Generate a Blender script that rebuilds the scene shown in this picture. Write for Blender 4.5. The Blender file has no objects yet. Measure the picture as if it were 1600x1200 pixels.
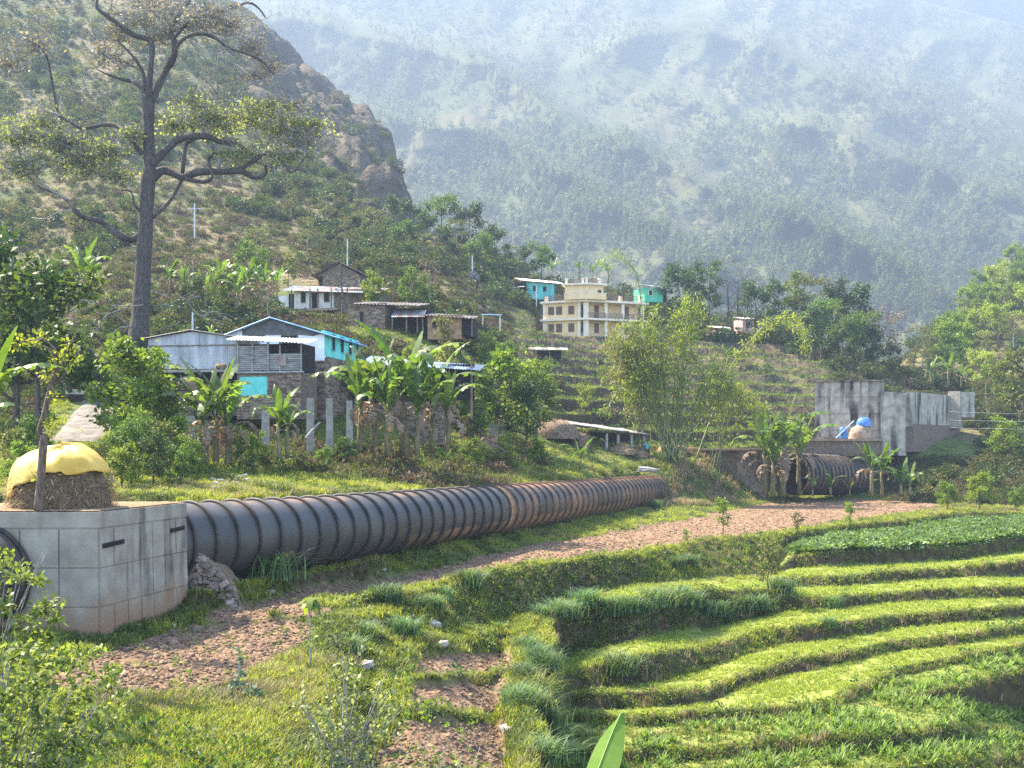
import bpy, bmesh, math, random
import numpy as np
from mathutils import Vector, Matrix
R = math.radians
SC = bpy.context.scene
COL = SC.collection
rng = np.random.default_rng(7)
random.seed(7)
F = 1716.0      # focal length of the photograph in its own pixels
H0 = 698.0      # row of the horizon

# ------------------------------------------------------------------ camera, sky, sun, exposure
cam_d = bpy.data.cameras.new('camera'); cam = bpy.data.objects.new('camera', cam_d); COL.objects.link(cam)
cam.location = (0, 0, 0); cam.rotation_euler = (R(90), 0, 0)
cam_d.sensor_width = 36; cam_d.lens = 36 * F / 1600; cam_d.shift_y = (H0 - 600) / 1600
cam_d.clip_start = 0.1; cam_d.clip_end = 30000
SC.camera = cam
SUN_AZ, SUN_EL = -58.0, 50.0      # azimuth from straight ahead (left is negative), elevation
SUN_STRENGTH, SKY_STRENGTH, EXPOSURE = 5.0, 0.15, 2.65
world = bpy.data.worlds.new('World'); SC.world = world; world.use_nodes = True
wn = world.node_tree.nodes; wl = world.node_tree.links
sky = wn.new('ShaderNodeTexSky'); sky.sky_type = 'NISHITA'; sky.sun_disc = False
sky.sun_elevation = R(SUN_EL); sky.sun_rotation = R(SUN_AZ)
sky.air_density = 1.0; sky.dust_density = 3.0; sky.ozone_density = 1.0; sky.altitude = 900
wl.new(sky.outputs[0], wn['Background'].inputs[0]); wn['Background'].inputs[1].default_value = SKY_STRENGTH
sun_d = bpy.data.lights.new('sun', 'SUN'); sun = bpy.data.objects.new('sun', sun_d); COL.objects.link(sun)
sun_d.energy = SUN_STRENGTH; sun_d.angle = R(0.5); sun_d.color = (1.0, 0.89, 0.69)
sv = Vector((math.sin(R(SUN_AZ)) * math.cos(R(SUN_EL)), math.cos(R(SUN_AZ)) * math.cos(R(SUN_EL)), math.sin(R(SUN_EL))))
sun.rotation_euler = sv.to_track_quat('Z', 'Y').to_euler()
SC.view_settings.view_transform = 'Standard'; SC.view_settings.look = 'None'
SC.view_settings.exposure = EXPOSURE; SC.view_settings.gamma = 1.0; SC.view_settings.use_curve_mapping = False
SC.cycles.use_denoising = False
SC.cycles.max_bounces = 6; SC.cycles.diffuse_bounces = 3; SC.cycles.transmission_bounces = 4; SC.cycles.volume_bounces = 0
SC.cycles.use_adaptive_sampling = False
SC.cycles.sample_clamp_indirect = 2.0

# ------------------------------------------------------------------ helpers
def P(u, v, d): return Vector(((u - 800) * d / F, d, (H0 - v) * d / F))

def hash2(ix, iy, s):
    h = np.sin(ix * 127.1 + iy * 311.7 + s * 74.7) * 43758.5453
    return h - np.floor(h)
def vnoise(x, y, s=0):
    ix = np.floor(x); iy = np.floor(y); fx = x - ix; fy = y - iy
    fx = fx * fx * (3 - 2 * fx); fy = fy * fy * (3 - 2 * fy)
    a = hash2(ix, iy, s); b = hash2(ix + 1, iy, s); c = hash2(ix, iy + 1, s); d = hash2(ix + 1, iy + 1, s)
    return (a + (b - a) * fx) * (1 - fy) + (c + (d - c) * fx) * fy
def fbm(x, y, o=4, s=0, g=.5):
    r = 0; a = 1; t = 0
    for i in range(o):
        r = r + a * vnoise(x * 2 ** i + i * 17.3, y * 2 ** i - i * 9.1, s + i); t += a; a *= g
    return r / t
def sstep(a, b, x):
    t = np.clip((x - a) / (b - a), 0, 1); return t * t * (3 - 2 * t)

MATS = {}
def mat(name, c1, c2=None, scale=4.0, rough=.9, bump=0., bscale=None, c3=None, spec=.2, trans=0., tcol=None, rnd=0., attr=None, metal=0., stretch=None, detail=6, coord='Object', ramp=(.35, .65), dist=.05):
    """noise-mixed procedural surface; trans > 0 adds light shining through (leaves)"""
    if name in MATS: return MATS[name]
    m = bpy.data.materials.new(name); m.use_nodes = True; n = m.node_tree.nodes; l = m.node_tree.links
    b = n['Principled BSDF']; out = n['Material Output']
    b.inputs['Roughness'].default_value = rough; b.inputs['Specular IOR Level'].default_value = spec; b.inputs['Metallic'].default_value = metal
    tc = n.new('ShaderNodeTexCoord'); mp = n.new('ShaderNodeMapping'); l.new(tc.outputs[coord], mp.inputs[0])
    if stretch: mp.inputs['Scale'].default_value = stretch
    nz = n.new('ShaderNodeTexNoise'); nz.inputs['Scale'].default_value = scale; nz.inputs['Detail'].default_value = detail; l.new(mp.outputs[0], nz.inputs[0])
    cr = n.new('ShaderNodeValToRGB'); e = cr.color_ramp.elements
    e[0].position = ramp[0]; e[1].position = ramp[1]; e[0].color = (*c1, 1); e[1].color = (*(c2 or c1), 1)
    if c3:
        q = e.new(ramp[1] + (1 - ramp[1]) * .45); q.color = (*c3, 1)
    fac = nz.outputs[0]
    if attr:
        a = n.new('ShaderNodeAttribute'); a.attribute_name = attr; fac = a.outputs['Fac']
    l.new(fac, cr.inputs[0]); col = cr.outputs[0]
    if rnd:
        oi = n.new('ShaderNodeObjectInfo'); hs = n.new('ShaderNodeHueSaturation')
        mr = n.new('ShaderNodeMapRange'); mr.inputs[3].default_value = 1 - rnd; mr.inputs[4].default_value = 1 + rnd
        l.new(oi.outputs['Random'], mr.inputs[0]); l.new(mr.outputs[0], hs.inputs['Value'])
        mr2 = n.new('ShaderNodeMapRange'); mr2.inputs[3].default_value = .5 - rnd * .07; mr2.inputs[4].default_value = .5 + rnd * .05
        mu = n.new('ShaderNodeMath'); mu.operation = 'FRACT'; m7 = n.new('ShaderNodeMath'); m7.operation = 'MULTIPLY'; m7.inputs[1].default_value = 7.31
        l.new(oi.outputs['Random'], m7.inputs[0]); l.new(m7.outputs[0], mu.inputs[0]); l.new(mu.outputs[0], mr2.inputs[0]); l.new(mr2.outputs[0], hs.inputs['Hue'])
        l.new(col, hs.inputs['Color']); col = hs.outputs[0]
    l.new(col, b.inputs['Base Color'])
    if bump:
        n2 = n.new('ShaderNodeTexNoise'); n2.inputs['Scale'].default_value = bscale or scale * 4; n2.inputs['Detail'].default_value = 8; l.new(mp.outputs[0], n2.inputs[0])
        bp = n.new('ShaderNodeBump'); bp.inputs['Strength'].default_value = bump; bp.inputs['Distance'].default_value = dist
        l.new(n2.outputs[0], bp.inputs['Height']); l.new(bp.outputs[0], b.inputs['Normal'])
    if trans:
        t = n.new('ShaderNodeBsdfTranslucent'); mx = n.new('ShaderNodeMixShader'); mx.inputs[0].default_value = trans
        hv = n.new('ShaderNodeMix'); hv.data_type = 'RGBA'; hv.blend_type = 'MULTIPLY'; hv.inputs[0].default_value = 1
        l.new(col, hv.inputs[6]); hv.inputs[7].default_value = (*(tcol or (1.6, 1.7, .7)), 1)
        l.new(hv.outputs[2], t.inputs[0]); l.new(b.outputs[0], mx.inputs[1]); l.new(t.outputs[0], mx.inputs[2]); l.new(mx.outputs[0], out.inputs[0])
    MATS[name] = m; return m

def link(o, parent=None):
    COL.objects.link(o)
    if parent is not None: o.parent = parent
    return o
def tag(o, label=None, cat=None, group=None, kind=None):
    if label: o['label'] = label
    if cat: o['category'] = cat
    if group: o['group'] = group
    if kind: o['kind'] = kind
    return o
def thing(name, label, cat, loc=(0, 0, 0), rz=0, group=None, scale=1):
    o = bpy.data.objects.new(name, None); COL.objects.link(o); o.empty_display_size = .2
    o.location = loc; o.rotation_euler = (0, 0, rz); o.scale = (scale,) * 3
    return tag(o, label, cat, group)
def np_mesh(name, V, Fq, m=None, smooth=False, attrs=None):
    V = np.asarray(V, np.float32); Fq = np.asarray(Fq, np.int32); k = Fq.shape[1]; nf = len(Fq)
    me = bpy.data.meshes.new(name); me.vertices.add(len(V)); me.vertices.foreach_set('co', V.ravel())
    me.loops.add(nf * k); me.loops.foreach_set('vertex_index', Fq.ravel())
    me.polygons.add(nf); me.polygons.foreach_set('loop_start', np.arange(nf, dtype=np.int32) * k)
    if smooth: me.polygons.foreach_set('use_smooth', np.ones(nf, bool))
    for a, vals in (attrs or {}).items():
        at = me.attributes.new(a, 'FLOAT', 'POINT'); at.data.foreach_set('value', np.asarray(vals, np.float32))
    me.update(calc_edges=True)
    if m: me.materials.append(m)
    return me
class MB:
    """collects boxes, prisms and tubes and links them as ONE mesh"""
    def __init__(s): s.v = []; s.f = []
    def add(s, vs, fs):
        o = len(s.v); s.v += [tuple(v) for v in vs]; s.f += [tuple(i + o for i in f) for f in fs]
    def hexa(s, c): s.add(c, [(0, 3, 2, 1), (4, 5, 6, 7), (0, 1, 5, 4), (1, 2, 6, 5), (2, 3, 7, 6), (3, 0, 4, 7)])
    def box(s, x0, x1, y0, y1, z0, z1):
        s.hexa([(x0, y0, z0), (x1, y0, z0), (x1, y1, z0), (x0, y1, z0), (x0, y0, z1), (x1, y0, z1), (x1, y1, z1), (x0, y1, z1)])
    def prism(s, base, off):
        n = len(base); off = Vector(off); b = [Vector(p) for p in base]
        s.add(b + [p + off for p in b], [tuple(range(n - 1, -1, -1)), tuple(range(n, 2 * n))] + [(i, (i + 1) % n, n + (i + 1) % n, n + i) for i in range(n)])
    def tube(s, pts, r, seg=6, cap=True):
        pts = [Vector(p) for p in pts]; n = len(pts)
        if not hasattr(r, '__len__'): r = [r] * n
        vs = []; fs = []; prev = None
        for i, p in enumerate(pts):
            t = (pts[min(i + 1, n - 1)] - pts[max(i - 1, 0)])
            t = t.normalized() if t.length > 1e-9 else Vector((0, 0, 1))
            if prev is None:
                a = t.orthogonal().normalized()
            else:
                a = prev - t * prev.dot(t); a = a.normalized() if a.length > 1e-6 else t.orthogonal().normalized()
            prev = a; b = t.cross(a)
            for k in range(seg):
                w = 2 * math.pi * k / seg; vs.append(p + (a * math.cos(w) + b * math.sin(w)) * r[i])
        for i in range(n - 1):
            for k in range(seg):
                fs.append((i * seg + k, i * seg + (k + 1) % seg, (i + 1) * seg + (k + 1) % seg, (i + 1) * seg + k))
        if cap: fs += [tuple(range(seg - 1, -1, -1)), tuple(range((n - 1) * seg, n * seg))]
        s.add(vs, fs)
    def beam(s, a, b, w, h=None):
        a = Vector(a); b = Vector(b); t = (b - a).normalized(); up = Vector((0, 0, 1)) if abs(t.z) < .9 else Vector((0, 1, 0))
        x = t.cross(up).normalized() * w / 2; y = x.cross(t).normalized() * (h or w) / 2
        s.hexa([a - x - y, a + x - y, a + x + y, a - x + y, b - x - y, b + x - y, b + x + y, b - x + y])
    def mesh(s, name, m=None, smooth=False, jit=0):
        if jit: s.v = [(x + random.uniform(-jit, jit), y + random.uniform(-jit, jit), z + random.uniform(-jit, jit)) for x, y, z in s.v]
        me = bpy.data.meshes.new(name); me.from_pydata(s.v, [], s.f)
        if smooth: me.polygons.foreach_set('use_smooth', [True] * len(s.f))
        me.update()
        if m: me.materials.append(m)
        return me
    def build(s, name, m, parent=None, smooth=False, jit=0):
        return link(bpy.data.objects.new(name, s.mesh(name, m, smooth, jit)), parent)
def obj(name, me, parent=None, loc=None, rot=None, scale=None):
    o = link(bpy.data.objects.new(name, me), parent)
    if loc is not None: o.location = loc
    if rot is not None: o.rotation_euler = rot
    if scale is not None: o.scale = (scale,) * 3 if not hasattr(scale, '__len__') else scale
    return o
def copy_tree(o, parent=None):
    c = o.copy(); COL.objects.link(c)
    if parent is not None: c.parent = parent
    for ch in list(o.children): copy_tree(ch, c)
    return c

# ------------------------------------------------------------------ ground as one surveyed height field
# each knot column: (lip, base[, lean]) rows of the banks from the ploughed field down to the lowest terrace, then the strip
# below the pipe, the ground behind the pipe, and the hill behind (distance, row)
ZF = -5.8
def pipe_d(u): return 25.01 / (.365 - (u - 800) / F)
NB = {  # k0, A, B, C, D, E, F, G0, G1, H
 0:    [(1010, 1012), (1030, 1030), (1050, 1050), (1070, 1072), (1090, 1090), (1110, 1111), (1130, 1130), (1150, 1150), (1170, 1170), (1190, 1190)],
 200:  [(985, 990), (1030, 1030), (1050, 1050), (1080, 1082), (1094, 1098), (1110, 1111), (1130, 1133), (1150, 1150), (1170, 1170), (1190, 1190)],
 300:  [(966, 973), (1030, 1030), (1050, 1050), (1076, 1076), (1088, 1092), (1110, 1111), (1130, 1133), (1150, 1150), (1170, 1170), (1190, 1190)],
 400:  [(964, 972), (1000, 1000), (1030, 1030), (1058, 1060), (1070, 1073), (1100, 1102), (1130, 1133), (1150, 1152), (1170, 1172), (1190, 1195)],
 500:  [(960, 970), (985, 987), (1000, 1003), (1015, 1020), (1040, 1046), (1070, 1076), (1100, 1108), (1130, 1138), (1160, 1168), (1190, 1200)],
 560:  [(938, 950), (965, 975), (985, 1000), (1012, 1025, .5), (1040, 1055, .5), (1070, 1084, .5), (1100, 1112, .5), (1130, 1142), (1160, 1172), (1190, 1200)],
 610:  [(930, 950, 1), (962, 985, 1), (1000, 1020, .8), (1045, 1058, .6), (1085, 1093), (1110, 1116), (1132, 1137), (1150, 1154), (1170, 1173), (1190, 1193)],
 650:  [(925, 985, 3), (1000, 1030, 1.5), (1065, 1072), (1115, 1128), (1140, 1140), (1150, 1150), (1160, 1160), (1170, 1170), (1180, 1180), (1190, 1190)],
 700:  [(908, 978, 3), (998, 1020, 1.5), (1058, 1066), (1112, 1126), (1140, 1140), (1150, 1150), (1160, 1160), (1170, 1170), (1180, 1180), (1190, 1190)],
 785:  [(893, 975, 3), (985, 1018, 1.5), (1055, 1062), (1110, 1124), (1140, 1140), (1150, 1150), (1160, 1160), (1170, 1170), (1180, 1180), (1190, 1190)],
 815:  [(888, 965, 3), (985, 992, .5), (1025, 1028), (1065, 1070), (1100, 1102), (1115, 1118), (1130, 1134), (1150, 1154), (1170, 1174), (1190, 1194)],
 850:  [(883, 952, 2.5), (962, 968, .5), (1000, 1006), (1040, 1046), (1080, 1084), (1100, 1106), (1120, 1126), (1140, 1146), (1165, 1170), (1190, 1195)],
 880:  [(878, 936, 2), (938, 938), (943, 943), (950, 1026, 1.2), (1050, 1086, .7), (1090, 1112, .3), (1126, 1130), (1150, 1150), (1174, 1190), (1205, 1215)],
 900:  [(875, 933, 2), (936, 936), (940, 940), (947, 1022, 1.2), (1047, 1080, .7), (1086, 1107, .3), (1120, 1126), (1150, 1150), (1173, 1190), (1210, 1220)],
 1000: [(865, 913, 2), (917, 917), (923, 923), (935, 997, 1.2), (1022, 1070, .8), (1082, 1107, .3), (1122, 1135, .2), (1152, 1152), (1176, 1192, .2), (1210, 1222)],
 1100: [(846, 903, 5), (907, 907), (912, 912), (920, 985, 2), (1010, 1047, 1.2), (1079, 1097, .3), (1115, 1129, .2), (1146, 1146), (1170, 1187, .2), (1212, 1224)],
 1200: [(836, 898, 5), (902, 902), (908, 908), (922, 962, 1.5), (981, 1012, 1.2), (1041, 1062, .8), (1107, 1120, .2), (1138, 1138), (1160, 1180, .2), (1212, 1224)],
 1235: [(832, 858, 1), (868, 888, .4), (900, 915, .3), (932, 954, .4), (978, 1006, .4), (1033, 1053, .3), (1104, 1117, .2), (1134, 1134), (1158, 1180, .2), (1214, 1226)],
 1300: [(822, 840, .4), (862, 885, .3), (900, 917, .3), (932, 951, .3), (974, 998, .3), (1023, 1041, .3), (1097, 1112, .2), (1128, 1128), (1155, 1179, .2), (1215, 1230)],
 1400: [(814, 832, .4), (857, 880, .3), (892, 909, .3), (924, 941, .3), (960, 982, .3), (1001, 1017, .2), (1047, 1060, .2), (1095, 1096), (1147, 1171, .2), (1199, 1215)],
 1500: [(800, 815, .4), (853, 875, .3), (886, 902, .3), (919, 936, .3), (953, 972, .3), (992, 1007, .2), (1026, 1036, .2), (1075, 1094, .2), (1134, 1158, .2), (1190, 1206)],
 1535: [(801, 814, .4), (848, 870, .3), (883, 901, .3), (917, 935, .3), (950, 969, .3), (986, 1000, .2), (1018, 1030, .2), (1062, 1105, .2), (1135, 1138), (1187, 1204)],
 1600: [(803, 812, .4), (836, 861, .3), (878, 900, .3), (915, 933, .3), (946, 964, .3), (977, 990, .2), (1008, 1022, .2), (1050, 1112, .2), (1140, 1141), (1182, 1200)],
}
E0 = {0: 990, 200: 965, 300: 955, 400: 944, 500: 914, 560: 909, 610: 904, 650: 896, 700: 887, 785: 859, 815: 853, 850: 848, 880: 843, 900: 840, 1000: 825, 1100: 803, 1200: 786, 1235: 783, 1300: 781, 1400: 782, 1500: 788, 1535: 790, 1600: 792}
HT = {
 0:   [(44, 775), (50, 745), (57, 700), (64, 690), (80, 640), (100, 580), (125, 500), (160, 400), (220, 260), (320, 80), (460, -80)],
 200: [(44, 778), (50, 760), (58, 718), (66, 692), (80, 650), (97, 545), (125, 470), (160, 380), (220, 260), (330, 80), (470, -60)],
 300: [(44, 780), (50, 766), (58, 735), (66, 705), (82, 640), (100, 545), (125, 475), (160, 400), (220, 280), (340, 90), (480, -40)],
 400: [(46, 776), (52, 762), (60, 738), (70, 705), (84, 640), (105, 545), (130, 480), (165, 400), (230, 290), (350, 130), (490, 25)],
 500: [(50, 772), (56, 755), (63, 738), (73, 700), (88, 620), (108, 530), (132, 485), (165, 410), (230, 320), (350, 200), (470, 108)],
 560: [(53, 770), (59, 755), (65, 737), (75, 700), (90, 615), (110, 530), (134, 484), (165, 418), (225, 345), (330, 240), (430, 152)],
 610: [(56, 768), (62, 755), (68, 735), (78, 700), (92, 610), (112, 530), (135, 482), (165, 424), (220, 365), (310, 290), (395, 212)],
 650: [(58, 767), (65, 755), (73, 730), (83, 700), (96, 610), (116, 530), (140, 480), (170, 430), (210, 390), (270, 368), (340, 348)],
 700: [(62, 764), (68, 752), (76, 727), (87, 695), (100, 610), (120, 535), (145, 480), (170, 440), (200, 410), (240, 390), (280, 378)],
 785: [(70, 761), (76, 745), (84, 722), (95, 695), (110, 640), (130, 580), (155, 525), (180, 480), (205, 450), (230, 425), (260, 406)],
 900: [(84, 752), (89, 737), (96, 720), (106, 700), (120, 650), (140, 595), (165, 545), (184, 521), (205, 500), (230, 470), (260, 440)],
 1000: [(104, 740), (108, 726), (112, 715), (118, 700), (130, 655), (150, 600), (170, 550), (186, 523), (205, 505), (225, 490), (250, 470)],
 1100: [(112, 742), (116, 716), (120, 706), (126, 695), (136, 650), (152, 605), (170, 565), (188, 535), (205, 520), (220, 508), (235, 500)],
 1200: [(116, 782), (120, 778), (126, 772), (129, 706), (140, 655), (155, 610), (172, 570), (190, 540), (205, 528), (220, 520), (235, 515)],
 1300: [(119, 782), (121, 778), (127, 774), (130, 708), (142, 650), (158, 610), (175, 575), (192, 555), (207, 545), (220, 540), (235, 538)],
 1400: [(119, 781), (121, 774), (124, 756), (130, 716), (142, 660), (158, 622), (175, 597), (192, 584), (207, 577), (220, 572), (235, 570)],
 1500: [(101, 796), (105, 790), (115, 765), (130, 715), (145, 680), (165, 640), (190, 600), (215, 570), (245, 535), (280, 510), (320, 500)],
 1600: [(98, 799), (101, 795), (112, 770), (128, 725), (145, 690), (165, 640), (190, 590), (220, 540), (255, 490), (290, 455), (330, 432)],
}
def tab(T, u):
    k = sorted(T); u = min(max(u, k[0]), k[-1])
    A = np.array([np.array(T[q], float) for q in k]); A = A.reshape(len(k), -1)
    r = [np.interp(u, k, A[:, j]) for j in range(A.shape[1])]
    return np.array(r).reshape(np.array(T[k[0]]).shape) if np.array(T[k[0]]).ndim else r[0]
for q in NB: NB[q] = [(p[0], p[1], p[2] if len(p) > 2 else .25) for p in NB[q]]
E0 = {q: (v,) for q, v in E0.items()}
KN = sorted(set(NB) | set(HT))
def column(u):
    nb = tab(NB, u); pts = []; z = ZF
    e0 = tab(E0, u)[0]
    z0 = ZF + (.25 if u < 520 else 0)
    for i, (lip, base, lean) in enumerate(nb):
        zl = z0 if i == 0 else z
        d = F * -zl / (lip - H0); pts.append((d, zl))
        lean = min(lean, (2.6 if lean > 1.1 else .8) * (base - lip) * d / F + .01)
        db = d - lean; z = -(base - H0) * db / F; z = min(z, zl - .001); pts.append((db, z))
    pts = pts[::-1]
    de = F * -z0 / (e0 - H0)
    ht = tab(HT, u)
    hp = [(d, (H0 - v) * d / F) for d, v in ht]
    tail = [(de, z0)]
    d0 = hp[0][0]
    if u < 1085 and u > 250:
        pd = pipe_d(u); pts2 = [(max(de + .4, pd - 2.1), -4.95 - .35 * min(1, (pd - 38) / 60)), (max(de + .8, pd), -5.5)]
    else:
        m = de + .35 * (d0 - de); pts2 = [(m, z0 + .1), (de + .75 * (d0 - de), z0 + .3 * (hp[0][1] - z0))]
    last = hp[-1]
    end = [(last[0] * 1.06, last[1] - 4), (last[0] * 1.5, last[1] * .3 - 60), (last[0] * 2.2, -140)]
    allp = [(12.0, pts[0][1] - .3)] + pts + tail + pts2 + hp + end
    D = np.array([p[0] for p in allp]); Z = np.array([p[1] for p in allp])
    for i in range(1, len(D)):
        if D[i] <= D[i - 1]: D[i] = D[i - 1] + .02
    return D, Z
KC = {u: column(u) for u in KN}
CD = np.array([KC[u][0] for u in KN]); CZ = np.array([KC[u][1] for u in KN])
NC = CD.shape[1]
I_K0B, I_K0L, I_E0 = 19, 20, 21
def smooth_u(u):
    """control points of an arbitrary column"""
    u = min(max(u, KN[0]), KN[-1]); i = max(0, min(np.searchsorted(KN, u) - 1, len(KN) - 2)); t = (u - KN[i]) / (KN[i + 1] - KN[i])
    D = CD[i] * (1 - t) + CD[i + 1] * t; Z = CZ[i] * (1 - t) + CZ[i + 1] * t
    return D, Z
POLY = {
 'field': [(395, 975), (300, 972), (330, 955), (420, 936), (500, 912), (600, 903), (700, 886), (790, 858), (900, 840), (1000, 824), (1060, 812), (1130, 800), (1200, 785), (1300, 779), (1465, 783), (1470, 793), (1380, 808), (1300, 816), (1200, 832), (1100, 842), (1000, 860), (900, 870), (800, 886), (700, 902), (610, 924), (560, 934), (500, 930), (470, 942)],
 'small': [(375, 946), (470, 940), (520, 952), (510, 962), (400, 962), (330, 965)],
 'left': [(180, 1010), (290, 978), (400, 972), (480, 972), (490, 1005), (440, 1030), (400, 1050), (330, 1082), (250, 1090), (170, 1080), (60, 1085), (60, 1045)],
 'mid1': [(655, 1022), (800, 1017), (800, 1052), (648, 1062)],
 'mid2': [(646, 1070), (790, 1063), (786, 1110), (632, 1114)],
 'mid3': [(628, 1127), (792, 1124), (790, 1210), (560, 1210)],
}
def inpoly(x, y, poly):
    r = np.zeros(x.shape, bool); n = len(poly)
    for i in range(n):
        x1, y1 = poly[i]; x2, y2 = poly[(i + 1) % n]
        if y1 == y2: continue
        r ^= ((y1 > y) != (y2 > y)) & (x < (x2 - x1) * (y - y1) / (y2 - y1) + x1)
    return r
def build_grid(us, ds):
    nu, nd = len(us), len(ds); Z = np.zeros((nu, nd)); T = np.zeros((nu, nd))
    idx = np.arange(NC, dtype=float)
    for i, u in enumerate(us):
        D, Zc = smooth_u(u); Z[i] = np.interp(ds, D, Zc); T[i] = np.interp(ds, D, idx)
    U, D = np.meshgrid(us, ds, indexing='ij'); X = (U - 800) * D / F
    return U, D, X, Z, T
# near ground ------------------------------------------------
DU = 3.2; US = np.arange(-420, 2021, DU); LR = .003; DS = 16 * np.exp(np.arange(0, int(math.log(142 / 16) / LR) + 1) * LR)
U, D, X, Z, T = build_grid(US, DS)
for it in range(1):
    Z[1:-1] = .25 * Z[:-2] + .5 * Z[1:-1] + .25 * Z[2:]
def warp(A, wu, wd):
    i = np.clip(np.arange(A.shape[0])[:, None] + wu / DU, 0, A.shape[0] - 1.001); j = np.clip(np.arange(A.shape[1])[None, :] + wd / LR, 0, A.shape[1] - 1.001)
    a = i.astype(int); b = j.astype(int); fa = i - a; fb = j - b
    return (A[a, b] * (1 - fa) + A[a + 1, b] * fa) * (1 - fb) + (A[a, b + 1] * (1 - fa) + A[a + 1, b + 1] * fa) * fb
wu_ = ((fbm(X * .45, D * .45, 4, 101) - .5) * 62 * sstep(560, 600, U) * (1 - sstep(900, 960, U)) * (1 - sstep(46, 52, D)) + (fbm(X * .3, D * .3, 3, 102) - .5) * 22) * (1 - sstep(62, 80, D))
wd_ = (fbm(X * .55, D * .2, 4, 103) - .5) * .022 * (1 - sstep(75, 95, D)) * sstep(600, 660, U)
Z = warp(Z, wu_, wd_); T = warp(T, wu_, wd_)
V = H0 - Z * F / D
Uj = U + 14 * (fbm(X * .5, D * .5, 3, 3) - .5); Vj = V + 9 * (fbm(X * .6, D * .4, 3, 5) - .5)
soil = np.zeros(Z.shape, bool)
for q in POLY.values(): soil |= inpoly(Uj, Vj, q)
seg = np.floor(T).astype(int)
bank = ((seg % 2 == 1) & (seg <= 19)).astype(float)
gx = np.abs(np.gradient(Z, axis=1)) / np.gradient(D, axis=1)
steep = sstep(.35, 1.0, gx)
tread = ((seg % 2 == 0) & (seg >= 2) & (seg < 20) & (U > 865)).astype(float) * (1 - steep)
soilf = soil.astype(float)
for it in range(2):
    soilf[1:-1, 1:-1] = (soilf[1:-1, 1:-1] * 2 + soilf[:-2, 1:-1] + soilf[2:, 1:-1] + soilf[1:-1, :-2] + soilf[1:-1, 2:]) / 6
big = fbm(X * .35, D * .35, 4, 11) - .5
fine = fbm(X * 3.3, D * 3.3, 3, 12) - .5
furrow = np.abs(fbm(X * 2.1, D * 2.1, 4, 21) - .5)
Z = Z + soilf * (fine * .16 + furrow * .25 - .08) + (1 - soilf) * (1 - tread) * ((big * .34 + fine * .16) * np.clip((D - 14) / 20, .3, 1)) + tread * fine * .05
Z = Z + steep * (1 - soilf) * (fbm(X * 1.3, D * 1.3, 3, 31) - .5) * .3
V = H0 - Z * F / D
tm_ = sstep(790, 880, U) * (1 - sstep(1280, 1330, U)) * sstep(112, 118, D) * sstep(-1, .5, Z)
wob_ = (fbm(X * .06, D * .06, 3, 45) - .5) * 1.6
q_ = (Z + wob_) / 1.8; fr_ = q_ - np.floor(q_); Z = Z * (1 - tm_) + tm_ * ((np.floor(q_) + sstep(.84, .98, fr_)) * 1.8 - wob_)
gxt = np.abs(np.gradient(Z, axis=1)) / np.gradient(D, axis=1); steep = np.maximum(steep, tm_ * sstep(.45, .9, gxt))
V = H0 - Z * F / D
def grid_faces(nu, nd):
    i = np.arange(nu * nd).reshape(nu, nd)
    return np.stack([i[:-1, :-1], i[1:, :-1], i[1:, 1:], i[:-1, 1:]], -1).reshape(-1, 4)
def ground_mat():
    m = bpy.data.materials.new('ground_soil_and_turf'); m.use_nodes = True; n = m.node_tree.nodes; l = m.node_tree.links; b = n['Principled BSDF']
    b.inputs['Roughness'].default_value = .95; b.inputs['Specular IOR Level'].default_value = .1
    g = n.new('ShaderNodeNewGeometry')
    def nz(sc, det=6):
        q = n.new('ShaderNodeTexNoise'); q.inputs['Scale'].default_value = sc; q.inputs['Detail'].default_value = det; l.new(g.outputs['Position'], q.inputs[0]); return q.outputs[0]
    def ramp(f, *st):
        c = n.new('ShaderNodeValToRGB'); e = c.color_ramp.elements
        e[0].position, e[0].color = st[0][0], (*st[0][1], 1); e[1].position, e[1].color = st[-1][0], (*st[-1][1], 1)
        for p, cc in st[1:-1]: q = e.new(p); q.color = (*cc, 1)
        l.new(f, c.inputs[0]); return c.outputs[0]
    def mix(f, a, c):
        q = n.new('ShaderNodeMix'); q.data_type = 'RGBA'; l.new(f, q.inputs[0]); l.new(a, q.inputs[6]); l.new(c, q.inputs[7]); return q.outputs[2]
    def at(nm):
        a = n.new('ShaderNodeAttribute'); a.attribute_name = nm; return a.outputs['Fac']
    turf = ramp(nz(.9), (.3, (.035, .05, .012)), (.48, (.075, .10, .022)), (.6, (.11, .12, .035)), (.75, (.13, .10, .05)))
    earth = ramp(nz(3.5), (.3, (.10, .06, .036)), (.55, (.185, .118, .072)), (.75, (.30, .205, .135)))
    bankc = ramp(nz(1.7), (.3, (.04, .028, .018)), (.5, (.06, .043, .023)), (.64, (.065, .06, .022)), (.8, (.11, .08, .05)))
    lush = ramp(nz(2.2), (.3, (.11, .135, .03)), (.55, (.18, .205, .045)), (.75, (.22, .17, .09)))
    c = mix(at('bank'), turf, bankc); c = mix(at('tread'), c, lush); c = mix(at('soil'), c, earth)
    l.new(c, b.inputs['Base Color'])
    bp = n.new('ShaderNodeBump'); bp.inputs['Strength'].default_value = .9; bp.inputs['Distance'].default_value = .12
    l.new(nz(9, 8), bp.inputs['Height']); l.new(bp.outputs[0], b.inputs['Normal'])
    return m
GM = ground_mat()
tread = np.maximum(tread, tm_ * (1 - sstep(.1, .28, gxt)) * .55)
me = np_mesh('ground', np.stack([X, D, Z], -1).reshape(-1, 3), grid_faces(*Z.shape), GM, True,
             {'soil': soilf.ravel(), 'bank': (steep * (1 - tread)).ravel(), 'tread': tread.ravel()})
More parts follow.
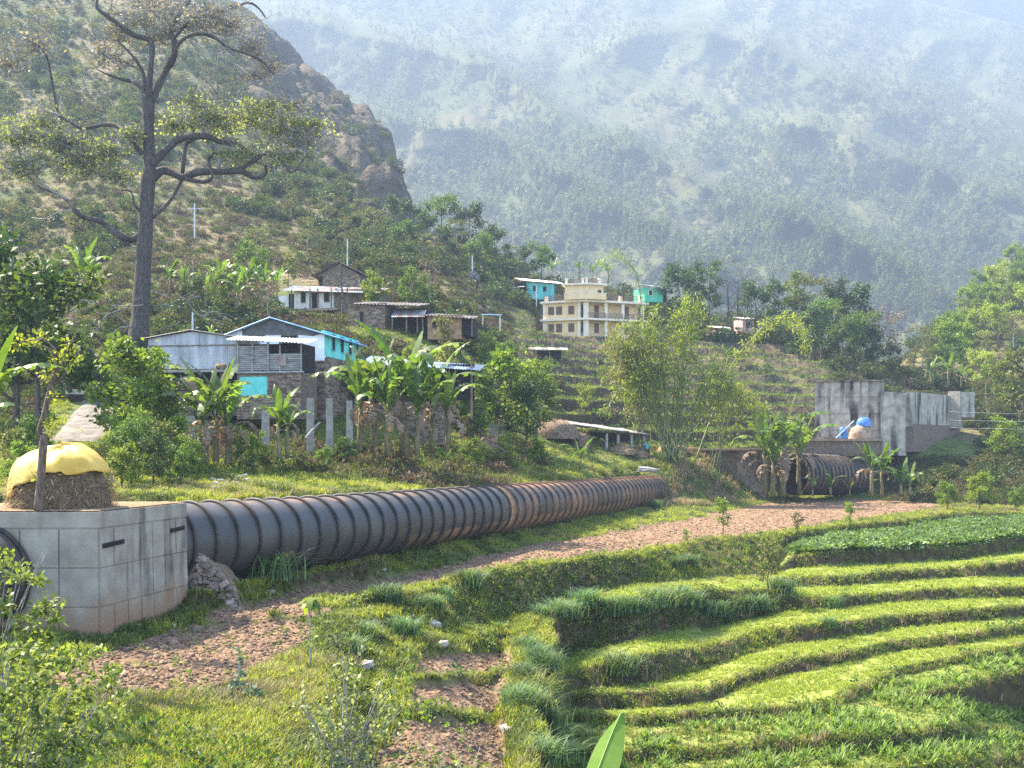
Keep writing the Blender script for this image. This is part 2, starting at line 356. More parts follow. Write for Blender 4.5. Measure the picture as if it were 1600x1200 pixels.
ground = obj('ground', me); tag(ground, 'terraced ground with ploughed plots, grassy banks and green terraces', kind='structure')
def zat(u, d):
    """ground height at column u, distance d (arrays)"""
    u = np.asarray(u, float); d = np.asarray(d, float)
    a = np.clip((u - US[0]) / DU, 0, len(US) - 1.001); b = np.clip(np.log(d / DS[0]) / LR, 0, len(DS) - 1.001)
    i = a.astype(int); j = b.astype(int); fa = a - i; fb = b - j
    zn = (Z[i, j] * (1 - fa) + Z[i + 1, j] * fa) * (1 - fb) + (Z[i, j + 1] * (1 - fa) + Z[i + 1, j + 1] * fa) * fb
    a = np.clip((u - HU[0]) / HDU, 0, len(HU) - 1.001); b = np.clip(np.log(d / HD[0]) / HLR, 0, len(HD) - 1.001)
    i = a.astype(int); j = b.astype(int); fa = a - i; fb = b - j
    zh = (HZ[i, j] * (1 - fa) + HZ[i + 1, j] * fa) * (1 - fb) + (HZ[i, j + 1] * (1 - fa) + HZ[i + 1, j + 1] * fa) * fb
    return np.where(d < 139, zn, zh)
# the hill behind ---------------------------------------------
HDU = 6.0; HU = np.arange(-420, 2021, HDU); HLR = .007; HD = 138 * np.exp(np.arange(0, int(math.log(950 / 138) / HLR) + 1) * HLR)
HUU, HDD, HX, HZ, HTt = build_grid(HU, HD)
CL0 = np.interp(HUU, [330, 400, 480, 560, 620, 680], [330, 300, 262, 238, 228, 235])
cliff = sstep(345, 430, HUU) * (1 - sstep(650, 690, HUU)) * sstep(-22, 26, HDD - CL0 + 26 * (fbm(HX * .05, HDD * .05, 3, 47) - .5))
wgt = sstep(138, 170, HDD)
terr = sstep(760, 860, HUU) * (1 - sstep(1420, 1500, HUU)) * (1 - sstep(225, 250, HDD))
hz = HZ + wgt * ((fbm(HX * .03, HDD * .03, 5, 41) - .5) * 9 * sstep(150, 330, HDD) + (fbm(HX * .14, HDD * .14, 4, 42) - .5) * 1.8)
hz += cliff * ((np.abs(fbm(HX * .06, HDD * .10, 5, 44) - .5)) * 34 - 7)
wob = (fbm(HX * .06, HDD * .06, 3, 45) - .5) * 1.6
q = (hz + wob) / 1.8; fr = q - np.floor(q); st = (np.floor(q) + sstep(.82, .98, fr)) * 1.8 - wob
HZ = hz * (1 - terr) + st * terr
cm_ = sstep(832, 842, HUU) * (1 - sstep(1016, 1030, HUU)) * sstep(168, 176, HDD) * (1 - sstep(192, 196, HDD))
HZ = np.where(cm_ > 0, HZ * (1 - cm_) + np.minimum(HZ, 18.6) * cm_, HZ)
HV = H0 - HZ * F / HDD
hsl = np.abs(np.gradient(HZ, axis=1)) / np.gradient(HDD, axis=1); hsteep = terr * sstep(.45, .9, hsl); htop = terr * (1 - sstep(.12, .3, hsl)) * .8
def hill_mat():
    m = bpy.data.materials.new('hillside_scrub'); m.use_nodes = True; n = m.node_tree.nodes; l = m.node_tree.links; b = n['Principled BSDF']
    b.inputs['Roughness'].default_value = .95; b.inputs['Specular IOR Level'].default_value = .08
    g = n.new('ShaderNodeNewGeometry')
    def nz(sc, det=8):
        q = n.new('ShaderNodeTexNoise'); q.inputs['Scale'].default_value = sc; q.inputs['Detail'].default_value = det; l.new(g.outputs['Position'], q.inputs[0]); return q.outputs[0]
    c = n.new('ShaderNodeValToRGB'); e = c.color_ramp.elements
    e[0].position, e[0].color = .3, (.045, .06, .02, 1); e[1].position, e[1].color = .75, (.15, .115, .065, 1)
    q = e.new(.45); q.color = (.08, .085, .03, 1); q = e.new(.58); q.color = (.13, .105, .055, 1)
    l.new(nz(.07, 10), c.inputs[0])
    c2 = n.new('ShaderNodeValToRGB'); e = c2.color_ramp.elements
    e[0].position, e[0].color = .32, (.03, .027, .025, 1); e[1].position, e[1].color = .76, (.105, .088, .075, 1); q = e.new(.5); q.color = (.07, .058, .04, 1)
    l.new(nz(.22, 10), c2.inputs[0])
    a = n.new('ShaderNodeAttribute'); a.attribute_name = 'cliff'
    mx = n.new('ShaderNodeMix'); mx.data_type = 'RGBA'; l.new(a.outputs['Fac'], mx.inputs[0]); l.new(c.outputs[0], mx.inputs[6]); l.new(c2.outputs[0], mx.inputs[7])
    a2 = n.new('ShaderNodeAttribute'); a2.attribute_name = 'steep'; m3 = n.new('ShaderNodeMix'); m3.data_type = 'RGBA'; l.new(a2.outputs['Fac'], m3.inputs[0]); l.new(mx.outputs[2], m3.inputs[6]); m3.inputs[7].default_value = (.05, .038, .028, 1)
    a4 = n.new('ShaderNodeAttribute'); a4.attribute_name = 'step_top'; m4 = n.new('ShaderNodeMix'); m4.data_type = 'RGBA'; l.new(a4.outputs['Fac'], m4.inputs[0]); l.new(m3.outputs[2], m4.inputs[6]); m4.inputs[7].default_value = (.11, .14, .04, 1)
    l.new(m4.outputs[2], b.inputs['Base Color'])
    bp = n.new('ShaderNodeBump'); bp.inputs['Strength'].default_value = 1; bp.inputs['Distance'].default_value = 1.2
    l.new(nz(.6, 10), bp.inputs['Height']); l.new(bp.outputs[0], b.inputs['Normal'])
    return m
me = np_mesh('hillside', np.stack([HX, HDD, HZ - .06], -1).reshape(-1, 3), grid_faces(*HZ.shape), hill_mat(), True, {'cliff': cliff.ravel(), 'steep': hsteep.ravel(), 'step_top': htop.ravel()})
tag(obj('hillside', me), 'scrubby hillside with a bare rock shoulder and narrow terraces', kind='structure')
VN = H0 - Z * F / D
_hitcache = {}
def hit(u, v, d0=0):
    """first ground point seen at pixel (u, v), not nearer than d0"""
    i = int(np.clip(round((u - US[0]) / DU), 0, len(US) - 1)); col = VN[i]
    j = np.nonzero((col <= v) & (DS >= d0))[0]
    if len(j): d = DS[j[0]]
    else:
        i = int(np.clip(round((u - HU[0]) / HDU), 0, len(HU) - 1)); j = np.nonzero((HV[i] <= v) & (HD >= d0))[0]
        d = HD[j[0]] if len(j) else HD[60]
    return Vector(((u - 800) * d / F, d, float(zat(np.array([u]), np.array([d]))[0])))
def onground(u, d): return Vector(((u - 800) * d / F, d, float(zat(np.array([float(u)]), np.array([float(d)]))[0])))
def xyground(x, y): return onground(800 + x * F / y, y)

# ------------------------------------------------------------------ mountains across the valley
def mount(name, us, vs, dfun, m, label, attrs=None):
    UU, VV = np.meshgrid(us, vs, indexing='ij'); DD = dfun(UU, VV)
    P3 = np.stack([(UU - 800) * DD / F, DD, (H0 - VV) * DD / F], -1)
    o = obj(name, np_mesh(name, P3.reshape(-1, 3), grid_faces(*UU.shape)[:, ::-1], m, True, attrs and attrs(UU, VV)))
    return tag(o, label, kind='structure'), P3
def mtop(u): return np.interp(u, [-600, 0, 700, 1200, 1440, 1600, 1800, 2200], [-45, -45, -45, -40, 2, 41, 100, 240])
def md(U_, t):
    vt = mtop(U_); VV = 650 + (vt - 650) * t
    base = np.interp(t, [0, .15, .35, .6, .85, 1], [600, 700, 900, 1230, 1640, 1900])
    # spurs that run down from upper left to lower right, each with a sharp crest and a long near slope
    g = 0
    for amp_, L_, cr in SPURS:
        c = np.interp(U_, [p[0] for p in cr], [p[1] for p in cr]) + 26 * (fbm(U_ / 70, U_ * 0 + L_, 4, 66) - .5); x = VV - c
        g = g + amp_ * np.where(x > 0, np.exp(-x / L_), sstep(-34, 0, x)) * sstep(cr[0][0] - 60, cr[0][0] + 60, U_) * (1 - sstep(cr[-1][0] - 80, cr[-1][0] + 40, U_) * .85)
    s2 = 1 - np.abs(fbm(U_ / 120 + VV / 200, VV / 150 - U_ / 260, 5, 63) * 2 - 1)
    s3 = fbm(U_ / 38, VV / 38, 4, 65)
    amp = sstep(.02, .2, t)
    return base * (1 - amp * (1.0 * g + .055 * s2 + .014 * s3 - .11))
SPURS = [(.15, 110, [(300, 5), (560, 55), (650, 77), (770, 113), (900, 196), (985, 238), (1100, 285), (1275, 356), (1400, 420), (1520, 500)]), (.09, 70, [(930, 95), (985, 65), (1066, 47), (1185, 65), (1300, 130), (1400, 190)]), (.11, 80, [(1190, 205), (1303, 208), (1422, 255), (1600, 320), (1900, 430)]),
         (.07, 70, [(1320, 125), (1420, 150), (1600, 250), (1900, 390)]), (.10, 90, [(560, 170), (650, 196), (740, 208), (887, 285), (1066, 386), (1180, 470)]), (.06, 60, [(1050, 150), (1120, 160), (1240, 290), (1330, 370)]), (.12, 120, [(-300, 0), (0, 30), (200, 90), (420, 240), (600, 330)])]
MU = np.arange(-520, 2120, 6.0); MT = np.linspace(0, 1, 260)
MUU, MTT = np.meshgrid(MU, MT, indexing='ij'); MDD = md(MUU, MTT); MVV = 650 + (mtop(MUU) - 650) * MTT
MP = np.stack([(MUU - 800) * MDD / F, MDD, (H0 - MVV) * MDD / F], -1)
back = MP[:, -1].copy(); back[:, 1] *= 1.25; back[:, 0] *= 1.25; back[:, 2] *= .55      # far side of the crest
MPB = np.concatenate([MP, back[:, None]], 1)
def mountain_mat():
    m = bpy.data.materials.new('mountain_scrub'); m.use_nodes = True; n = m.node_tree.nodes; l = m.node_tree.links; b = n['Principled BSDF']
    b.inputs['Roughness'].default_value = 1; b.inputs['Specular IOR Level'].default_value = 0
    g = n.new('ShaderNodeNewGeometry')
    def nz(sc, det=10):
        q = n.new('ShaderNodeTexNoise'); q.inputs['Scale'].default_value = sc; q.inputs['Detail'].default_value = det; l.new(g.outputs['Position'], q.inputs[0]); return q.outputs[0]
    c = n.new('ShaderNodeValToRGB'); e = c.color_ramp.elements
    e[0].position, e[0].color = .36, (.045, .055, .025, 1); e[1].position, e[1].color = .78, (.12, .098, .058, 1)
    q = e.new(.48); q.color = (.065, .075, .035, 1); q = e.new(.6); q.color = (.085, .083, .045, 1)
    l.new(nz(.006), c.inputs[0]); l.new(c.outputs[0], b.inputs['Base Color'])
    bp = n.new('ShaderNodeBump'); bp.inputs['Strength'].default_value = 1; bp.inputs['Distance'].default_value = 4
    l.new(nz(.05), bp.inputs['Height']); l.new(bp.outputs[0], b.inputs['Normal'])
    return m
MM = mountain_mat()
me = np_mesh('mountain', MPB.reshape(-1, 3), grid_faces(*MPB.shape[:2])[:, ::-1], MM, True)
tag(obj('mountain', me), 'hazy blue mountainside with spurs running down to the right', kind='structure')
fu = np.arange(1200, 2700, 14.0); ft = np.linspace(0, 1, 40)
FU, FT = np.meshgrid(fu, ft, indexing='ij'); FD = 2060 + FT * 150 - 90 * fbm(FU / 90, FT * 4, 4, 71); FV = 330 + (-25 - 330 + (FU - 1500) * .05) * FT
me = np_mesh('far_mountain', np.stack([(FU - 800) * FD / F, FD, (H0 - FV) * FD / F], -1).reshape(-1, 3), grid_faces(*FU.shape)[:, ::-1], MM, True)
tag(obj('far_mountain', me), 'palest far mountainside beyond the sloping ridge, top right corner', kind='structure')
# valley bottom sheet between the hill and the mountains
mb = MB(); mb.add([(-2000, 380, -150), (2000, 380, -150), (2600, 2500, -150), (-2200, 2500, -150)], [(0, 1, 2, 3)])
tag(mb.build('valley_floor', MM), 'valley floor hidden between hill and mountain', kind='structure')
# ------------------------------------------------------------------ vegetation library
def leafmat(name, c1, c2, trans=.35, rnd=.25, rough=.6, tcol=(1.5, 1.6, .6), spec=.25):
    return mat(name, c1, c2, attr='rnd', rough=rough, spec=spec, trans=trans, tcol=tcol, rnd=rnd, ramp=(.1, .9))
L_BRIGHT = leafmat('leaf_fresh_green', (.06, .11, .015), (.17, .22, .03))
L_MID = leafmat('leaf_mid_green', (.035, .07, .015), (.10, .15, .03))
L_DARK = leafmat('leaf_dark_green', (.022, .045, .014), (.06, .095, .025), trans=.25)
L_OLIVE = leafmat('leaf_olive', (.06, .07, .02), (.14, .14, .05))
L_YELL = leafmat('leaf_yellow_green', (.135, .18, .025), (.30, .335, .07), trans=.45)
L_BLUE = leafmat('grass_blue_green', (.04, .082, .034), (.12, .19, .075), trans=.3)
L_GRASS = leafmat('grass_fresh', (.12, .145, .022), (.28, .29, .06), trans=.45)
L_GRASSD = leafmat('grass_deep', (.05, .072, .016), (.13, .15, .035), trans=.35)
L_DRY = leafmat('grass_dry', (.16, .12, .06), (.36, .29, .16), trans=.3, tcol=(1.2, 1.1, .9))
L_PALE = leafmat('leaf_pale', (.11, .125, .05), (.22, .22, .11), trans=.35, tcol=(1.2, 1.2, .8))
L_BANANA = leafmat('banana_leaf', (.04, .085, .018), (.12, .175, .035), trans=.42, rough=.45, spec=.35)
L_BANDRY = leafmat('banana_leaf_dry', (.12, .08, .05), (.26, .19, .12), trans=.2, tcol=(1, .9, .8))
L_BROWN = leafmat('leaf_brown', (.09, .06, .04), (.2, .15, .09), trans=.25, tcol=(1, .9, .7))
BARK = mat('bark_grey', (.045, .038, .032), (.14, .115, .095), 6, bump=.8, stretch=(2, 2, .6))
BARKP = mat('bark_pale', (.16, .14, .12), (.36, .33, .28), 8, bump=.6)
STEM = mat('banana_stem', (.09, .09, .035), (.22, .17, .09), 5, rough=.7, stretch=(3, 3, .7))
STRAW = mat('straw', (.14, .09, .05), (.33, .23, .13), 14, bump=1, c3=(.42, .31, .18))

def leaves(C, L, W, up=.45, outc=None, droop=0, seed=0, wid=.5):
    """leaf quads at points C; length L, half width W"""
    r = np.random.default_rng(seed); n = len(C)
    a = r.normal(size=(n, 3)); a[:, 2] -= droop
    if outc is not None: a += 1.1 * (C - outc) / (np.linalg.norm(C - outc, axis=1, keepdims=True) + 1e-6)
    a /= np.linalg.norm(a, axis=1, keepdims=True)
    nn = r.normal(size=(n, 3)) * .75 + np.array([0, 0, up * 2]); b = np.cross(a, nn); b /= np.linalg.norm(b, axis=1, keepdims=True) + 1e-9
    sz = r.uniform(.6, 1.3, (n, 1)); l = L * sz; w = W * sz
    up3 = np.cross(b, a) * w * .35
    V = np.stack([C, C + a * l * wid - b * w + up3, C + a * l, C + a * l * wid + b * w + up3], 1).reshape(-1, 3)
    Fq = np.arange(4 * n).reshape(n, 4)
    return V, Fq, np.repeat(r.random(n), 4)
def blades(n, h, spread, w, seed=0, curve=.5, base=.1, seg=2):
    """arching grass blades from one root"""
    r = np.random.default_rng(seed); V = []; Q = []; A = []
    for i in range(n):
        az = r.uniform(0, 2 * math.pi); hh = h * r.uniform(.55, 1.1); sp = spread * r.uniform(.2, 1.1); b0 = r.normal(size=2) * base
        dx, dy = math.cos(az), math.sin(az); rn = r.random(); o = len(V)
        for k in range(seg + 1):
            t = k / seg; ww = w * (1 - t * .9)
            x = b0[0] + dx * sp * t ** 1.6; y = b0[1] + dy * sp * t ** 1.6; z = hh * (t - curve * t * t)
            V += [(x - dy * ww, y + dx * ww, z), (x + dy * ww, y - dx * ww, z)]; A += [rn, rn]
            if k: Q.append((o + 2 * k - 2, o + 2 * k - 1, o + 2 * k + 1, o + 2 * k))
    return np.array(V), np.array(Q), np.array(A)
def lmesh(name, parts, m):
    Vs = []; Qs = []; As = []; o = 0
    for V_, Q_, A_ in parts:
        Vs.append(V_); Qs.append(Q_ + o); As.append(A_); o += len(V_)
    return np_mesh(name, np.concatenate(Vs), np.concatenate(Qs), m, False, {'rnd': np.concatenate(As)})
def cloud(n, c, r, seed, shell=.55):
    q = np.random.default_rng(seed); d = q.normal(size=(n, 3)); d /= np.linalg.norm(d, axis=1, keepdims=True)
    return np.array(c) + d * (shell + (1 - shell) * q.random((n, 1))) * np.array(r)

# --- scatter: many small plants as one 'stuff' object (geometry nodes on a point mesh)
def scatter(name, pts, scl, rz, src, label, tilt=None):
    n = len(pts)
    me = bpy.data.meshes.new(name); me.vertices.add(n); me.vertices.foreach_set('co', np.asarray(pts, np.float32).ravel())
    r = np.random.default_rng(n)
    for nm, vals in (('scl', scl), ('rz', rz), ('vid', r.integers(0, len(src), n))):
        at = me.attributes.new(nm, 'FLOAT', 'POINT'); at.data.foreach_set('value', np.asarray(vals, np.float32))
    o = obj(name, me); tag(o, label, kind='stuff')
    ng = bpy.data.node_groups.new(name + '_nodes', 'GeometryNodeTree'); N = ng.nodes; Lk = ng.links
    ng.interface.new_socket('Geometry', in_out='INPUT', socket_type='NodeSocketGeometry'); ng.interface.new_socket('Geometry', in_out='OUTPUT', socket_type='NodeSocketGeometry')
    gi = N.new('NodeGroupInput'); go = N.new('NodeGroupOutput'); jn = N.new('GeometryNodeJoinGeometry')
    def na(nm):
        a = N.new('GeometryNodeInputNamedAttribute'); a.data_type = 'FLOAT'; a.inputs['Name'].default_value = nm; return a.outputs[0]
    sc_, rz_, vid = na('scl'), na('rz'), na('vid')
    cx = N.new('ShaderNodeCombineXYZ'); Lk.new(rz_, cx.inputs[2])
    for k, so in enumerate(src):
        cp = N.new('FunctionNodeCompare'); cp.data_type = 'FLOAT'; cp.operation = 'EQUAL'; Lk.new(vid, cp.inputs[0]); cp.inputs[1].default_value = k; cp.inputs['Epsilon'].default_value = .1
        ip = N.new('GeometryNodeInstanceOnPoints'); oi = N.new('GeometryNodeObjectInfo'); oi.inputs['Object'].default_value = so; oi.inputs['As Instance'].default_value = True
        Lk.new(gi.outputs[0], ip.inputs['Points']); Lk.new(cp.outputs[0], ip.inputs['Selection']); Lk.new(oi.outputs['Geometry'], ip.inputs['Instance'])
        Lk.new(cx.outputs[0], ip.inputs['Rotation']); Lk.new(sc_, ip.inputs['Scale']); Lk.new(ip.outputs[0], jn.inputs[0])
    Lk.new(jn.outputs[0], go.inputs[0])
    mod = o.modifiers.new('scatter', 'NODES'); mod.node_group = ng
    return o
def src(name, me):
    return bpy.data.objects.new(name, me)      # kept out of the scene, only used by the scatter nodes

# --- sources
S_TUFT = [src('turf_tuft', lmesh('turf_tuft', [blades(16, .34, .2, .016, s, .35, .09)], L_GRASS)) for s in (1, 2, 3)]
S_TUFTD = [src('deep_tuft', lmesh('deep_tuft', [blades(16, .36, .24, .018, s, .4, .1)], L_GRASSD)) for s in (4, 5)]
S_TUFTDRY = [src('dry_tuft', lmesh('dry_tuft', [blades(14, .4, .22, .014, s, .3, .09)], L_DRY)) for s in (6, 7)]
S_CROP = [src('crop_sprig', lmesh('crop_sprig', [blades(9, .3, .17, .022, s, .3, .05)], L_YELL)) for s in (8, 9, 10)]
S_WEED = [src('weed', lmesh('weed', [leaves(cloud(26, (0, 0, .17), (.22, .22, .17), s), .13, .045, seed=s)], m)) for s, m in ((11, L_MID), (12, L_BRIGHT), (13, L_DARK))]
S_CAB = [src('leafy_crop', lmesh('leafy_crop', [leaves(cloud(22, (0, 0, .12), (.26, .26, .12), s), .24, .09, up=.8, seed=s)], L_PALEG)) for s, L_PALEG in ((14, leafmat('leaf_sage', (.08, .14, .06), (.2, .27, .13))), (15, L_MID))]
def bush_parts(seed, n, r, h, ll, lw, nb=5):
    q = np.random.default_rng(seed); out = []
    for k in range(nb):
        a = q.uniform(0, 6.28); rr = q.uniform(.15, .62) * r; c = (math.cos(a) * rr, math.sin(a) * rr, h * q.uniform(.35, .72)); s = q.uniform(.38, .6)
        out.append(leaves(cloud(n // nb, c, (r * s, r * s, h * s * .75), seed * 9 + k), ll, lw, seed=seed * 7 + k, outc=np.array(c)))
    return out
L_HILLG = leafmat('leaf_hill_green', (.032, .05, .016), (.085, .105, .035), trans=.25, spec=.1, rough=.8); L_HILLO = leafmat('leaf_hill_olive', (.055, .055, .022), (.12, .11, .05), trans=.25, spec=.1, rough=.8); L_HILLB = leafmat('leaf_hill_brown', (.07, .052, .035), (.15, .115, .075), trans=.2, spec=.1, rough=.8, tcol=(1, .9, .7))
S_BUSH = [src('hill_bush', lmesh('hill_bush', bush_parts(s, 260, 1.3, 1.9, .32, .1), m)) for s, m in ((21, L_HILLG), (22, L_HILLO), (23, L_DARK), (24, L_HILLG))]
S_SCRUB = [src('hill_scrub', lmesh('hill_scrub', bush_parts(s, 150, 1.1, 1.0, .3, .08, 4), m)) for s, m in ((25, L_HILLO), (26, L_HILLB), (27, L_HILLG))]
S_DRYG = [src('hill_grass', lmesh('hill_grass', [blades(26, 1.0, .7, .04, s, .4, .4)], m)) for s, m in ((28, L_HILLB), (29, L_HILLG), (30, L_HILLO))]
L_FAR1 = leafmat('leaf_far_green', (.055, .08, .028), (.13, .15, .06), trans=.3); L_FAR2 = leafmat('leaf_far_dark', (.03, .05, .02), (.08, .10, .04), trans=.25); L_FAR3 = leafmat('leaf_far_olive', (.07, .075, .03), (.15, .15, .07), trans=.3)
def far_tree_mesh(seed, m, kind):
    if kind == 'round': pr = [leaves(cloud(80, (0, 0, 6.0), (2.3, 2.3, 3.6), seed), 1.3, .5, seed=seed)]
    else: pr = [leaves(cloud(26, (0, 0, 3 + k * 2.1), (2.2 - k * .42, 2.2 - k * .42, 1.6), seed + k), 1.5, .6, seed=seed + k) for k in range(4)]
    tr = np.array([(-.15, 0, 0), (.15, 0, 0), (.1, 0, 5), (-.1, 0, 5), (0, -.15, 0), (0, .15, 0), (0, .1, 5), (0, -.1, 5)], float)
    pr.append((tr, np.array([(0, 1, 2, 3), (4, 5, 6, 7)]), np.zeros(8)))
    return lmesh('far_tree', pr, m)
S_FAR = [src('far_tree', far_tree_mesh(s, m, k)) for s, m, k in ((31, L_FAR1, 'round'), (35, L_FAR2, 'pine'), (41, L_FAR3, 'round'), (45, L_FAR1, 'pine'), (51, L_FAR2, 'round'))]
CLOD = mat('soil_clod', (.09, .054, .032), (.25, .17, .11), 9, bump=.6, rnd=.3)
def clod(s):
    q = random.Random(s); bm = bmesh.new(); bmesh.ops.create_icosphere(bm, subdivisions=1, radius=.09)
    for v in bm.verts: v.co = Vector((v.co.x * q.uniform(.7, 1.5), v.co.y * q.uniform(.7, 1.4), v.co.z * q.uniform(.4, 1.0)))
    me = bpy.data.meshes.new('clod'); bm.to_mesh(me); bm.free(); me.materials.append(CLOD); return me
S_CLOD = [src('clod', clod(s)) for s in (1, 2, 3)]

# --- trees: root empty > trunk, crown
def grow(seed, h, r0, spread, cbase, nl1, bend=.12, sub=2, rise=.5, seg=6):
    """trunk with limbs; returns MB and limb tips"""
    q = random.Random(seed); mb = MB(); n = 7; pts = []; x = y = 0
    for i in range(n + 1):
        t = i / n; pts.append(Vector((x, y, h * t * .92))); x += q.uniform(-1, 1) * bend * h / n; y += q.uniform(-1, 1) * bend * h / n
    rad = [r0 * (1 - .82 * (i / n)) for i in range(n + 1)]; rad[0] *= 1.25
    mb.tube(pts, rad, seg); tips = []
    def at(t):
        f = t * n; i = min(int(f), n - 1); return pts[i].lerp(pts[i + 1], f - i), rad[i] * (1 - f + i) + rad[i + 1] * (f - i)
    for k in range(nl1):
        t = cbase + (1 - cbase) * (k + q.random() * .8) / nl1; p, r = at(min(t, .98)); az = k * 2.4 + q.uniform(-.5, .5)
        ln = spread * q.uniform(.6, 1.1) * (1.15 - .6 * abs(t - cbase - .25))
        d = Vector((math.cos(az), math.sin(az), rise * q.uniform(.5, 1.4))).normalized(); cur = [p]; rr = [r * .6]
        for s in range(4):
            d = (d + Vector((q.uniform(-.3, .3), q.uniform(-.3, .3), q.uniform(-.15, .3)))).normalized(); cur.append(cur[-1] + d * ln / 4); rr.append(r * .6 * (1 - (s + 1) / 4.6))
        mb.tube(cur, rr, 5); tips += [cur[-1], cur[-2]]
        for s in range(sub):
            b = cur[2 + s % 2]; d2 = (d + Vector((q.uniform(-.9, .9), q.uniform(-.9, .9), q.uniform(-.2, .6)))).normalized(); e = b + d2 * ln * .4
            mb.tube([b, b.lerp(e, .5) + Vector((0, 0, .03 * ln)), e], [rr[2] * .6, rr[2] * .4, rr[2] * .12], 4); tips.append(e)
    tips.append(pts[-1]); return mb, tips
def tree_meshes(seed, h, r0, spread, cbase, nl1, nleaf, ll, lw, cl, lm, bark=BARK, rise=.5, bend=.12, up=.45, flat=.7, droop=0):
    mb, tips = grow(seed, h, r0, spread, cbase, nl1, bend, rise=rise)
    tm = mb.mesh('trunk', bark, True); parts = []; q = np.random.default_rng(seed)
    if nleaf:
        per = max(6, nleaf // len(tips))
        for i, tp in enumerate(tips):
            s = cl * q.uniform(.7, 1.3)
            parts.append(leaves(cloud(int(per * q.uniform(.6, 1.4)), tuple(tp), (s, s, s * flat), seed * 31 + i, .25), ll, lw, up=up, seed=seed * 13 + i, outc=np.array(tp), droop=droop))
        return tm, lmesh('crown', parts, lm)
    for i, tp in enumerate(tips):          # bare: twigs instead of leaves
        for k in range(4):
            d = Vector(q.normal(size=3)); d.z = abs(d.z) * .8; d = d.normalized() * spread * .28
            mb.tube([tp, tp + d * .5 + Vector((0, 0, .05)), tp + d], [r0 * .06, r0 * .045, r0 * .02], 3, False)
    return mb.mesh('trunk', bark, True), None
TREES = {}
def tree(kind, loc, label, cat='tree', rz=0, sc=1, group=None, name='tree'):
    if kind not in TREES: TREES[kind] = tree_meshes(**TK[kind])
    t = thing(name, label, cat, loc, rz, group, sc); tm, cm = TREES[kind]
    obj('trunk', tm, t)
    if cm: obj('crown', cm, t)
    return t
TK = {
 'broad': dict(seed=3, h=8, r0=.2, spread=3.2, cbase=.3, nl1=9, nleaf=2600, ll=.36, lw=.13, cl=1.05, lm=L_MID),
 'broadb': dict(seed=4, h=6, r0=.15, spread=2.4, cbase=.22, nl1=10, nleaf=2600, ll=.3, lw=.11, cl=.85, lm=L_BRIGHT),
 'darkt': dict(seed=5, h=9, r0=.22, spread=3.0, cbase=.25, nl1=11, nleaf=2400, ll=.36, lw=.12, cl=1.1, lm=L_DARK),
 'pinet': dict(seed=6, h=14, r0=.2, spread=2.6, cbase=.3, nl1=15, nleaf=2600, ll=.42, lw=.1, cl=.95, lm=L_MID, rise=.35, flat=.55, bend=.05),
 'pined': dict(seed=16, h=14, r0=.2, spread=2.3, cbase=.22, nl1=17, nleaf=2800, ll=.42, lw=.1, cl=.95, lm=L_DARK, rise=.45, flat=.7, bend=.05),
 'airy': dict(seed=7, h=11, r0=.16, spread=3.0, cbase=.35, nl1=10, nleaf=1500, ll=.32, lw=.1, cl=.95, lm=L_OLIVE, bark=BARKP, flat=.5),
 'baret': dict(seed=8, h=9, r0=.16, spread=3.0, cbase=.3, nl1=10, nleaf=0, ll=0, lw=0, cl=0, lm=None, bark=BARK),
 'barep': dict(seed=9, h=9, r0=.14, spread=2.6, cbase=.3, nl1=10, nleaf=500, ll=.3, lw=.1, cl=.8, lm=L_BROWN, bark=BARKP),
 'yell': dict(seed=10, h=8, r0=.15, spread=3.0, cbase=.25, nl1=11, nleaf=2800, ll=.33, lw=.13, cl=1.0, lm=L_YELL),
 'bright': dict(seed=17, h=9, r0=.16, spread=2.8, cbase=.22, nl1=12, nleaf=2800, ll=.36, lw=.13, cl=1.1, lm=L_BRIGHT),
 'sapl': dict(seed=12, h=2.6, r0=.035, spread=.55, cbase=.3, nl1=8, nleaf=420, ll=.2, lw=.05, cl=.24, lm=L_BRIGHT, rise=.9),
 'saplo': dict(seed=13, h=2.6, r0=.035, spread=.6, cbase=.25, nl1=9, nleaf=620, ll=.17, lw=.05, cl=.28, lm=L_OLIVE, rise=.9),
 'pale': dict(seed=14, h=8, r0=.15, spread=1.9, cbase=.25, nl1=9, nleaf=700, ll=.6, lw=.24, cl=.9, lm=L_PALE),
}
def bush_mesh(seed, r, h, n, ll, lw, m, nb=7): return lmesh('foliage', bush_parts(seed, n, r, h, ll, lw, nb), m)
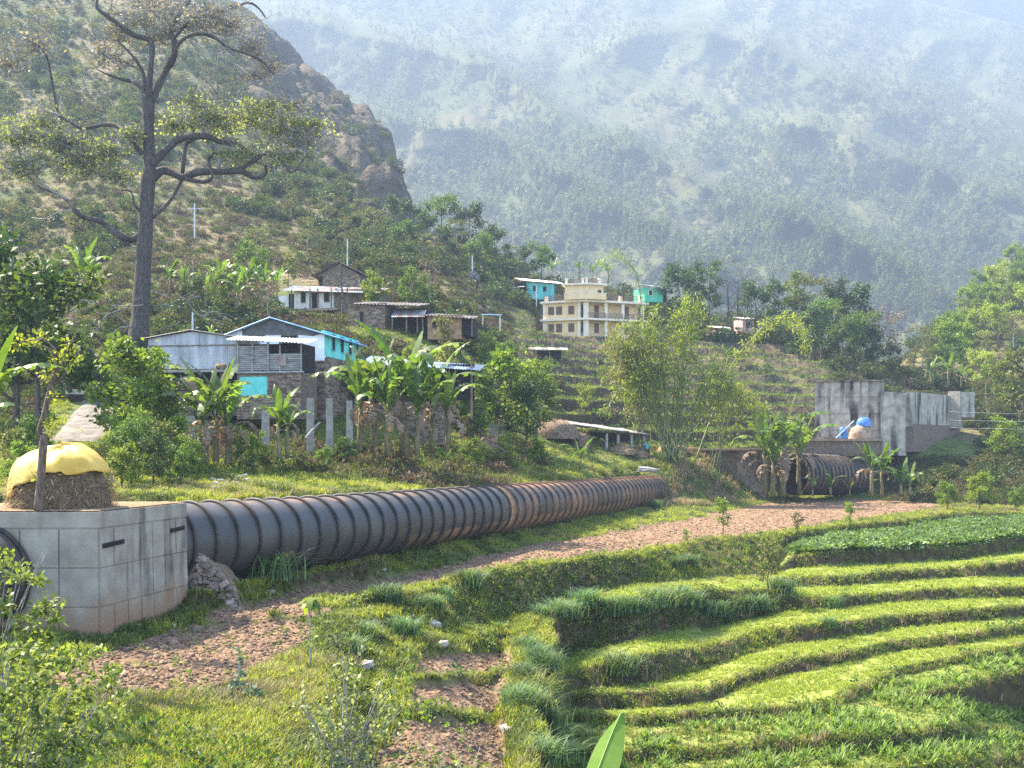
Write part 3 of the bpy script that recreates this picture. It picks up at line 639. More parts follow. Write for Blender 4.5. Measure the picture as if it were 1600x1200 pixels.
# --- bananas
def banana_leaf_mesh(seed, ln=2.6, w=.34, arch=.9, torn=True, m=None, nseg=16):
    """leaf with petiole, midrib fold and torn edges; lies along +x, rising first"""
    q = random.Random(seed); V = []; Q = []; A = []; rn = q.random()
    x = z = 0; ang = R(78); seglen = ln * 1.25 / nseg; pts = []
    for i in range(nseg + 1):
        pts.append((x, z)); ang -= R(arch * 130) / nseg * (.4 + 1.2 * i / nseg); x += math.cos(ang) * seglen; z += math.sin(ang) * seglen
    for i in range(nseg):
        t0, t1 = i / nseg, (i + 1) / nseg
        def wd(t):
            if t < .18: return .035
            s = (t - .18) / .82; return w * min(1, (s * 5) ** .6) * (1 if s < .6 else max(.02, 1 - ((s - .6) / .4) ** 2))
        g0, g1 = (.0, .0)
        if torn and t0 > .2: g1 = q.uniform(.05, .6)
        (x0, z0), (x1, z1) = pts[i], pts[i + 1]; x1t = x1 - (x1 - x0) * g1; 
        for sgn in (-1, 1):
            fold = q.uniform(-1.0, .0) if torn else -.15
            w0, w1 = wd(t0 + 1e-6), wd(t1); o = len(V)
            V += [(x0, 0, z0), (x1, 0, z1), (x1t + .05, sgn * w1, z1 + fold * w1), (x0 + .05, sgn * w0, z0 + fold * w0)]
            A += [min(1, rn * .5 + .25 + q.uniform(-.15, .25))] * 4
            Q.append((o, o + 1, o + 2, o + 3) if sgn > 0 else (o, o + 3, o + 2, o + 1))
    return np_mesh('leaf', np.array(V), np.array(Q), m or L_BANANA, False, {'rnd': np.array(A)})
BL = [banana_leaf_mesh(s, 2.8, .24, a) for s, a in ((1, .45), (2, .75), (3, .95), (4, 1.1), (5, 1.25), (6, .85))]
BLU = [banana_leaf_mesh(s, 2.3, .24, a, False) for s, a in ((7, .12), (8, .22))]
BLD = [banana_leaf_mesh(s, 1.9, .2, 1.55, True, L_BANDRY) for s in (9, 10)]
def stem_mesh(h, r):
    mb = MB(); mb.tube([(0, 0, 0), (.03, 0, h * .35), (-.02, .02, h * .7), (0, 0, h)], [r * 1.2, r, r * .85, r * .55], 8); return mb.mesh('stem', STEM, True)
ST = [stem_mesh(2.4, .17), stem_mesh(1.9, .15)]
def banana(loc, label, sc=1, nl=8, seed=0, dry=3, group='banana plants', upright=2, name='banana_plant', young=False):
    q = random.Random(seed * 7 + 1); t = thing(name, label, 'banana plant', loc, q.uniform(0, 6.28), group, sc)
    h = 2.35 if not young else 1.2
    s = obj('stem', ST[seed % 2], t, (0, 0, 0), (q.uniform(-.06, .06), q.uniform(-.06, .06), 0)); s.scale = (1, 1, h / (2.4 if seed % 2 == 0 else 1.9))
    for k in range(nl):
        me = BLU[k % 2] if k < upright else BL[(k + seed) % 6]
        l = obj('leaf', me, t, (0, 0, h - .08 - .03 * k), (0, q.uniform(-.12, .1), k * 2.4 + q.uniform(-.4, .4)), q.uniform(.8, 1.1))
    for k in range(dry):
        obj('dry_leaf', BLD[k % 2], t, (.05 * math.cos(k * 2.1), .05 * math.sin(k * 2.1), h - .3 - .12 * k), (0, q.uniform(.35, .75), k * 2.1 + q.uniform(-.4, .4)), q.uniform(.7, 1.05))
    return t
# --- arching grass clump
CLUMP = [lmesh('grass_clump', [blades(280, 1.15, .8, .017, s, .52, .2, 4)], L_BLUE) for s in (61, 62, 63)] + [lmesh('grass_clump', [blades(150, .95, .8, .018, s, .5, .25, 4)], L_GRASSD) for s in (64,)]
def clump(loc, label, sc=1, k=0, group='grass clumps on the terrace banks'):
    o = obj('grass_clump', CLUMP[k], None, loc, (0, 0, random.uniform(0, 6.28)), sc); return tag(o, label, 'grass clump', group)
L_MAIZE = leafmat('maize_leaf', (.08, .14, .03), (.2, .27, .07), trans=.4)
MAIZE = [lmesh('maize_plant', [blades(9, .62, .34, .035, s, .38, .03, 4)], L_MAIZE) for s in (71, 72, 73)]
STONEM = mat('field_stone', (.22, .18, .15), (.45, .40, .34), 5, bump=.6, rnd=.25)
def stone_mesh(s, r=.5):
    q = random.Random(s); bm = bmesh.new(); bmesh.ops.create_icosphere(bm, subdivisions=1, radius=r)
    for v in bm.verts: v.co *= q.uniform(.72, 1.1)
    for v in bm.verts: v.co.z *= .62
    me = bpy.data.meshes.new('stone'); bm.to_mesh(me); bm.free(); me.materials.append(STONEM); return me
STONES = [stone_mesh(s) for s in range(5)]
# ------------------------------------------------------------------ surfaces of built things
def concrete(name, c1, c2, streak=(.05, .048, .045), amount=.6, sx=2.2, foot=None):
    m = bpy.data.materials.new(name); m.use_nodes = True; n = m.node_tree.nodes; l = m.node_tree.links; b = n['Principled BSDF']
    b.inputs['Roughness'].default_value = .9; b.inputs['Specular IOR Level'].default_value = .15
    g = n.new('ShaderNodeNewGeometry')
    def nz(sc, st, det=8):
        mp = n.new('ShaderNodeMapping'); mp.inputs['Scale'].default_value = st; l.new(g.outputs['Position'], mp.inputs[0])
        q = n.new('ShaderNodeTexNoise'); q.inputs['Scale'].default_value = sc; q.inputs['Detail'].default_value = det; l.new(mp.outputs[0], q.inputs[0]); return q.outputs[0]
    def ramp(f, p0, p1, a, c):
        r = n.new('ShaderNodeValToRGB'); e = r.color_ramp.elements; e[0].position, e[1].position = p0, p1; e[0].color, e[1].color = (*a, 1), (*c, 1); l.new(f, r.inputs[0]); return r.outputs[0]
    base = ramp(nz(1.4, (1, 1, 1)), .3, .7, c1, c2)
    f = ramp(nz(sx, (1, 1, .09)), .47, .62, (0, 0, 0), (1, 1, 1)); f2 = ramp(nz(.5, (1, 1, .6)), .38, .6, (0, 0, 0), (1, 1, 1))
    mu = n.new('ShaderNodeMath'); mu.operation = 'MULTIPLY'; l.new(f, mu.inputs[0]); l.new(f2, mu.inputs[1])
    m2 = n.new('ShaderNodeMath'); m2.operation = 'MULTIPLY'; m2.inputs[1].default_value = amount; l.new(mu.outputs[0], m2.inputs[0])
    mx = n.new('ShaderNodeMix'); mx.data_type = 'RGBA'; l.new(m2.outputs[0], mx.inputs[0]); l.new(base, mx.inputs[6]); mx.inputs[7].default_value = (*streak, 1)
    fin = mx.outputs[2]
    if foot is not None:        # mud splashed up from the foot
        sx_ = n.new('ShaderNodeSeparateXYZ'); l.new(g.outputs['Position'], sx_.inputs[0]); ma = n.new('ShaderNodeMath'); ma.operation = 'MULTIPLY_ADD'; l.new(nz(1.3, (1, 1, .3)), ma.inputs[0]); ma.inputs[1].default_value = -2.2; l.new(sx_.outputs[2], ma.inputs[2])
        mr = n.new('ShaderNodeMapRange'); mr.inputs[1].default_value = foot - .6; mr.inputs[2].default_value = foot - 1.7; l.new(ma.outputs[0], mr.inputs[0])
        m9 = n.new('ShaderNodeMix'); m9.data_type = 'RGBA'; l.new(mr.outputs[0], m9.inputs[0]); l.new(fin, m9.inputs[6]); m9.inputs[7].default_value = (.24, .145, .085, 1); fin = m9.outputs[2]
    l.new(fin, b.inputs['Base Color'])
    bp = n.new('ShaderNodeBump'); bp.inputs['Strength'].default_value = .5; bp.inputs['Distance'].default_value = .03; l.new(nz(12, (1, 1, 1)), bp.inputs['Height']); l.new(bp.outputs[0], b.inputs['Normal'])
    return m
CONC = concrete('board_marked_concrete', (.19, .165, .13), (.32, .285, .23), (.045, .036, .028), .85, 1.9, -4.8)
CONCW = concrete('weathered_concrete', (.23, .195, .15), (.42, .37, .295), (.024, .02, .017), .98, 1.5)
CONCO = concrete('old_brown_concrete', (.13, .10, .075), (.30, .245, .19), (.035, .03, .025), .9, 2)
PILLAR = mat('pillar_concrete', (.20, .18, .15), (.31, .28, .235), 3, bump=.3)
STONEW = mat('dry_stone_wall', (.09, .065, .045), (.26, .195, .14), 5.5, bump=1, bscale=9, stretch=(1, 1, 2.6), c3=(.38, .31, .24), dist=.12)
MUD = mat('mud_plaster', (.20, .115, .06), (.34, .21, .115), 2, bump=.5)
TIN = mat('grey_tin', (.20, .21, .22), (.40, .41, .42), 1.3, rough=.5, metal=.35, bump=.1, spec=.5, stretch=(1, 1, .25))
TIND = mat('dark_tin', (.07, .068, .066), (.13, .125, .12), 2, rough=.6, metal=.2)
TINR = mat('rusty_tin', (.20, .13, .095), (.42, .35, .30), 1.1, rough=.6, metal=.2, stretch=(1, .3, 1), c3=(.5, .46, .42))
TINW = mat('white_tin', (.55, .55, .55), (.78, .78, .77), 1.2, rough=.45, metal=.1, spec=.5)
TINB = mat('blue_tin', (.10, .26, .50), (.24, .44, .68), .9, rough=.4, metal=.1, spec=.5, stretch=(1, .3, 1))
WHITE = mat('white_paint', (.62, .62, .62), (.80, .80, .79), 1.5, rough=.7, bump=.1)
CREAMW = mat('cream_whitewash', (.58, .54, .47), (.75, .71, .64), 1.5)
TEAL = mat('turquoise_paint', (.10, .47, .40), (.17, .60, .52), 1.2, rough=.6)
TEALD = mat('teal_paint', (.05, .28, .28), (.10, .40, .40), 1.2, rough=.6)
GREENP = mat('green_paint', (.06, .36, .22), (.10, .46, .30), 1.2, rough=.6)
CREAM = mat('cream_paint', (.63, .44, .22), (.72, .53, .30), .8, rough=.7)
CREAMT = mat('cream_trim', (.62, .51, .37), (.72, .61, .46), .8, rough=.7)
PINK = mat('pink_paint', (.5, .3, .26), (.62, .42, .36), 2)
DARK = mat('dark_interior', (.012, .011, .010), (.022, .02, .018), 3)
WOOD = mat('weathered_wood', (.10, .07, .048), (.24, .18, .13), 3, bump=.5, stretch=(1, 1, .3))
WOODG = mat('grey_wood', (.18, .165, .15), (.34, .32, .29), 3, bump=.5, stretch=(.4, .4, 2))
BROWNF = mat('brown_window_paint', (.09, .045, .032), (.16, .085, .06), 3, rough=.5)
RAIL = mat('brown_railing', (.12, .08, .065), (.2, .14, .11), 3, rough=.6)
TARPY = mat('yellow_tarp', (.52, .30, .035), (.66, .42, .075), 1.4, rough=.45, bump=.35, bscale=5, spec=.4, trans=.12, tcol=(1, 1, .9))
TARPB = mat('blue_plastic', (.04, .13, .34), (.08, .22, .48), 2, rough=.4, spec=.4)
STEELG = mat('grey_steel', (.36, .37, .38), (.5, .5, .5), 3, rough=.45, metal=.3)
SLATE = mat('slate_roof', (.10, .085, .075), (.25, .215, .19), 2.5, bump=.6)
EARTHP = mat('packed_earth', (.20, .13, .085), (.34, .25, .18), 2, bump=.5)
HAYD = mat('dung_and_straw', (.09, .06, .04), (.22, .155, .10), 5, bump=1, bscale=9)
SKIN = mat('skin', (.25, .13, .08), (.28, .15, .09), 3, rough=.6)
HAIR = mat('black_hair', (.01, .009, .008), (.02, .017, .015), 9)
SHIRT = mat('turquoise_cloth', (.06, .42, .46), (.10, .50, .54), 4)
COWM = mat('brown_hide', (.055, .028, .018), (.10, .05, .032), 3)

class Face:
    """a vertical wall plane between two surveyed corners (column, distance)"""
    def __init__(s, a, b, org):
        s.A = Vector(((a[0] - 800) * a[1] / F, a[1], 0)); s.B = Vector(((b[0] - 800) * b[1] / F, b[1], 0)); s.o = Vector(org)
        s.t = (s.B - s.A).normalized(); s.n = Vector((s.t.y, -s.t.x, 0)); s.L = (s.B - s.A).length; s.dm = (a[1] + b[1]) / 2
        if s.n.dot(-s.A) < 0: s.n = -s.n
    def x(s, u):
        k = (u - 800) / F; t = s.t; den = t.x - k * t.y
        return (k * s.A.y - s.A.x) / den
    def z(s, v): return (H0 - v) * s.dm / F
    def p(s, x, out, z): return s.A + s.t * x + s.n * out + Vector((0, 0, z)) - s.o
    def boxm(s, mb, x0, x1, z0, z1, o0, o1):
        mb.hexa([s.p(x0, o1, z0), s.p(x1, o1, z0), s.p(x1, o0, z0), s.p(x0, o0, z0), s.p(x0, o1, z1), s.p(x1, o1, z1), s.p(x1, o0, z1), s.p(x0, o0, z1)])
    def box(s, name, m, par, u0, u1, v0, v1, o0=-.2, o1=0.):
        mb = MB(); s.boxm(mb, s.x(u0), s.x(u1), s.z(v1), s.z(v0), o0, o1); return mb.build(name, m, par)
    def poly(s, name, m, par, uv, o0=-.15, o1=0.):
        mb = MB(); mb.prism([s.p(s.x(u), o1, s.z(v)) for u, v in uv], -s.n * (o1 - o0)); return mb.build(name, m, par)
    def window(s, par, u0, u1, v0, v1, fm, pm=DARK, fw=.08, name='window', bars=0, proud=.05):
        x0, x1, z0, z1 = s.x(u0), s.x(u1), s.z(v1), s.z(v0); mb = MB()
        s.boxm(mb, x0 - fw, x0, z0 - fw, z1 + fw, 0, proud); s.boxm(mb, x1, x1 + fw, z0 - fw, z1 + fw, 0, proud); s.boxm(mb, x0, x1, z1, z1 + fw, 0, proud); s.boxm(mb, x0, x1, z0 - fw, z0, 0, proud + .03)
        w = mb.build(name, fm, par)
        mb = MB(); s.boxm(mb, x0 + .002, x1 - .002, z0 + .002, z1 - .002, 0, .012); mb.build('pane' if name == 'window' else 'leaf', pm, w)
        for k in range(bars):
            mb = MB(); xx = x0 + (x1 - x0) * (k + 1) / (bars + 1); s.boxm(mb, xx - .03, xx + .03, z0 + .002, z1 - .002, .013, .04); mb.build('mullion', fm, w)
        return w
def sheet(par, p0, a, b, m, nw=8, amp=.035, name='roof_sheet', th=.02):
    """corrugated sheet from corner p0; ridges repeat along a and run along b"""
    p0, a, b = Vector(p0), Vector(a), Vector(b); n = a.cross(b).normalized()
    if n.z < 0: n = -n
    V = []; Fc = []; k = nw * 4
    for lay in (0, 1):
        for j in (0, 1):
            for i in range(k + 1):
                V.append(p0 + a * (i / k) + b * j + n * (amp * math.sin(i * math.pi / 2) - lay * th))
    w = k + 1
    for i in range(k):
        Fc += [(i, i + 1, w + i + 1, w + i), (2 * w + i, 3 * w + i, 3 * w + i + 1, 2 * w + i + 1), (i, 2 * w + i, 2 * w + i + 1, i + 1), (w + i, w + i + 1, 3 * w + i + 1, 3 * w + i)]
    mb = MB(); mb.add(V, Fc); return mb.build(name, m, par)
def roof_of(par, p0, a, b, m, n, lap=.0, **k):
    p0, a, b = Vector(p0), Vector(a), Vector(b); nn = a.cross(b).normalized(); nn = nn if nn.z > 0 else -nn
    for i in range(n):
        jit = nn * (.012 * (i % 2)) + b * random.uniform(-.015, .015)
        sheet(par, p0 + a * (i / n) + jit, a * (1.02 / n), b, m[i % len(m)] if isinstance(m, list) else m, **k)

# ------------------------------------------------------------------ anchor block, pipes
zt = -1.92; A0 = Vector((-17.9, 32.15)); C0 = Vector((-12.14, 32.3)); C1 = Vector((-11.12, 37.5)); B0 = A0 + (C1 - C0) * 1.05
blk = thing('concrete_block', 'tall grey board-marked concrete block holding the near end of the pipe', 'anchor block', (-13.4, 33, -6.2)); bo = Vector((-13.4, 33, -6.2))
def v3(p, z): return Vector((p.x, p.y, z)) - bo
mb = MB(); core = [A0, C0, C1, B0]; cen = (A0 + C0 + C1 + B0) / 4
ins = [p + (cen - p) * .012 for p in core]; low = [p + (p - cen) * .035 for p in ins]
mb.add([v3(p, -7.2) for p in low] + [v3(p, zt - .25) for p in ins], [(3, 2, 1, 0), (4, 5, 6, 7), (0, 1, 5, 4), (1, 2, 6, 5), (2, 3, 7, 6), (3, 0, 4, 7)])
mb.build('body', CONC, blk)
mb = MB(); mb.prism([v3(p + (p - cen) * .004, zt - .46) for p in core], (0, 0, .46)); mb.build('cap', CONC, blk)
def lerp2(a, b, t): return a + (b - a) * t
def panels(a, b, n, rows):
    nrm = Vector((b.y - a.y, -(b.x - a.x))).normalized()
    for i in range(n):
        for j in range(rows):
            t0, t1 = (i + .02) / n, (i + .98) / n; z0 = -7.0 + (zt - .49 + 7.0) * (j + .012) / rows; z1 = -7.0 + (zt - .49 + 7.0) * (j + .982) / rows
            def q(t, z):
                p = lerp2(a, b, t); f = .012 - .035 * (zt - .25 - z) / (5.0) ; pr = p + (cen - p) * f; return pr
            th = random.uniform(.025, .06); mb = MB(); c = []
            for off in (-.02, th):
                c += [v3(q(t0, z0) + nrm * off, z0), v3(q(t1, z0) + nrm * off, z0), v3(q(t1, z1) + nrm * off, z1), v3(q(t0, z1) + nrm * off, z1)]
            mb.add(c, [(0, 1, 2, 3), (4, 7, 6, 5), (0, 4, 5, 1), (1, 5, 6, 2), (2, 6, 7, 3), (3, 7, 4, 0)]); mb.build('panel', CONC, blk)
panels(C0, C1, 7, 4); panels(A0, C0, 5, 4)
nr = Vector((C1.y - C0.y, -(C1.x - C0.x))).normalized()
for t0, t1, z0 in ((.03, .24, -3.0), (.78, .95, -2.85)):
    mb = MB(); a = lerp2(C0, C1, t0); b = lerp2(C0, C1, t1); a = a + (a - cen) * .008; b = b + (b - cen) * .008
    mb.hexa([v3(a - nr * .1, z0), v3(b - nr * .1, z0 + .05), v3(b + nr * .05, z0 + .05), v3(a + nr * .05, z0), v3(a - nr * .1, z0 + .13), v3(b - nr * .1, z0 + .18), v3(b + nr * .05, z0 + .18), v3(a + nr * .05, z0 + .13)])
    mb.build('slot', DARK, blk)
mb = MB(); mb.add([v3(p + (cen - p) * .02, zt + (.03 if i else .03)) for i, p in enumerate(core)] + [v3(p + (cen - p) * .05, zt + .055) for p in core], [(0, 1, 5, 4), (1, 2, 6, 5), (2, 3, 7, 6), (3, 0, 4, 7), (4, 5, 6, 7)]); mb.build('chaff_layer', STRAW, blk)

PIPEM = bpy.data.materials.new('black_pipe_paint'); PIPEM.use_nodes = True
def pipe_nodes(m):
    n = m.node_tree.nodes; l = m.node_tree.links; b = n['Principled BSDF']; b.inputs['Specular IOR Level'].default_value = .45
    g = n.new('ShaderNodeNewGeometry')
    def nz(sc, st=(1, 1, 1), det=8):
        mp = n.new('ShaderNodeMapping'); mp.inputs['Scale'].default_value = st; l.new(g.outputs['Position'], mp.inputs[0])
        q = n.new('ShaderNodeTexNoise'); q.inputs['Scale'].default_value = sc; q.inputs['Detail'].default_value = det; l.new(mp.outputs[0], q.inputs[0]); return q.outputs[0]
    def ramp(f, p0, p1, a, c):
        r = n.new('ShaderNodeValToRGB'); e = r.color_ramp.elements; e[0].position, e[1].position = p0, p1; e[0].color, e[1].color = (*a, 1), (*c, 1); l.new(f, r.inputs[0]); return r.outputs[0]
    base = ramp(nz(.8), .3, .7, (.028, .025, .023), (.06, .053, .047))
    at = n.new('ShaderNodeAttribute'); at.attribute_name = 'rust'
    ad = n.new('ShaderNodeMath'); ad.operation = 'MULTIPLY_ADD'; l.new(nz(.55, (1, 1, .5)), ad.inputs[0]); ad.inputs[1].default_value = 1.6; l.new(at.outputs['Fac'], ad.inputs[2])
    f = ramp(ad.outputs[0], 1.05, 1.35, (0, 0, 0), (1, 1, 1))
    f = ramp(ad.outputs[0], .98, 1.0, (0, 0, 0), (1, 1, 1)) if False else f
    mr = n.new('ShaderNodeMapRange'); mr.inputs[1].default_value = 1.0; mr.inputs[2].default_value = 1.5; mr.clamp = True; l.new(ad.outputs[0], mr.inputs[0])
    rust = ramp(nz(3), .3, .7, (.13, .06, .03), (.30, .17, .09))
    mx = n.new('ShaderNodeMix'); mx.data_type = 'RGBA'; l.new(mr.outputs[0], mx.inputs[0]); l.new(base, mx.inputs[6]); l.new(rust, mx.inputs[7])
    l.new(mx.outputs[2], b.inputs['Base Color']); b.inputs['Roughness'].default_value = .5
    bp = n.new('ShaderNodeBump'); bp.inputs['Strength'].default_value = .15; bp.inputs['Distance'].default_value = .05; l.new(nz(1.2), bp.inputs['Height']); l.new(bp.outputs[0], b.inputs['Normal'])
pipe_nodes(PIPEM)
RUST = mat('rust_orange', (.19, .095, .045), (.34, .20, .11), 3, bump=.3)
RIBM = mat('black_rib', (.018, .018, .02), (.06, .045, .035), 2, rough=.55)
RIBR = mat('rusty_rib', (.05, .032, .024), (.16, .09, .055), 2, rough=.7)
def ring_mesh(r, h, w, m, seg=56):
    V = []; Q = []
    for k in range(seg):
        a = 2 * math.pi * k / seg; c, s = math.cos(a), math.sin(a)
        for rr, y in ((r - .03, -w), (r + h, -w), (r + h, w), (r - .03, w)): V.append((c * rr, y, s * rr))
    for k in range(seg):
        for j in range(4): Q.append((k * 4 + j, k * 4 + (j + 1) % 4, ((k + 1) % seg) * 4 + (j + 1) % 4, ((k + 1) % seg) * 4 + j))
    return np_mesh('rib', np.array(V), np.array(Q), m)
def pipe(name, label, pts, r, spacing, ribm, rustfun, first=.6, band=None, h=.11, w=.035):
    """ribbed pipe along a centre line of points (smoothed)"""
    pts = [Vector(p) for p in pts]; a = pts[0]; fine = []
    for i in range(len(pts) - 1):
        p0 = pts[max(i - 1, 0)]; p1 = pts[i]; p2_ = pts[i + 1]; p3 = pts[min(i + 2, len(pts) - 1)]
        for k in range(24):
            x = k / 24; fine.append(.5 * ((2 * p1) + (p2_ - p0) * x + (2 * p0 - 5 * p1 + 4 * p2_ - p3) * x * x + (3 * p1 - p0 - 3 * p2_ + p3) * x ** 3))
    fine.append(pts[-1]); cum = [0]
    for i in range(1, len(fine)): cum.append(cum[-1] + (fine[i] - fine[i - 1]).length)
    L = cum[-1]; cu = np.array(cum); fa = np.array([tuple(p) for p in fine])
    def at(y):
        p = Vector([np.interp(y, cu, fa[:, c]) for c in range(3)]); q = Vector([np.interp(min(y + .3, L), cu, fa[:, c]) - np.interp(max(y - .3, 0), cu, fa[:, c]) for c in range(3)]).normalized(); return p - a, q.to_track_quat('Y', 'Z')
    t = thing(name, label, 'pipe', a); n = int(L / .7); seg = 56; V = []; A = []
    for i in range(n + 1):
        y = L * i / n; p, qt = at(y)
        for k in range(seg):
            w_ = 2 * math.pi * k / seg; V.append(p + qt @ Vector((math.cos(w_) * r, 0, math.sin(w_) * r))); A.append(rustfun(y, math.sin(w_)))
    Q = [(i * seg + k, i * seg + (k + 1) % seg, (i + 1) * seg + (k + 1) % seg, (i + 1) * seg + k) for i in range(n) for k in range(seg)]
    obj('shell', np_mesh('shell', np.array([tuple(v) for v in V]), np.array(Q), PIPEM, True, {'rust': A}), t)
    rm = [ring_mesh(r, h, w, m) for m in ribm]; y = first
    while y < L - .2:
        o = obj('rib', rm[0] if (band is None or y < band or len(rm) < 2) else rm[1], t); o.rotation_mode = 'QUATERNION'; o.location, o.rotation_quaternion = at(y); y += spacing(y) if callable(spacing) else spacing
    return t, at
PR = 1.4
def paxis(d): return Vector((-9.75 + .365 * (d - 41.8), d, -2.03 - (d - 38) * .0117 - PR))
pm, PL = pipe('pipe', 'long black ribbed steel pipe lying across the field from the concrete block', [(-14.6, 34.4, -3.4), (-13.5, 36.6, -3.41), (-12.1, 38.9, -3.43), paxis(46.5), paxis(60), paxis(90), paxis(119.5)], PR, lambda y: 1.08 + .3 * min(1, max(0, (y - 6) / 14)), [RIBM, RIBR],
              lambda y, s: (.5 if y > 33 else .0) + (.5 if s < -.4 else 0) * (1 if y > 20 or 8.5 < y < 10.2 else .25) + (.38 if s > .9 else 0) - .12, band=34)
yb = (paxis(67.2) - paxis(37.4)).length + 1.8
o = obj('rust_band', ring_mesh(PR + .02, .012, .42, RUST), pm); o.rotation_mode = 'QUATERNION'; o.location, o.rotation_quaternion = PL(yb)
pl, _ = pipe('pipe', 'black ribbed pipe leaving the left face of the concrete block', [(-15.2, 33.2, -3.75), (-16.2, 30.5, -3.95), (-18.2, 26, -4.3), (-20.5, 22.3, -4.6)], 1.42, .62, [RIBM], lambda y, s: 0, first=.8)
p2, _ = pipe('pipe', 'rust-brown ribbed pipe half hidden behind the banana plants', [P(1236, 741, 116.5), P(1290, 742, 121), P(1338, 744, 125)], 2.1, .8, [RIBM, RIBM], lambda y, s: .42, h=.14, w=.06)

# rubble masonry pier beside the block
pier = thing('masonry_pier', 'sloping rubble stone pier between the concrete block and pipe', 'stone pier', P(330, 958, 38.2)); po = pier.location
pol = [(288, 846), (300, 850), (318, 872), (340, 893), (352, 908), (368, 926), (378, 950), (340, 962), (288, 968)]
mb = MB(); mb.prism([P(u, v, 38.3) - po for u, v in pol], (0, 1.5, 0)); mb.build('core', HAYD, pier)
q = random.Random(5); cnt = 0
pu, pv = np.array([p[0] for p in pol]), np.array([p[1] for p in pol])
PST = [None] * 6; PSTM = mat('pier_stone', (.10, .075, .058), (.27, .21, .165), 4, bump=.7, rnd=.35)
for k in range(6):
    bm = bmesh.new(); bmesh.ops.create_cube(bm, size=1)
    for v in bm.verts: v.co = Vector((v.co.x * .26 * q.uniform(.75, 1.1), v.co.y * .22, v.co.z * .15 * q.uniform(.75, 1.1)))
    bmesh.ops.bevel(bm, geom=bm.edges[:], offset=.022, segments=1, affect='EDGES'); PST[k] = bpy.data.meshes.new('stone'); bm.to_mesh(PST[k]); bm.free(); PST[k].materials.append(PSTM)
v = 852
while v < 966:
    u = 289 + q.uniform(0, 5)
    while u < 380:
        if inpoly(np.array([float(u)]), np.array([float(v)]), pol)[0]:
            obj('stone', PST[cnt % 6], pier, P(u, v + q.uniform(-2, 2), 38.25 + q.uniform(-.1, .08)) - po, (q.uniform(-.5, .5), q.uniform(-.55, .55), q.uniform(-.5, .5)), q.uniform(.6, 1.5)); cnt += 1
        u += q.uniform(8, 12)
    v += 6.4

# hay stack with tarpaulin, pollarded tree in front of it
hs = thing('hay_stack', 'domed straw stack on top of the concrete block', 'hay stack', P(95, 800, 34.05)); hs.location.z = zt + .03; hs.scale = (1.07,) * 3
STRAWD = mat('old_straw', (.09, .058, .034), (.22, .15, .09), 14, bump=1)
def dome(rx, ry, h, off, ul, vl, fn=None, power=.62):
    V = []; Q = []
    for j in range(vl + 1):
        for i in range(ul):
            a = 2 * math.pi * i / ul; t = j / vl; s = math.cos(t * math.pi / 2) ** power; z = math.sin(t * math.pi / 2) ** .9
            k = 1 + .05 * math.sin(3 * a + 5 * t) + .03 * math.sin(9 * a + 7 * t); V.append(((rx * s * k + off * math.cos(a) * 0) * math.cos(a), ry * s * k * math.sin(a), h * z))
    for j in range(vl):
        for i in range(ul): Q.append((j * ul + i, j * ul + (i + 1) % ul, (j + 1) * ul + (i + 1) % ul, (j + 1) * ul + i))
    return np.array(V), np.array(Q)
V_, Q_ = dome(1.33, 1.2, 1.58, 0, 40, 12); V_ += np.random.default_rng(3).normal(size=V_.shape) * .025
obj('straw_body', np_mesh('straw_body', V_, Q_, STRAWD), hs)
r_ = np.random.default_rng(4); idx = r_.integers(0, 40 * 5, 2600); C_ = V_[idx] * (1 + r_.uniform(-.02, .05, (2600, 1))) + r_.normal(size=(2600, 3)) * .05; C_[:, 2] = np.abs(C_[:, 2])
ob = obj('loose_straw', lmesh('loose_straw', [leaves(C_, .3, .008, up=.1, outc=np.array((0, 0, .3)), droop=1.3, seed=5)], L_DRY), hs)
# tarp: drapes further down on the left side
ul, vl = 72, 22; V = []; Q = []
for j in range(vl + 1):
    for i in range(ul):
        a = 2 * math.pi * i / ul; lowt = .40 - .36 * max(0, math.cos(a - math.pi * 1.02)) ** 1.0 + .02 * math.sin(5 * a) + .012 * math.sin(11 * a + 1)
        if math.cos(a) > .35: lowt = .36 + .015 * math.sin(7 * a)
        t = lowt + (1 - lowt) * j / vl; s = math.cos(min(1, t) * math.pi / 2) ** .62; z = math.sin(min(1, t) * math.pi / 2) ** .9
        k = 1.10 + .05 * math.sin(3 * a + 5 * t) + .035 * math.sin(9 * a + 3 * t) * (1 - j / vl) + .02 * math.sin(17 * a + 9 * t) + .03 * abs(math.sin(4 * a + 2.2 * t + 1)) * (1 - j / vl)
        V.append((1.33 * s * k * math.cos(a), 1.2 * s * k * math.sin(a), 1.58 * z * (1.07 + .07 * math.cos(a - 1.2)) + .07 + .03 * math.sin(6 * a + 11 * t) + .025 * abs(math.sin(5 * a - 7 * t))))
for j in range(vl):
    for i in range(ul): Q.append((j * ul + i, j * ul + (i + 1) % ul, (j + 1) * ul + (i + 1) % ul, (j + 1) * ul + i))
tp = obj('tarpaulin', np_mesh('tarpaulin', np.array(V), np.array(Q), TARPY, True), None, hs.location, None, 1.07); tag(tp, 'yellow plastic tarpaulin draped over the straw stack', 'tarpaulin')
sm = tp.modifiers.new('thick', 'SOLIDIFY'); sm.thickness = .012
pt = thing('pollarded_tree', 'cut-back tree with knobbly trunk in front of the yellow tarpaulin', 'tree', P(60, 800, 32.42))
def PP(lst, d, o): return [P(u, v, d + (x[0] if x else 0)) - o for u, v, *x in lst]
mb = MB(); pt.location.z = zt + .02; o_ = pt.location
mb.tube(PP([(60, 803), (61, 785), (63, 760), (66, 720), (68, 690), (68, 680)], 32.42, o_), [.14, .13, .12, .12, .125, .1], 9)
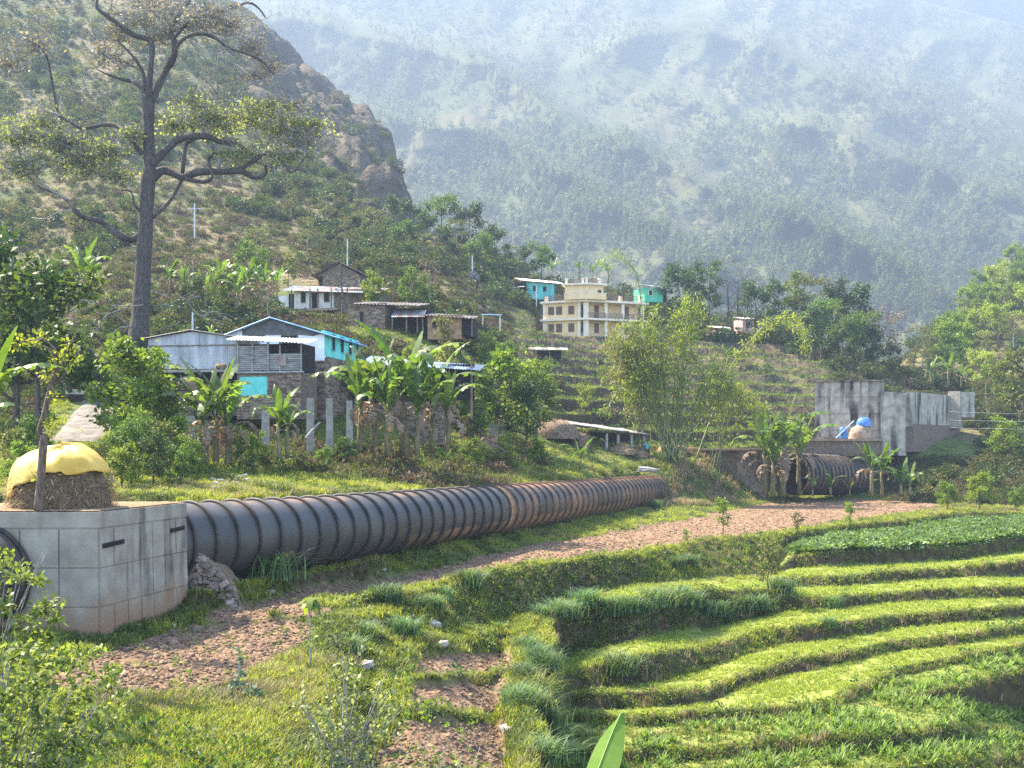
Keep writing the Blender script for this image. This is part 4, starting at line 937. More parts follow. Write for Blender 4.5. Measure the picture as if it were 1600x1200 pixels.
mb.tube(PP([(66, 700), (62, 670), (70, 645), (77, 615), (84, 592), (90, 566), (76, 545), (62, 538)], 32.42, o_), [.08, .075, .08, .085, .075, .06, .045, .02], 7)
mb.tube(PP([(84, 592), (97, 570), (103, 545), (108, 520)], 32.42, o_), [.06, .045, .035, .02], 6); mb.tube(PP([(80, 605), (95, 592), (106, 578)], 32.42, o_), [.05, .035, .02], 5); mb.tube(PP([(90, 566), (86, 545), (70, 530), (40, 532), (25, 540)], 32.42, o_), [.05, .04, .035, .025, .012], 5)
mb.build('trunk', mat('bark_brown', (.07, .048, .034), (.19, .135, .10), 6, bump=.8, stretch=(2, 2, .6)), pt, True)
prt = [leaves(cloud(n, tuple(P(u, v, 32.42) - o_), (r, r, r * .8), k, .2), .15, .05, seed=k) for k, (u, v, r, n) in enumerate([(108, 565, .35, 70), (75, 583, .3, 50), (88, 560, .25, 40), (30, 535, .35, 70), (60, 530, .3, 60), (110, 540, .25, 40), (85, 620, .22, 30), (62, 745, .2, 16), (75, 660, .15, 12)])]
obj('foliage', lmesh('foliage', prt, L_YELL), pt)

# ------------------------------------------------------------------ turquoise and white house with the tin shed
ho = onground(440, 84); ho.z = (H0 - 680) * 80 / F
h = thing('house', 'white and turquoise house with blue tin roof on stone lower storey', 'house', ho)
FF = Face((352, 81.2), (507, 80), ho); SF = Face((507, 80), (562, 88.2), ho)
FF.box('stone_wall', STONEW, h, 468, 507, 565, 690, -.5, -.02); SF.box('stone_wall', STONEW, h, 507, 562, 563, 690, -.5, -.02)
mb = MB(); FF.boxm(mb, FF.x(352), FF.x(507), FF.z(566), FF.z(523), -.25, 0); mb.build('front_wall', WHITE, h)
SF.box('side_wall', TEAL, h, 507, 561, 525, 563, -.25, 0.)
FF.poly('gable_sheet', TIND, h, [(380, 523.5), (378, 514), (400, 505), (425, 498.5), (470, 511), (504, 522), (490, 526), (465, 523.5)], .012, .05)
FF.poly('gable_wall', WHITE, h, [(352, 523), (425, 497.5), (507, 523)], -.25, -.005)
for u0, u1, v0, v1 in ((389, 412, 524.5, 532), (441, 464, 525, 541)): FF.window(h, u0, u1, v0, v1, WOOD, bars=1)
for u0, u1 in ((518.5, 523), (532, 536.5), (545, 549), (556, 559)): SF.window(h, u0, u1, 528, 551, TEALD, fw=.05)
FF.window(h, 480, 494, 590, 612, WOOD).location = FF.n * .1; SF.window(h, 530, 545, 580, 606, WOOD).location = SF.n * .1; 
ry = SF.t * 9.2; ap = FF.p(FF.x(425), .45, FF.z(497)); ev = FF.p(FF.x(510) + .35, .45, FF.z(526)); evl = FF.p(FF.x(344), .45, FF.z(527))
roof_of(h, ap - SF.t * .1, ry, ev - ap, TINB, 6, nw=7); roof_of(h, ap - SF.t * .1, ry, evl - ap, TINB, 6, nw=7)
FF.box('floor_edge', WOOD, h, 468, 508, 564.5, 567.5, -.3, .12)
mb = MB()
for u in (484, 492): mb.tube([FF.p(FF.x(u), .35, FF.z(567)), FF.p(FF.x(u), .35, FF.z(640))], .035, 5)
mb.build('prop_pole', WOODG, h)
# slatted annex in front
an = thing('slatted_annex', 'wooden slatted loft room with white awning between shed and house', 'annex', Vector(((420 - 800) * 75 / F, 75.5, (H0 - 650) * 75 / F))); ao = an.location
AF = Face((371, 75.6), (471, 74.8), ao); AS = Face((471, 74.8), (480, 79.5), ao)
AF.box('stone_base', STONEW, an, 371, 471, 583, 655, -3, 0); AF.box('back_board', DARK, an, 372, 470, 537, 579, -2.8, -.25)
k = 0; v = 540.0
while v < 578:
    AF.box('slat', WOODG, an, 372, 419 if v < 552 else 470.5, v, v + 2.6, -.03 + random.uniform(0, .02), .035); v += 3.25; k += 1
for u in (371, 394, 418.5, 437, 470): AF.box('post', WOODG, an, u, u + 2.3, 533, 580, .037, .12)
AF.box('floor_beam', WOODG, an, 370, 473, 580, 583, -.3, .16)
AF.box('tin_patch', TINR, an, 436, 448, 556, 572, .122, .15)
AF.window(an, 373, 418, 588, 618, WOOD, TEAL, name='door'); 
a0 = AF.p(AF.x(358), .6, AF.z(530.5)); a1 = AF.p(AF.x(489), .75, AF.z(538.5)); roof_of(an, a0, a1 - a0, AF.n * -1.9 + Vector((0, 0, .42)), TINW, 5, nw=5)
# tin shed
ts = thing('tin_shed', 'grey corrugated tin shed with low gable roof left of the white house', 'shed', Vector(((300 - 800) * 77 / F, 78, (H0 - 640) * 77 / F))); to = ts.location
TF = Face((232, 77.6), (370, 76.6), to); us_ = [232, 254, 274, 291, 312, 330, 350, 370]
mb = MB(); TF.boxm(mb, TF.x(232.5), TF.x(369.5), TF.z(578), TF.z(528), -5, -.06); mb.build('frame', WOOD, ts)
for i in range(7):
    a = TF.p(TF.x(us_[i]), .0, TF.z(577 + random.uniform(-.8, 1.5))); b = TF.p(TF.x(us_[i + 1] + .6), .0, TF.z(577)); sheet(ts, a + TF.n * .012 * (i % 2), b - a, Vector((0, 0, (577 - 540) * 77 / F)), TIN, nw=6, amp=.02, name='wall_sheet')
def gv(u): return 517.5 + abs(u - 300) * (.125 if u < 300 else .14)
for i in range(7):
    TF.poly('gable_sheet', TIN, ts, [(us_[i] + .3, 540), (us_[i + 1], 540), (us_[i + 1], gv(us_[i + 1]) + 1), (us_[i] + .3, gv(us_[i]) + 1)] if not us_[i] < 300 < us_[i + 1] else [(us_[i] + .3, 540), (us_[i + 1], 540), (us_[i + 1], gv(us_[i + 1]) + 1), (300, 518.5), (us_[i] + .3, gv(us_[i]) + 1)], -.03, .03 + .012 * (i % 2))
TF.box('batten', WOOD, ts, 231, 371, 539, 540.6, .031, .09)
ap = TF.p(TF.x(300), .35, TF.z(516)); e1 = TF.p(TF.x(226), .35, TF.z(528.5)); e2 = TF.p(TF.x(366), .35, TF.z(527)); bk = Vector((.6, 6, 0))
roof_of(ts, ap, bk, e1 - ap, TIND, 4, nw=6); roof_of(ts, ap, bk, e2 - ap, TIND, 4, nw=6)
TF.box('stone_base', STONEW, ts, 234, 370, 600, 650, -5, -.1); TF.box('shelf', WOODG, ts, 250, 370, 578.5, 582, -1, .35)
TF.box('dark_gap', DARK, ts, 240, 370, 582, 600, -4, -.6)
for u in (256, 300, 345): TF.box('post', WOOD, ts, u, u + 3, 582, 650, -.1, .1)
for k, (u, v, r) in enumerate([(275, 577, .3), (296, 596, .85), (345, 577, .35)]):
    V_, Q_ = dome(r * 1.2, r, r * 1.1, 0, 24, 8); V_ += np.random.default_rng(k).normal(size=V_.shape) * .03
    ob = obj('hay_heap', np_mesh('hay_heap', V_, Q_, STRAW), None, P(u, v + (14 if k == 1 else 0), 75.2)); tag(ob, ['small straw bundle on the shelf under the tin shed', 'round brown hay heap hanging under the tin shed shelf', 'flat straw pile on the shelf beside the slatted annex'][k], 'hay heap')

# open sheds with white tin roofs to the right of the house
sh = thing('lean_to', 'open stone lean-to with pale tin roof sheets behind the banana clump', 'shed', P(650, 690, 83)); so = sh.location
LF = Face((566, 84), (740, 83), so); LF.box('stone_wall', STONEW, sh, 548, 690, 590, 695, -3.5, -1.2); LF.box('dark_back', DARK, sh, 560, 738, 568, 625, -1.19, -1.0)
for u in (575, 615, 655, 700, 735): LF.box('post', WOOD, sh, u, u + 3, 570, 655, -.2, -.05)
def rs(fc, par, u0, v0, u1, v1, dep, rise, m, n, out=.5, nw=5):
    a = fc.p(fc.x(u0), out, fc.z(v0)); b = fc.p(fc.x(u1), out, fc.z(v1)); roof_of(par, a, b - a, -fc.n * dep + Vector((0, 0, rise)), m, n, nw=nw)
rs(LF, sh, 566, 566, 624, 572, 3.2, .75, TINW, 3); rs(LF, sh, 612, 571, 668, 576, 3.0, .65, TINW, 3, .6); rs(LF, sh, 668, 574, 751, 580, 3, .6, [TINW, TIN], 4)

def courses(fc, par, u0, u1, v0, v1, o0=0., hm=.2, lm=.42, ms=None):
    """uneven stone courses standing proud of a wall, joined: too many and too small to be single parts"""
    mb = MB(); z = fc.z(v1); zt_ = fc.z(v0); x0, x1 = fc.x(u0), fc.x(u1); q = random.Random(int(u0 + v0))
    while z < zt_ - .06:
        hh = min(hm * q.uniform(.6, 1.35), zt_ - z); x = x0 + q.uniform(-.1, .05)
        while x < x1 - .05:
            w = min(lm * q.uniform(.5, 1.6), x1 - x)
            if w > .06: fc.boxm(mb, x + .012, x + w - .012, z + .01, z + hh - .012, o0 - .03, o0 + q.uniform(.015, .09))
            x += w
        z += hh
    o = mb.build('stone_courses', ms or STONEC, par, jit=.012); o['kind'] = 'stuff'; return o
STONEC = mat('wall_stone', (.085, .058, .04), (.30, .22, .155), 1.6, bump=.7, bscale=12, c3=(.42, .34, .26), stretch=(1, 1, 3))
courses(FF, h, 472, 506.5, 567, 690, -.02); courses(SF, h, 507.5, 562, 565, 690, -.02); courses(AF, an, 371, 471, 620, 655, 0); courses(AF, an, 419.5, 471, 583.5, 619.5, 0); courses(LF, sh, 548, 690, 590, 695, -1.2)
# ------------------------------------------------------------------ concrete pillars
for k, (u, v0, v1, w, lab) in enumerate([(485, 622, 708, 12, 'bare concrete pillar left of two others before the stone house'), (515, 622, 703, 11, 'bare concrete pillar in the middle before the stone house'), (546, 626, 690, 10, 'bare concrete pillar nearest the big banana clump'),
      (415, 642, 690, 12, 'short pale pillar half hidden by the bright small banana'), (322, 660, 690, 12, 'pale pillar between two banana plants by the path'), (297, 650, 690, 14, 'wide pale pillar stub beside the bright bush')]):
    d = 68 - .5 * (k % 3); t = thing('concrete_pillar', lab, 'pillar', P(u, v1 + 8, d), .15, 'concrete pillars before the houses'); s = d / F; hh = (v1 + 8 - v0) * s; ww = w * s / 2
    mb = MB(); mb.hexa([(-ww * 1.08, -ww, -.3), (ww * 1.08, -ww, -.3), (ww * 1.08, ww, -.3), (-ww * 1.08, ww, -.3), (-ww * .92, -ww * .92, hh), (ww * .92, -ww * .92, hh), (ww * .92, ww * .92, hh), (-ww * .92, ww * .92, hh)]); mb.build('shaft', PILLAR, t)
    mb = MB()
    for a, b in ((-.6, -.5), (.6, .5), (.5, -.6)): mb.tube([(a * ww, b * ww, hh - .1), (a * ww * 1.2, b * ww, hh + random.uniform(.12, .3))], .012, 4)
    mb.build('rebar', RIBR, t)

# ------------------------------------------------------------------ upper house, ruin, stone barns
u_o = P(480, 500, 131); uh = thing('house', 'long low white house with rusty tin roof and dark door up the slope', 'house', u_o)
UF = Face((441, 131.5), (600, 129), u_o); UF.box('plinth', STONEW, uh, 437, 600, 483, 520, -6, .05)
UF.box('wall', CREAMW, uh, 459.5, 521, 453, 481, -5, 0); UF.box('timber_wall', WOOD, uh, 521, 592, 452, 484, -5, -.3); UF.box('side_wall', CREAMW, uh, 430, 449, 459, 484, -3, -.4)
UF.box('recess', DARK, uh, 449, 459, 456, 482, -3, -.45)
UF.box('door', DARK, uh, 488, 497, 457, 480.5, 0, .04); 
for u0, u1 in ((471, 477), (507, 514)): UF.window(uh, u0, u1, 456, 471, WOOD)
for u0, u1 in ((487, 488), (497, 498)): UF.box('door_post', WOOD, uh, u0, u1, 456, 481, 0, .08)
for u in (458, 487, 499, 520, 545): UF.box('post', WOOD, uh, u, u + 1.6, 452, 483, .6, .75)
a = UF.p(UF.x(444), .95, UF.z(453)); b = UF.p(UF.x(596), .95, UF.z(462)); roof_of(uh, a, b - a, -UF.n * 4.2 + Vector((0, 0, 1.15)), [TIN, TINR, TINR], 12, nw=3)
UF.box('ledge', EARTHP, uh, 455, 530, 483, 486, -.5, .9)
r_o = P(530, 470, 146); ru = thing('ruined_house', 'old brown stone house with broken gable roof above the white house', 'house', r_o); RF = Face((490, 147), (566, 146), r_o)
RF.box('stone_wall', STONEW, ru, 505, 562, 430, 470, -5, 0); RF.poly('gable_wall', STONEW, ru, [(496, 430), (530, 412), (562, 430)], -5, -.02); RF.box('white_patch', CREAMW, ru, 535, 562, 436, 452, 0, .03); RF.box('opening', DARK, ru, 512, 522, 436, 452, 0, .04)
a = RF.p(RF.x(531), .6, RF.z(410)); roof_of(ru, a, Vector((.4, 6, 0)), RF.p(RF.x(487), .6, RF.z(431)) - a, SLATE, 3, nw=3); roof_of(ru, a, Vector((.4, 6, 0)), RF.p(RF.x(567), .6, RF.z(428)) - a, SLATE, 3, nw=3)
b_o = P(610, 515, 118); bn = thing('stone_barn', 'stone barn with slate roof and tin awning below the white house', 'barn', b_o); BF = Face((556, 119), (605, 118), b_o)
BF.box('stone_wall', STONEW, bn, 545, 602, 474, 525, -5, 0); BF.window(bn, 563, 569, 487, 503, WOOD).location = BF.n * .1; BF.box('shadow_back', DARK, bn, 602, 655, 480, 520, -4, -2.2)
for u in (614, 636, 653, 661): BF.box('post', WOOD, bn, u, u + 1.7, 496, 522, .2, .35)
a = BF.p(BF.x(553), .4, BF.z(474)); b = BF.p(BF.x(656), .4, BF.z(481)); roof_of(bn, a, b - a, -BF.n * 4 + Vector((0, 0, .7)), SLATE, 9, nw=2, amp=.05)
a = BF.p(BF.x(617), 1.0, BF.z(498)); b = BF.p(BF.x(668), 1.0, BF.z(499.5)); roof_of(bn, a, b - a, BF.t * -.7 - BF.n * 2.6 + Vector((0, 0, 1.05)), [TIN, TINR], 6, nw=3)
m_o = P(700, 525, 116); mh = thing('mud_house', 'low orange mud-walled house with slate roof beside the stone barn', 'house', m_o); MF = Face((669, 116.5), (738, 116), m_o)
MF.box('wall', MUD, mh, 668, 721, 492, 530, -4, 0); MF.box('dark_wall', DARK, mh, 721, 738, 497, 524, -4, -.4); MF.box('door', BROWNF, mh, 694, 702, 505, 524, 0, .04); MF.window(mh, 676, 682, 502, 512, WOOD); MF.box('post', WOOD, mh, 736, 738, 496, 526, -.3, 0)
a = MF.p(MF.x(664), .6, MF.z(493)); b = MF.p(MF.x(741), .6, MF.z(499)); roof_of(mh, a, b - a, -MF.n * 4.5 + Vector((0, 0, .75)), SLATE, 7, nw=2, amp=.05)
courses(BF, bn, 545, 602, 476, 525, 0); courses(UF, uh, 437, 600, 484, 520, .05); courses(RF, ru, 505, 562, 430, 470, .035, .25, .5)
for nm, lab, uo, vo, dd, kind in (('shelter', 'tiny blue-roofed shelter on posts at the terrace edge', 768, 512, 150, 0), ('hut', 'small round-topped thatch hut by a white pole on the slope', 737, 450, 185, 1)):
    oo = P(uo, vo, dd); t = thing(nm, lab, 'hut', oo)
    if kind == 0:
        f = Face((753, dd), (783, dd), oo); rs(f, t, 752, 492, 784, 493, 2, .3, TINB, 3); f.box('wall', MUD, t, 757, 779, 498, 513, -1.5, -.8)
        for u in (753, 780): f.box('post', CREAMT, t, u, u + 2.5, 493, 518, -.1, .1)
    else:
        f = Face((722, dd), (750, dd), oo); f.box('wall', WOOD, t, 724, 744, 437, 452, -2, 0); f.poly('roof', SLATE, t, [(720, 438), (726, 430), (733, 425), (742, 424), (749, 430), (748, 437)], -2.3, .3); f.box('loft', CREAMW, t, 727, 744, 438, 440.5, .02, .4)
t_o = P(840, 465, 205); th = thing('teal_house', 'small teal painted house behind the cream building, on its left', 'house', t_o); TH = Face((822, 205), (872, 207), t_o)
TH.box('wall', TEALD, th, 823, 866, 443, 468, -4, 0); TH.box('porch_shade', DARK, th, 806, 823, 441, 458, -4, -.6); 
for u0, u1 in ((832, 838), (848, 854)): TH.window(th, u0, u1, 447, 456, TEAL)
rs(TH, th, 812, 440.5, 880, 443, 4, 1.0, [TIN, TINW], 6, .8); rs(TH, th, 793, 454, 824, 449, 3, .5, TIN, 3, .9)
g_o = P(1020, 470, 200); gh = thing('green_house', 'bright green painted house with tin roof behind the bamboo', 'house', g_o); GH = Face((1004, 200), (1042, 202), g_o)
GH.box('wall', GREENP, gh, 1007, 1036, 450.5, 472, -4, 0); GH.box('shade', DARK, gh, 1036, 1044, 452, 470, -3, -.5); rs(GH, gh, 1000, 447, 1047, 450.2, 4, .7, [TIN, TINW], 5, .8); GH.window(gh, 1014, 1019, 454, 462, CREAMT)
for nm, lab, u0, u1, v0, v1, dd, wm in (('pink_house', 'small faded pink house among trees below the dark trees', 1160, 1184, 497, 516, 195, PINK), ('mud_hut', 'low tin-roofed mud hut left of the pink house', 1118, 1138, 511, 518, 190, MUD)):
    oo = P((u0 + u1) / 2, v1, dd); t = thing(nm, lab, 'house', oo); f = Face((u0, dd), (u1, dd + 1), oo); f.box('wall', wm, t, u0, u1, v0 + 2, v1 + 4, -3, 0); rs(f, t, u0 - 2, v0 + 2, u1 + 2, v0 + 1.5, 3, .6, [TINR, TIN], 4, .4); f.window(t, u0 + 6, u0 + 10, v0 + 7, v1 - 4, WOOD)
s_o = P(860, 556, 150); st_ = thing('low_shelter', 'low dark animal shelter with pale slab roof on the terraces below the cream building', 'shelter', s_o); f = Face((835, 150), (882, 150), s_o)
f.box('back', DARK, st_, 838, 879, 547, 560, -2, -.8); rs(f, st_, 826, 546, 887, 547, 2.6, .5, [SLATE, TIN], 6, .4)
for u in (838, 858, 877): f.box('post', WOOD, st_, u, u + 1.6, 546, 562, -.1, .05)

# ------------------------------------------------------------------ cream three-storey building
c_o = P(915, 522, 185); cb = thing('cream_building', 'cream three-storey concrete building with brown windows and flat roof terrace', 'building', c_o)
CF = Face((850, 187.6), (915, 185), c_o); CR = Face((915, 185), (1007, 188.8), c_o)
z0, z1, z2, z3 = CF.z(519), CF.z(498.5), CF.z(470.5), CF.z(445.5)
zb = z0 - 1.2
def cbx(fc, name, m, u0, u1, za, zb_, o0, o1): mb = MB(); fc.boxm(mb, fc.x(u0), fc.x(u1), za, zb_, o0, o1); return mb.build(name, m, cb)
xe = CF.x(907)
for za, zz in ((zb, z1 - .3), (z1 + .02, z2 - .3)): cbx(CF, 'wall', CREAM, 850, 904, za, zz, -8, 0); cbx(CF, 'recess_wall', CREAM, 904, 914, za, zz, -8, -1.4); cbx(CR, 'wall', CREAM, 918, 1004, za, zz, -7, -1.8)
def slab(za, zz, ov):
    mb = MB(); a = CF.p(-ov, ov, za); b = CF.p(CF.L, ov, za) + CR.n * ov * .4; c = CR.p(CR.L + ov, ov, za); d = CR.p(CR.L + ov, -7.2, za); e = CF.p(-ov, -8.2, za)
    mb.prism([a, b, c, d, e], (0, 0, zz - za)); return mb.build('floor_slab', CREAMT, cb)
slab(z1 - .3, z1 + .02, .55); slab(z2 - .3, z2 + .04, .55)
for fc, u in ((CF, 850.8), (CF, 905), (CF, 914), (CR, 917), (CR, 946.5), (CR, 973), (CR, 1003.5)):
    for za, zz in ((zb, z1 - .3), (z1 + .02, z2 - .3)): cbx(fc, 'column', CREAMT, u - 2.1, u + 2.1, za, zz, -.16, .16)
for za, v0, v1 in ((0, 479.5, 490.5), (1, 506.5, 518)):
    for u0, u1 in ((857.5, 865), (870, 877.5), (889, 896.5)): CF.window(cb, u0, u1, v0, v1, BROWNF, BROWNF, fw=.1, bars=1)
for v0, v1 in ((477, 496), (505, 519)):
    o = CF.window(cb, 905.5, 911, v0, v1, BROWNF, DARK, name='door', fw=.06); o.location = -CF.n * 1.4
    for u0, u1 in ((936, 942), (983, 989)):
        o = CR.window(cb, u0, u1, v0, v1, BROWNF, BROWNF, name='door', fw=.06); o.location = -CR.n * 1.8
def railing(fc, u0, u1, za, hgt=.95, out=.4):
    x0, x1 = fc.x(u0), fc.x(u1); mb = MB(); fc.boxm(mb, x0, x1, za + hgt - .09, za + hgt, out - .05, out + .05); fc.boxm(mb, x0, x1, za + .45, za + .48, out - .02, out + .02); n = int((x1 - x0) / .22)
    for k in range(n + 1): x = x0 + (x1 - x0) * k / n; fc.boxm(mb, x - .04, x + .04, za, za + hgt - .05, out - .02, out + .02)
    mb.build('railing', RAIL, cb)
for a, b in ((919, 945), (948.5, 971), (975, 1002)): railing(CR, a, b, z1 + .02); railing(CR, a, b, z2 + .04)
railing(CF, 852, 880, z2 + .04)
PF = Face((881, 184.6), (919, 183.6), c_o); PG = Face((919, 183.6), (948, 184.8), c_o)
for fc, u0, u1 in ((PF, 881, 919), (PG, 919, 946.5)): mb = MB(); fc.boxm(mb, fc.x(u0), fc.x(u1), z2 + .05, z3 - .2, -5.5 if fc is PF else -5, -.9); mb.build('penthouse_wall', CREAM, cb)
for fc, u0, u1 in ((PF, 881, 919), (PG, 919, 948)): mb = MB(); fc.boxm(mb, fc.x(u0), fc.x(u1), z2 + .05, z2 + 1.05, -.35, -.15); mb.build('parapet', CREAM, cb); mb = MB(); fc.boxm(mb, fc.x(u0) - .1, fc.x(u1) + .1, z2 + 1.05, z2 + 1.15, -.4, -.1); mb.build('coping', CREAMT, cb)
o = PG.window(cb, 938, 942.5, 452, 466, BROWNF, BROWNF, name='door', fw=.06); o.location = -PG.n * .9
mb = MB(); a = PF.p(-.5, -.4, z3 - .2); b = PF.p(PF.L, -.4, z3 - .2); c = PG.p(PG.L + .3, -.4, z3 - .2); mb.prism([a, b, c, c - PG.n * 5.4, a - PF.n * 5.4], (0, 0, .28)); mb.build('roof_slab', CREAMT, cb)
for fc, u in ((PF, 883.5), (PF, 909.5), (PF, 915), (PG, 940.5)): mb = MB(); fc.boxm(mb, fc.x(u - 2), fc.x(u + 2), z3 + .081, z3 + 1.05, -1.2, -.75); mb.build('column_stub', CREAMT, cb)
for fc, u, h_ in ((CF, 852, 1.0), (PG, 946.5, 1.2), (CR, 972, 1.0), (CR, 1003, 1.3), (CF, 905, .4)): mb = MB(); fc.boxm(mb, fc.x(u - 2.2), fc.x(u + 2.2), z2 + .041, z2 + .041 + h_, -.9, -.42); mb.build('column_stub', CREAMT, cb)
PF2 = [(886, 907), (917, 938)]
for a, b in PF2: fc = PF if b < 915 else PG; x0, x1 = fc.x(a), fc.x(b); mb = MB(); [fc.boxm(mb, x0, x1, z3 + k, z3 + k + .06, -1.0, -.94) for k in (.35, .8)]; [fc.boxm(mb, x0 + (x1 - x0) * j / 10 - .05, x0 + (x1 - x0) * j / 10 + .05, z3 + .08, z3 + .8, -.99, -.95) for j in range(11)]; mb.build('railing', RAIL, cb)

# ------------------------------------------------------------------ big weathered concrete walls on the right, stone ledge with blue drum
w_o = P(1330, 700, 128); bw = thing('concrete_wall', 'massive black-streaked concrete anchor walls at the right end of the terraces', 'concrete structure', w_o)
def hexp(name, m, pts, z0_, z1_, par, o):
    mb = MB(); n = len(pts); zz = z1_ if hasattr(z1_, '__len__') else [z1_] * n
    mb.add([Vector((p[0], p[1], z0_)) - o for p in pts] + [Vector((p[0], p[1], zz[i])) - o for i, p in enumerate(pts)], [tuple(range(n - 1, -1, -1)), tuple(range(n, 2 * n))] + [(i, (i + 1) % n, n + (i + 1) % n, n + i) for i in range(n)]); return mb.build(name, m, par)
def xy(u, d): return ((u - 800) * d / F, d)
def zz(v, d): return (H0 - v) * d / F
hexp('main_wall', CONCW, [xy(1273, 130), xy(1381, 128), xy(1379, 133), xy(1274, 135)], zz(720, 129), zz(597, 130), bw, w_o)
hexp('pier', CONCW, [xy(1376, 127.4), xy(1414, 127.0), xy(1418, 133.0), xy(1384, 133.0)], zz(712, 127), [zz(611, 127), zz(614, 127), zz(614, 127), zz(609, 127)], bw, w_o)
hexp('long_wall', CONCW, [xy(1412, 129.2), xy(1482, 147), xy(1500, 147), xy(1425, 129.2)], zz(668, 135), [zz(613, 129), zz(619.5, 147), zz(619.5, 147), zz(612, 129)], bw, w_o)
hexp('stone_footing', STONEW, [xy(1410, 129.6), xy(1480, 146), xy(1500, 147), xy(1428, 129.6)], zz(706, 130), zz(662, 130), bw, w_o)
hexp('end_pier', CONCW, [xy(1481, 143), xy(1500, 142), xy(1504, 148), xy(1484, 148)], zz(668, 142), zz(611, 142), bw, w_o)
hexp('end_wall', CONCW, [xy(1500, 144), xy(1523, 145), xy(1523, 147), xy(1502, 147.3)], zz(652, 144), zz(612, 144), bw, w_o)
for k in range(4): hexp('joint_lip', CONCW, [xy(1273, 129.94), xy(1376, 127.98), xy(1376, 128.1), xy(1273, 130.1)], zz(620 + 26 * k, 129), zz(619.2 + 26 * k, 129), bw, w_o)
hexp('top_coping', CONCO, [xy(1272, 129.8), xy(1382, 127.8), xy(1380, 133.2), xy(1273, 135.2)], zz(597, 130) + .002, zz(595, 130), bw, w_o)
l_o = P(1320, 700, 123); lg = thing('stone_ledge', 'low stone ledge with brown slab top before the streaked concrete wall', 'ledge', l_o)
hexp('wall', STONEW, [xy(1250, 124), xy(1374, 122.6), xy(1376, 127), xy(1260, 128)], zz(709, 123), zz(689, 123), lg, l_o); hexp('top_slab', EARTHP, [xy(1246, 123.8), xy(1377, 122.3), xy(1379, 127.1), xy(1258, 128.2)], zz(689, 123) + .002, zz(685.5, 123), lg, l_o)
zl = zz(685.5, 123)
mb = MB()
for k in range(6): mb.box(-1.4 + random.uniform(-.2, .2), 1.4, -.9 + k * .3, -.62 + k * .3, .03 * k, .05 + .03 * k)
o = mb.build('plank_pile', WOOD, None); o.location = (*xy(1300, 124.3), zl); tag(o, 'pile of brown planks on the stone ledge', 'planks')
V_, Q_ = dome(1.35, 1.1, 1.5, 0, 26, 9); o = obj('rubble_heap', np_mesh('rubble_heap', V_ + np.random.default_rng(8).normal(size=V_.shape) * .06, Q_, EARTHP), None, (*xy(1345, 124.8), zl)); tag(o, 'pale earth heap on the stone ledge under the blue sheet', 'heap')
V_, Q_ = dome(.85, .8, 1.0, 0, 22, 9); V_ += np.random.default_rng(9).normal(size=V_.shape) * .03; o = obj('blue_sheet', np_mesh('blue_sheet', V_, Q_, TARPB, True), None, (*xy(1350, 124.9), zl + 1.42)); o.rotation_euler = (0, -.15, 0); tag(o, 'crumpled blue plastic sheet on top of the pale heap', 'plastic sheet')
mb = MB(); mb.tube([(0, 0, 0), (0, 0, .08), (0, 0, .45), (0, 0, .5), (0, 0, .95), (0, 0, 1.2), (0, 0, 1.25)], [.42, .45, .43, .46, .43, .45, .4], 16)
o = mb.build('blue_drum', TARPB, None, True); o.location = (*xy(1318, 123.6), zl + .02); tag(o, 'blue plastic drum standing at the foot of the pale heap', 'drum')
mb = MB(); mb.tube([(*xy(1306, 122.9), zl + .05), (*xy(1334, 123.3), zl + 2.0)], .07, 6); o = mb.build('metal_pole', STEELG); tag(o, 'grey pole leaning against the blue sheet', 'pole')

# old stone and concrete abutment, with its long earth top
k_o = P(1170, 775, 118); ab = thing('old_abutment', 'crumbling brown masonry abutment between the mound and the banana clump', 'abutment', k_o)
hexp('body', CONCO, [xy(1151, 117.5), xy(1197, 116.5), xy(1200, 122), xy(1154, 122)], zz(790, 117), zz(704, 117), ab, k_o)
hexp('top_slab', EARTHP, [xy(1060, 117), xy(1200, 116.2), xy(1202, 122.4), xy(1062, 123)], zz(704, 117) + .002, zz(700.5, 117), ab, k_o)
hexp('side_wall', STONEW, [xy(1100, 117.8), xy(1152, 117.6), xy(1152, 121), xy(1100, 121)], zz(770, 117), zz(704.2, 117), ab, k_o)

# ------------------------------------------------------------------ open cattle shed by the pipe
d_o = P(930, 712, 110); cs = thing('cattle_shed', 'open shed on thin posts with patched grey board roof', 'shed', d_o); DF = Face((853, 107.5), (1010, 113.5), d_o)
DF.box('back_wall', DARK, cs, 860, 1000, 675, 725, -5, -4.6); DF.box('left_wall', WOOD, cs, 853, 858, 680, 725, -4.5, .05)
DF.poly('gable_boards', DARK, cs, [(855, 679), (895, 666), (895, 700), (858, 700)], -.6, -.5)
for u, v0 in ((891, 664), (946, 677), (964, 679), (985, 679), (1004, 678), (856, 680)): DF.box('post', WOODG, cs, u, u + 3.2, v0, 728, -.1, .1)
a = DF.p(DF.x(893), .2, DF.z(663.5)); b = DF.p(DF.x(1011), .35, DF.z(678.5)); up = -DF.n * 5 + Vector((0, 0, .7))
for k in range(11):
    p = a.lerp(b, k / 11); mb = MB(); w_ = (b - a) / 11 * 1.06; zoff = Vector((0, 0, random.uniform(0, .07))); c0 = p + zoff - up * random.uniform(0, .06); mb.prism([c0, c0 + w_, c0 + w_ + up * random.uniform(.9, 1.05), c0 + up * random.uniform(.9, 1.05)], (0, 0, -.05)); mb.build('roof_board', [WOODG, TINR, TIN, WOODG][k % 4], cs)
a2 = DF.p(DF.x(851), .3, DF.z(679.5)); 
for k in range(4):
    p = a2.lerp(a, k / 4); w_ = (a - a2) / 4 * 1.04; mb = MB(); mb.prism([p, p + w_, p + w_ + up, p + up], (0, 0, -.05)); mb.build('roof_board', WOODG, cs)
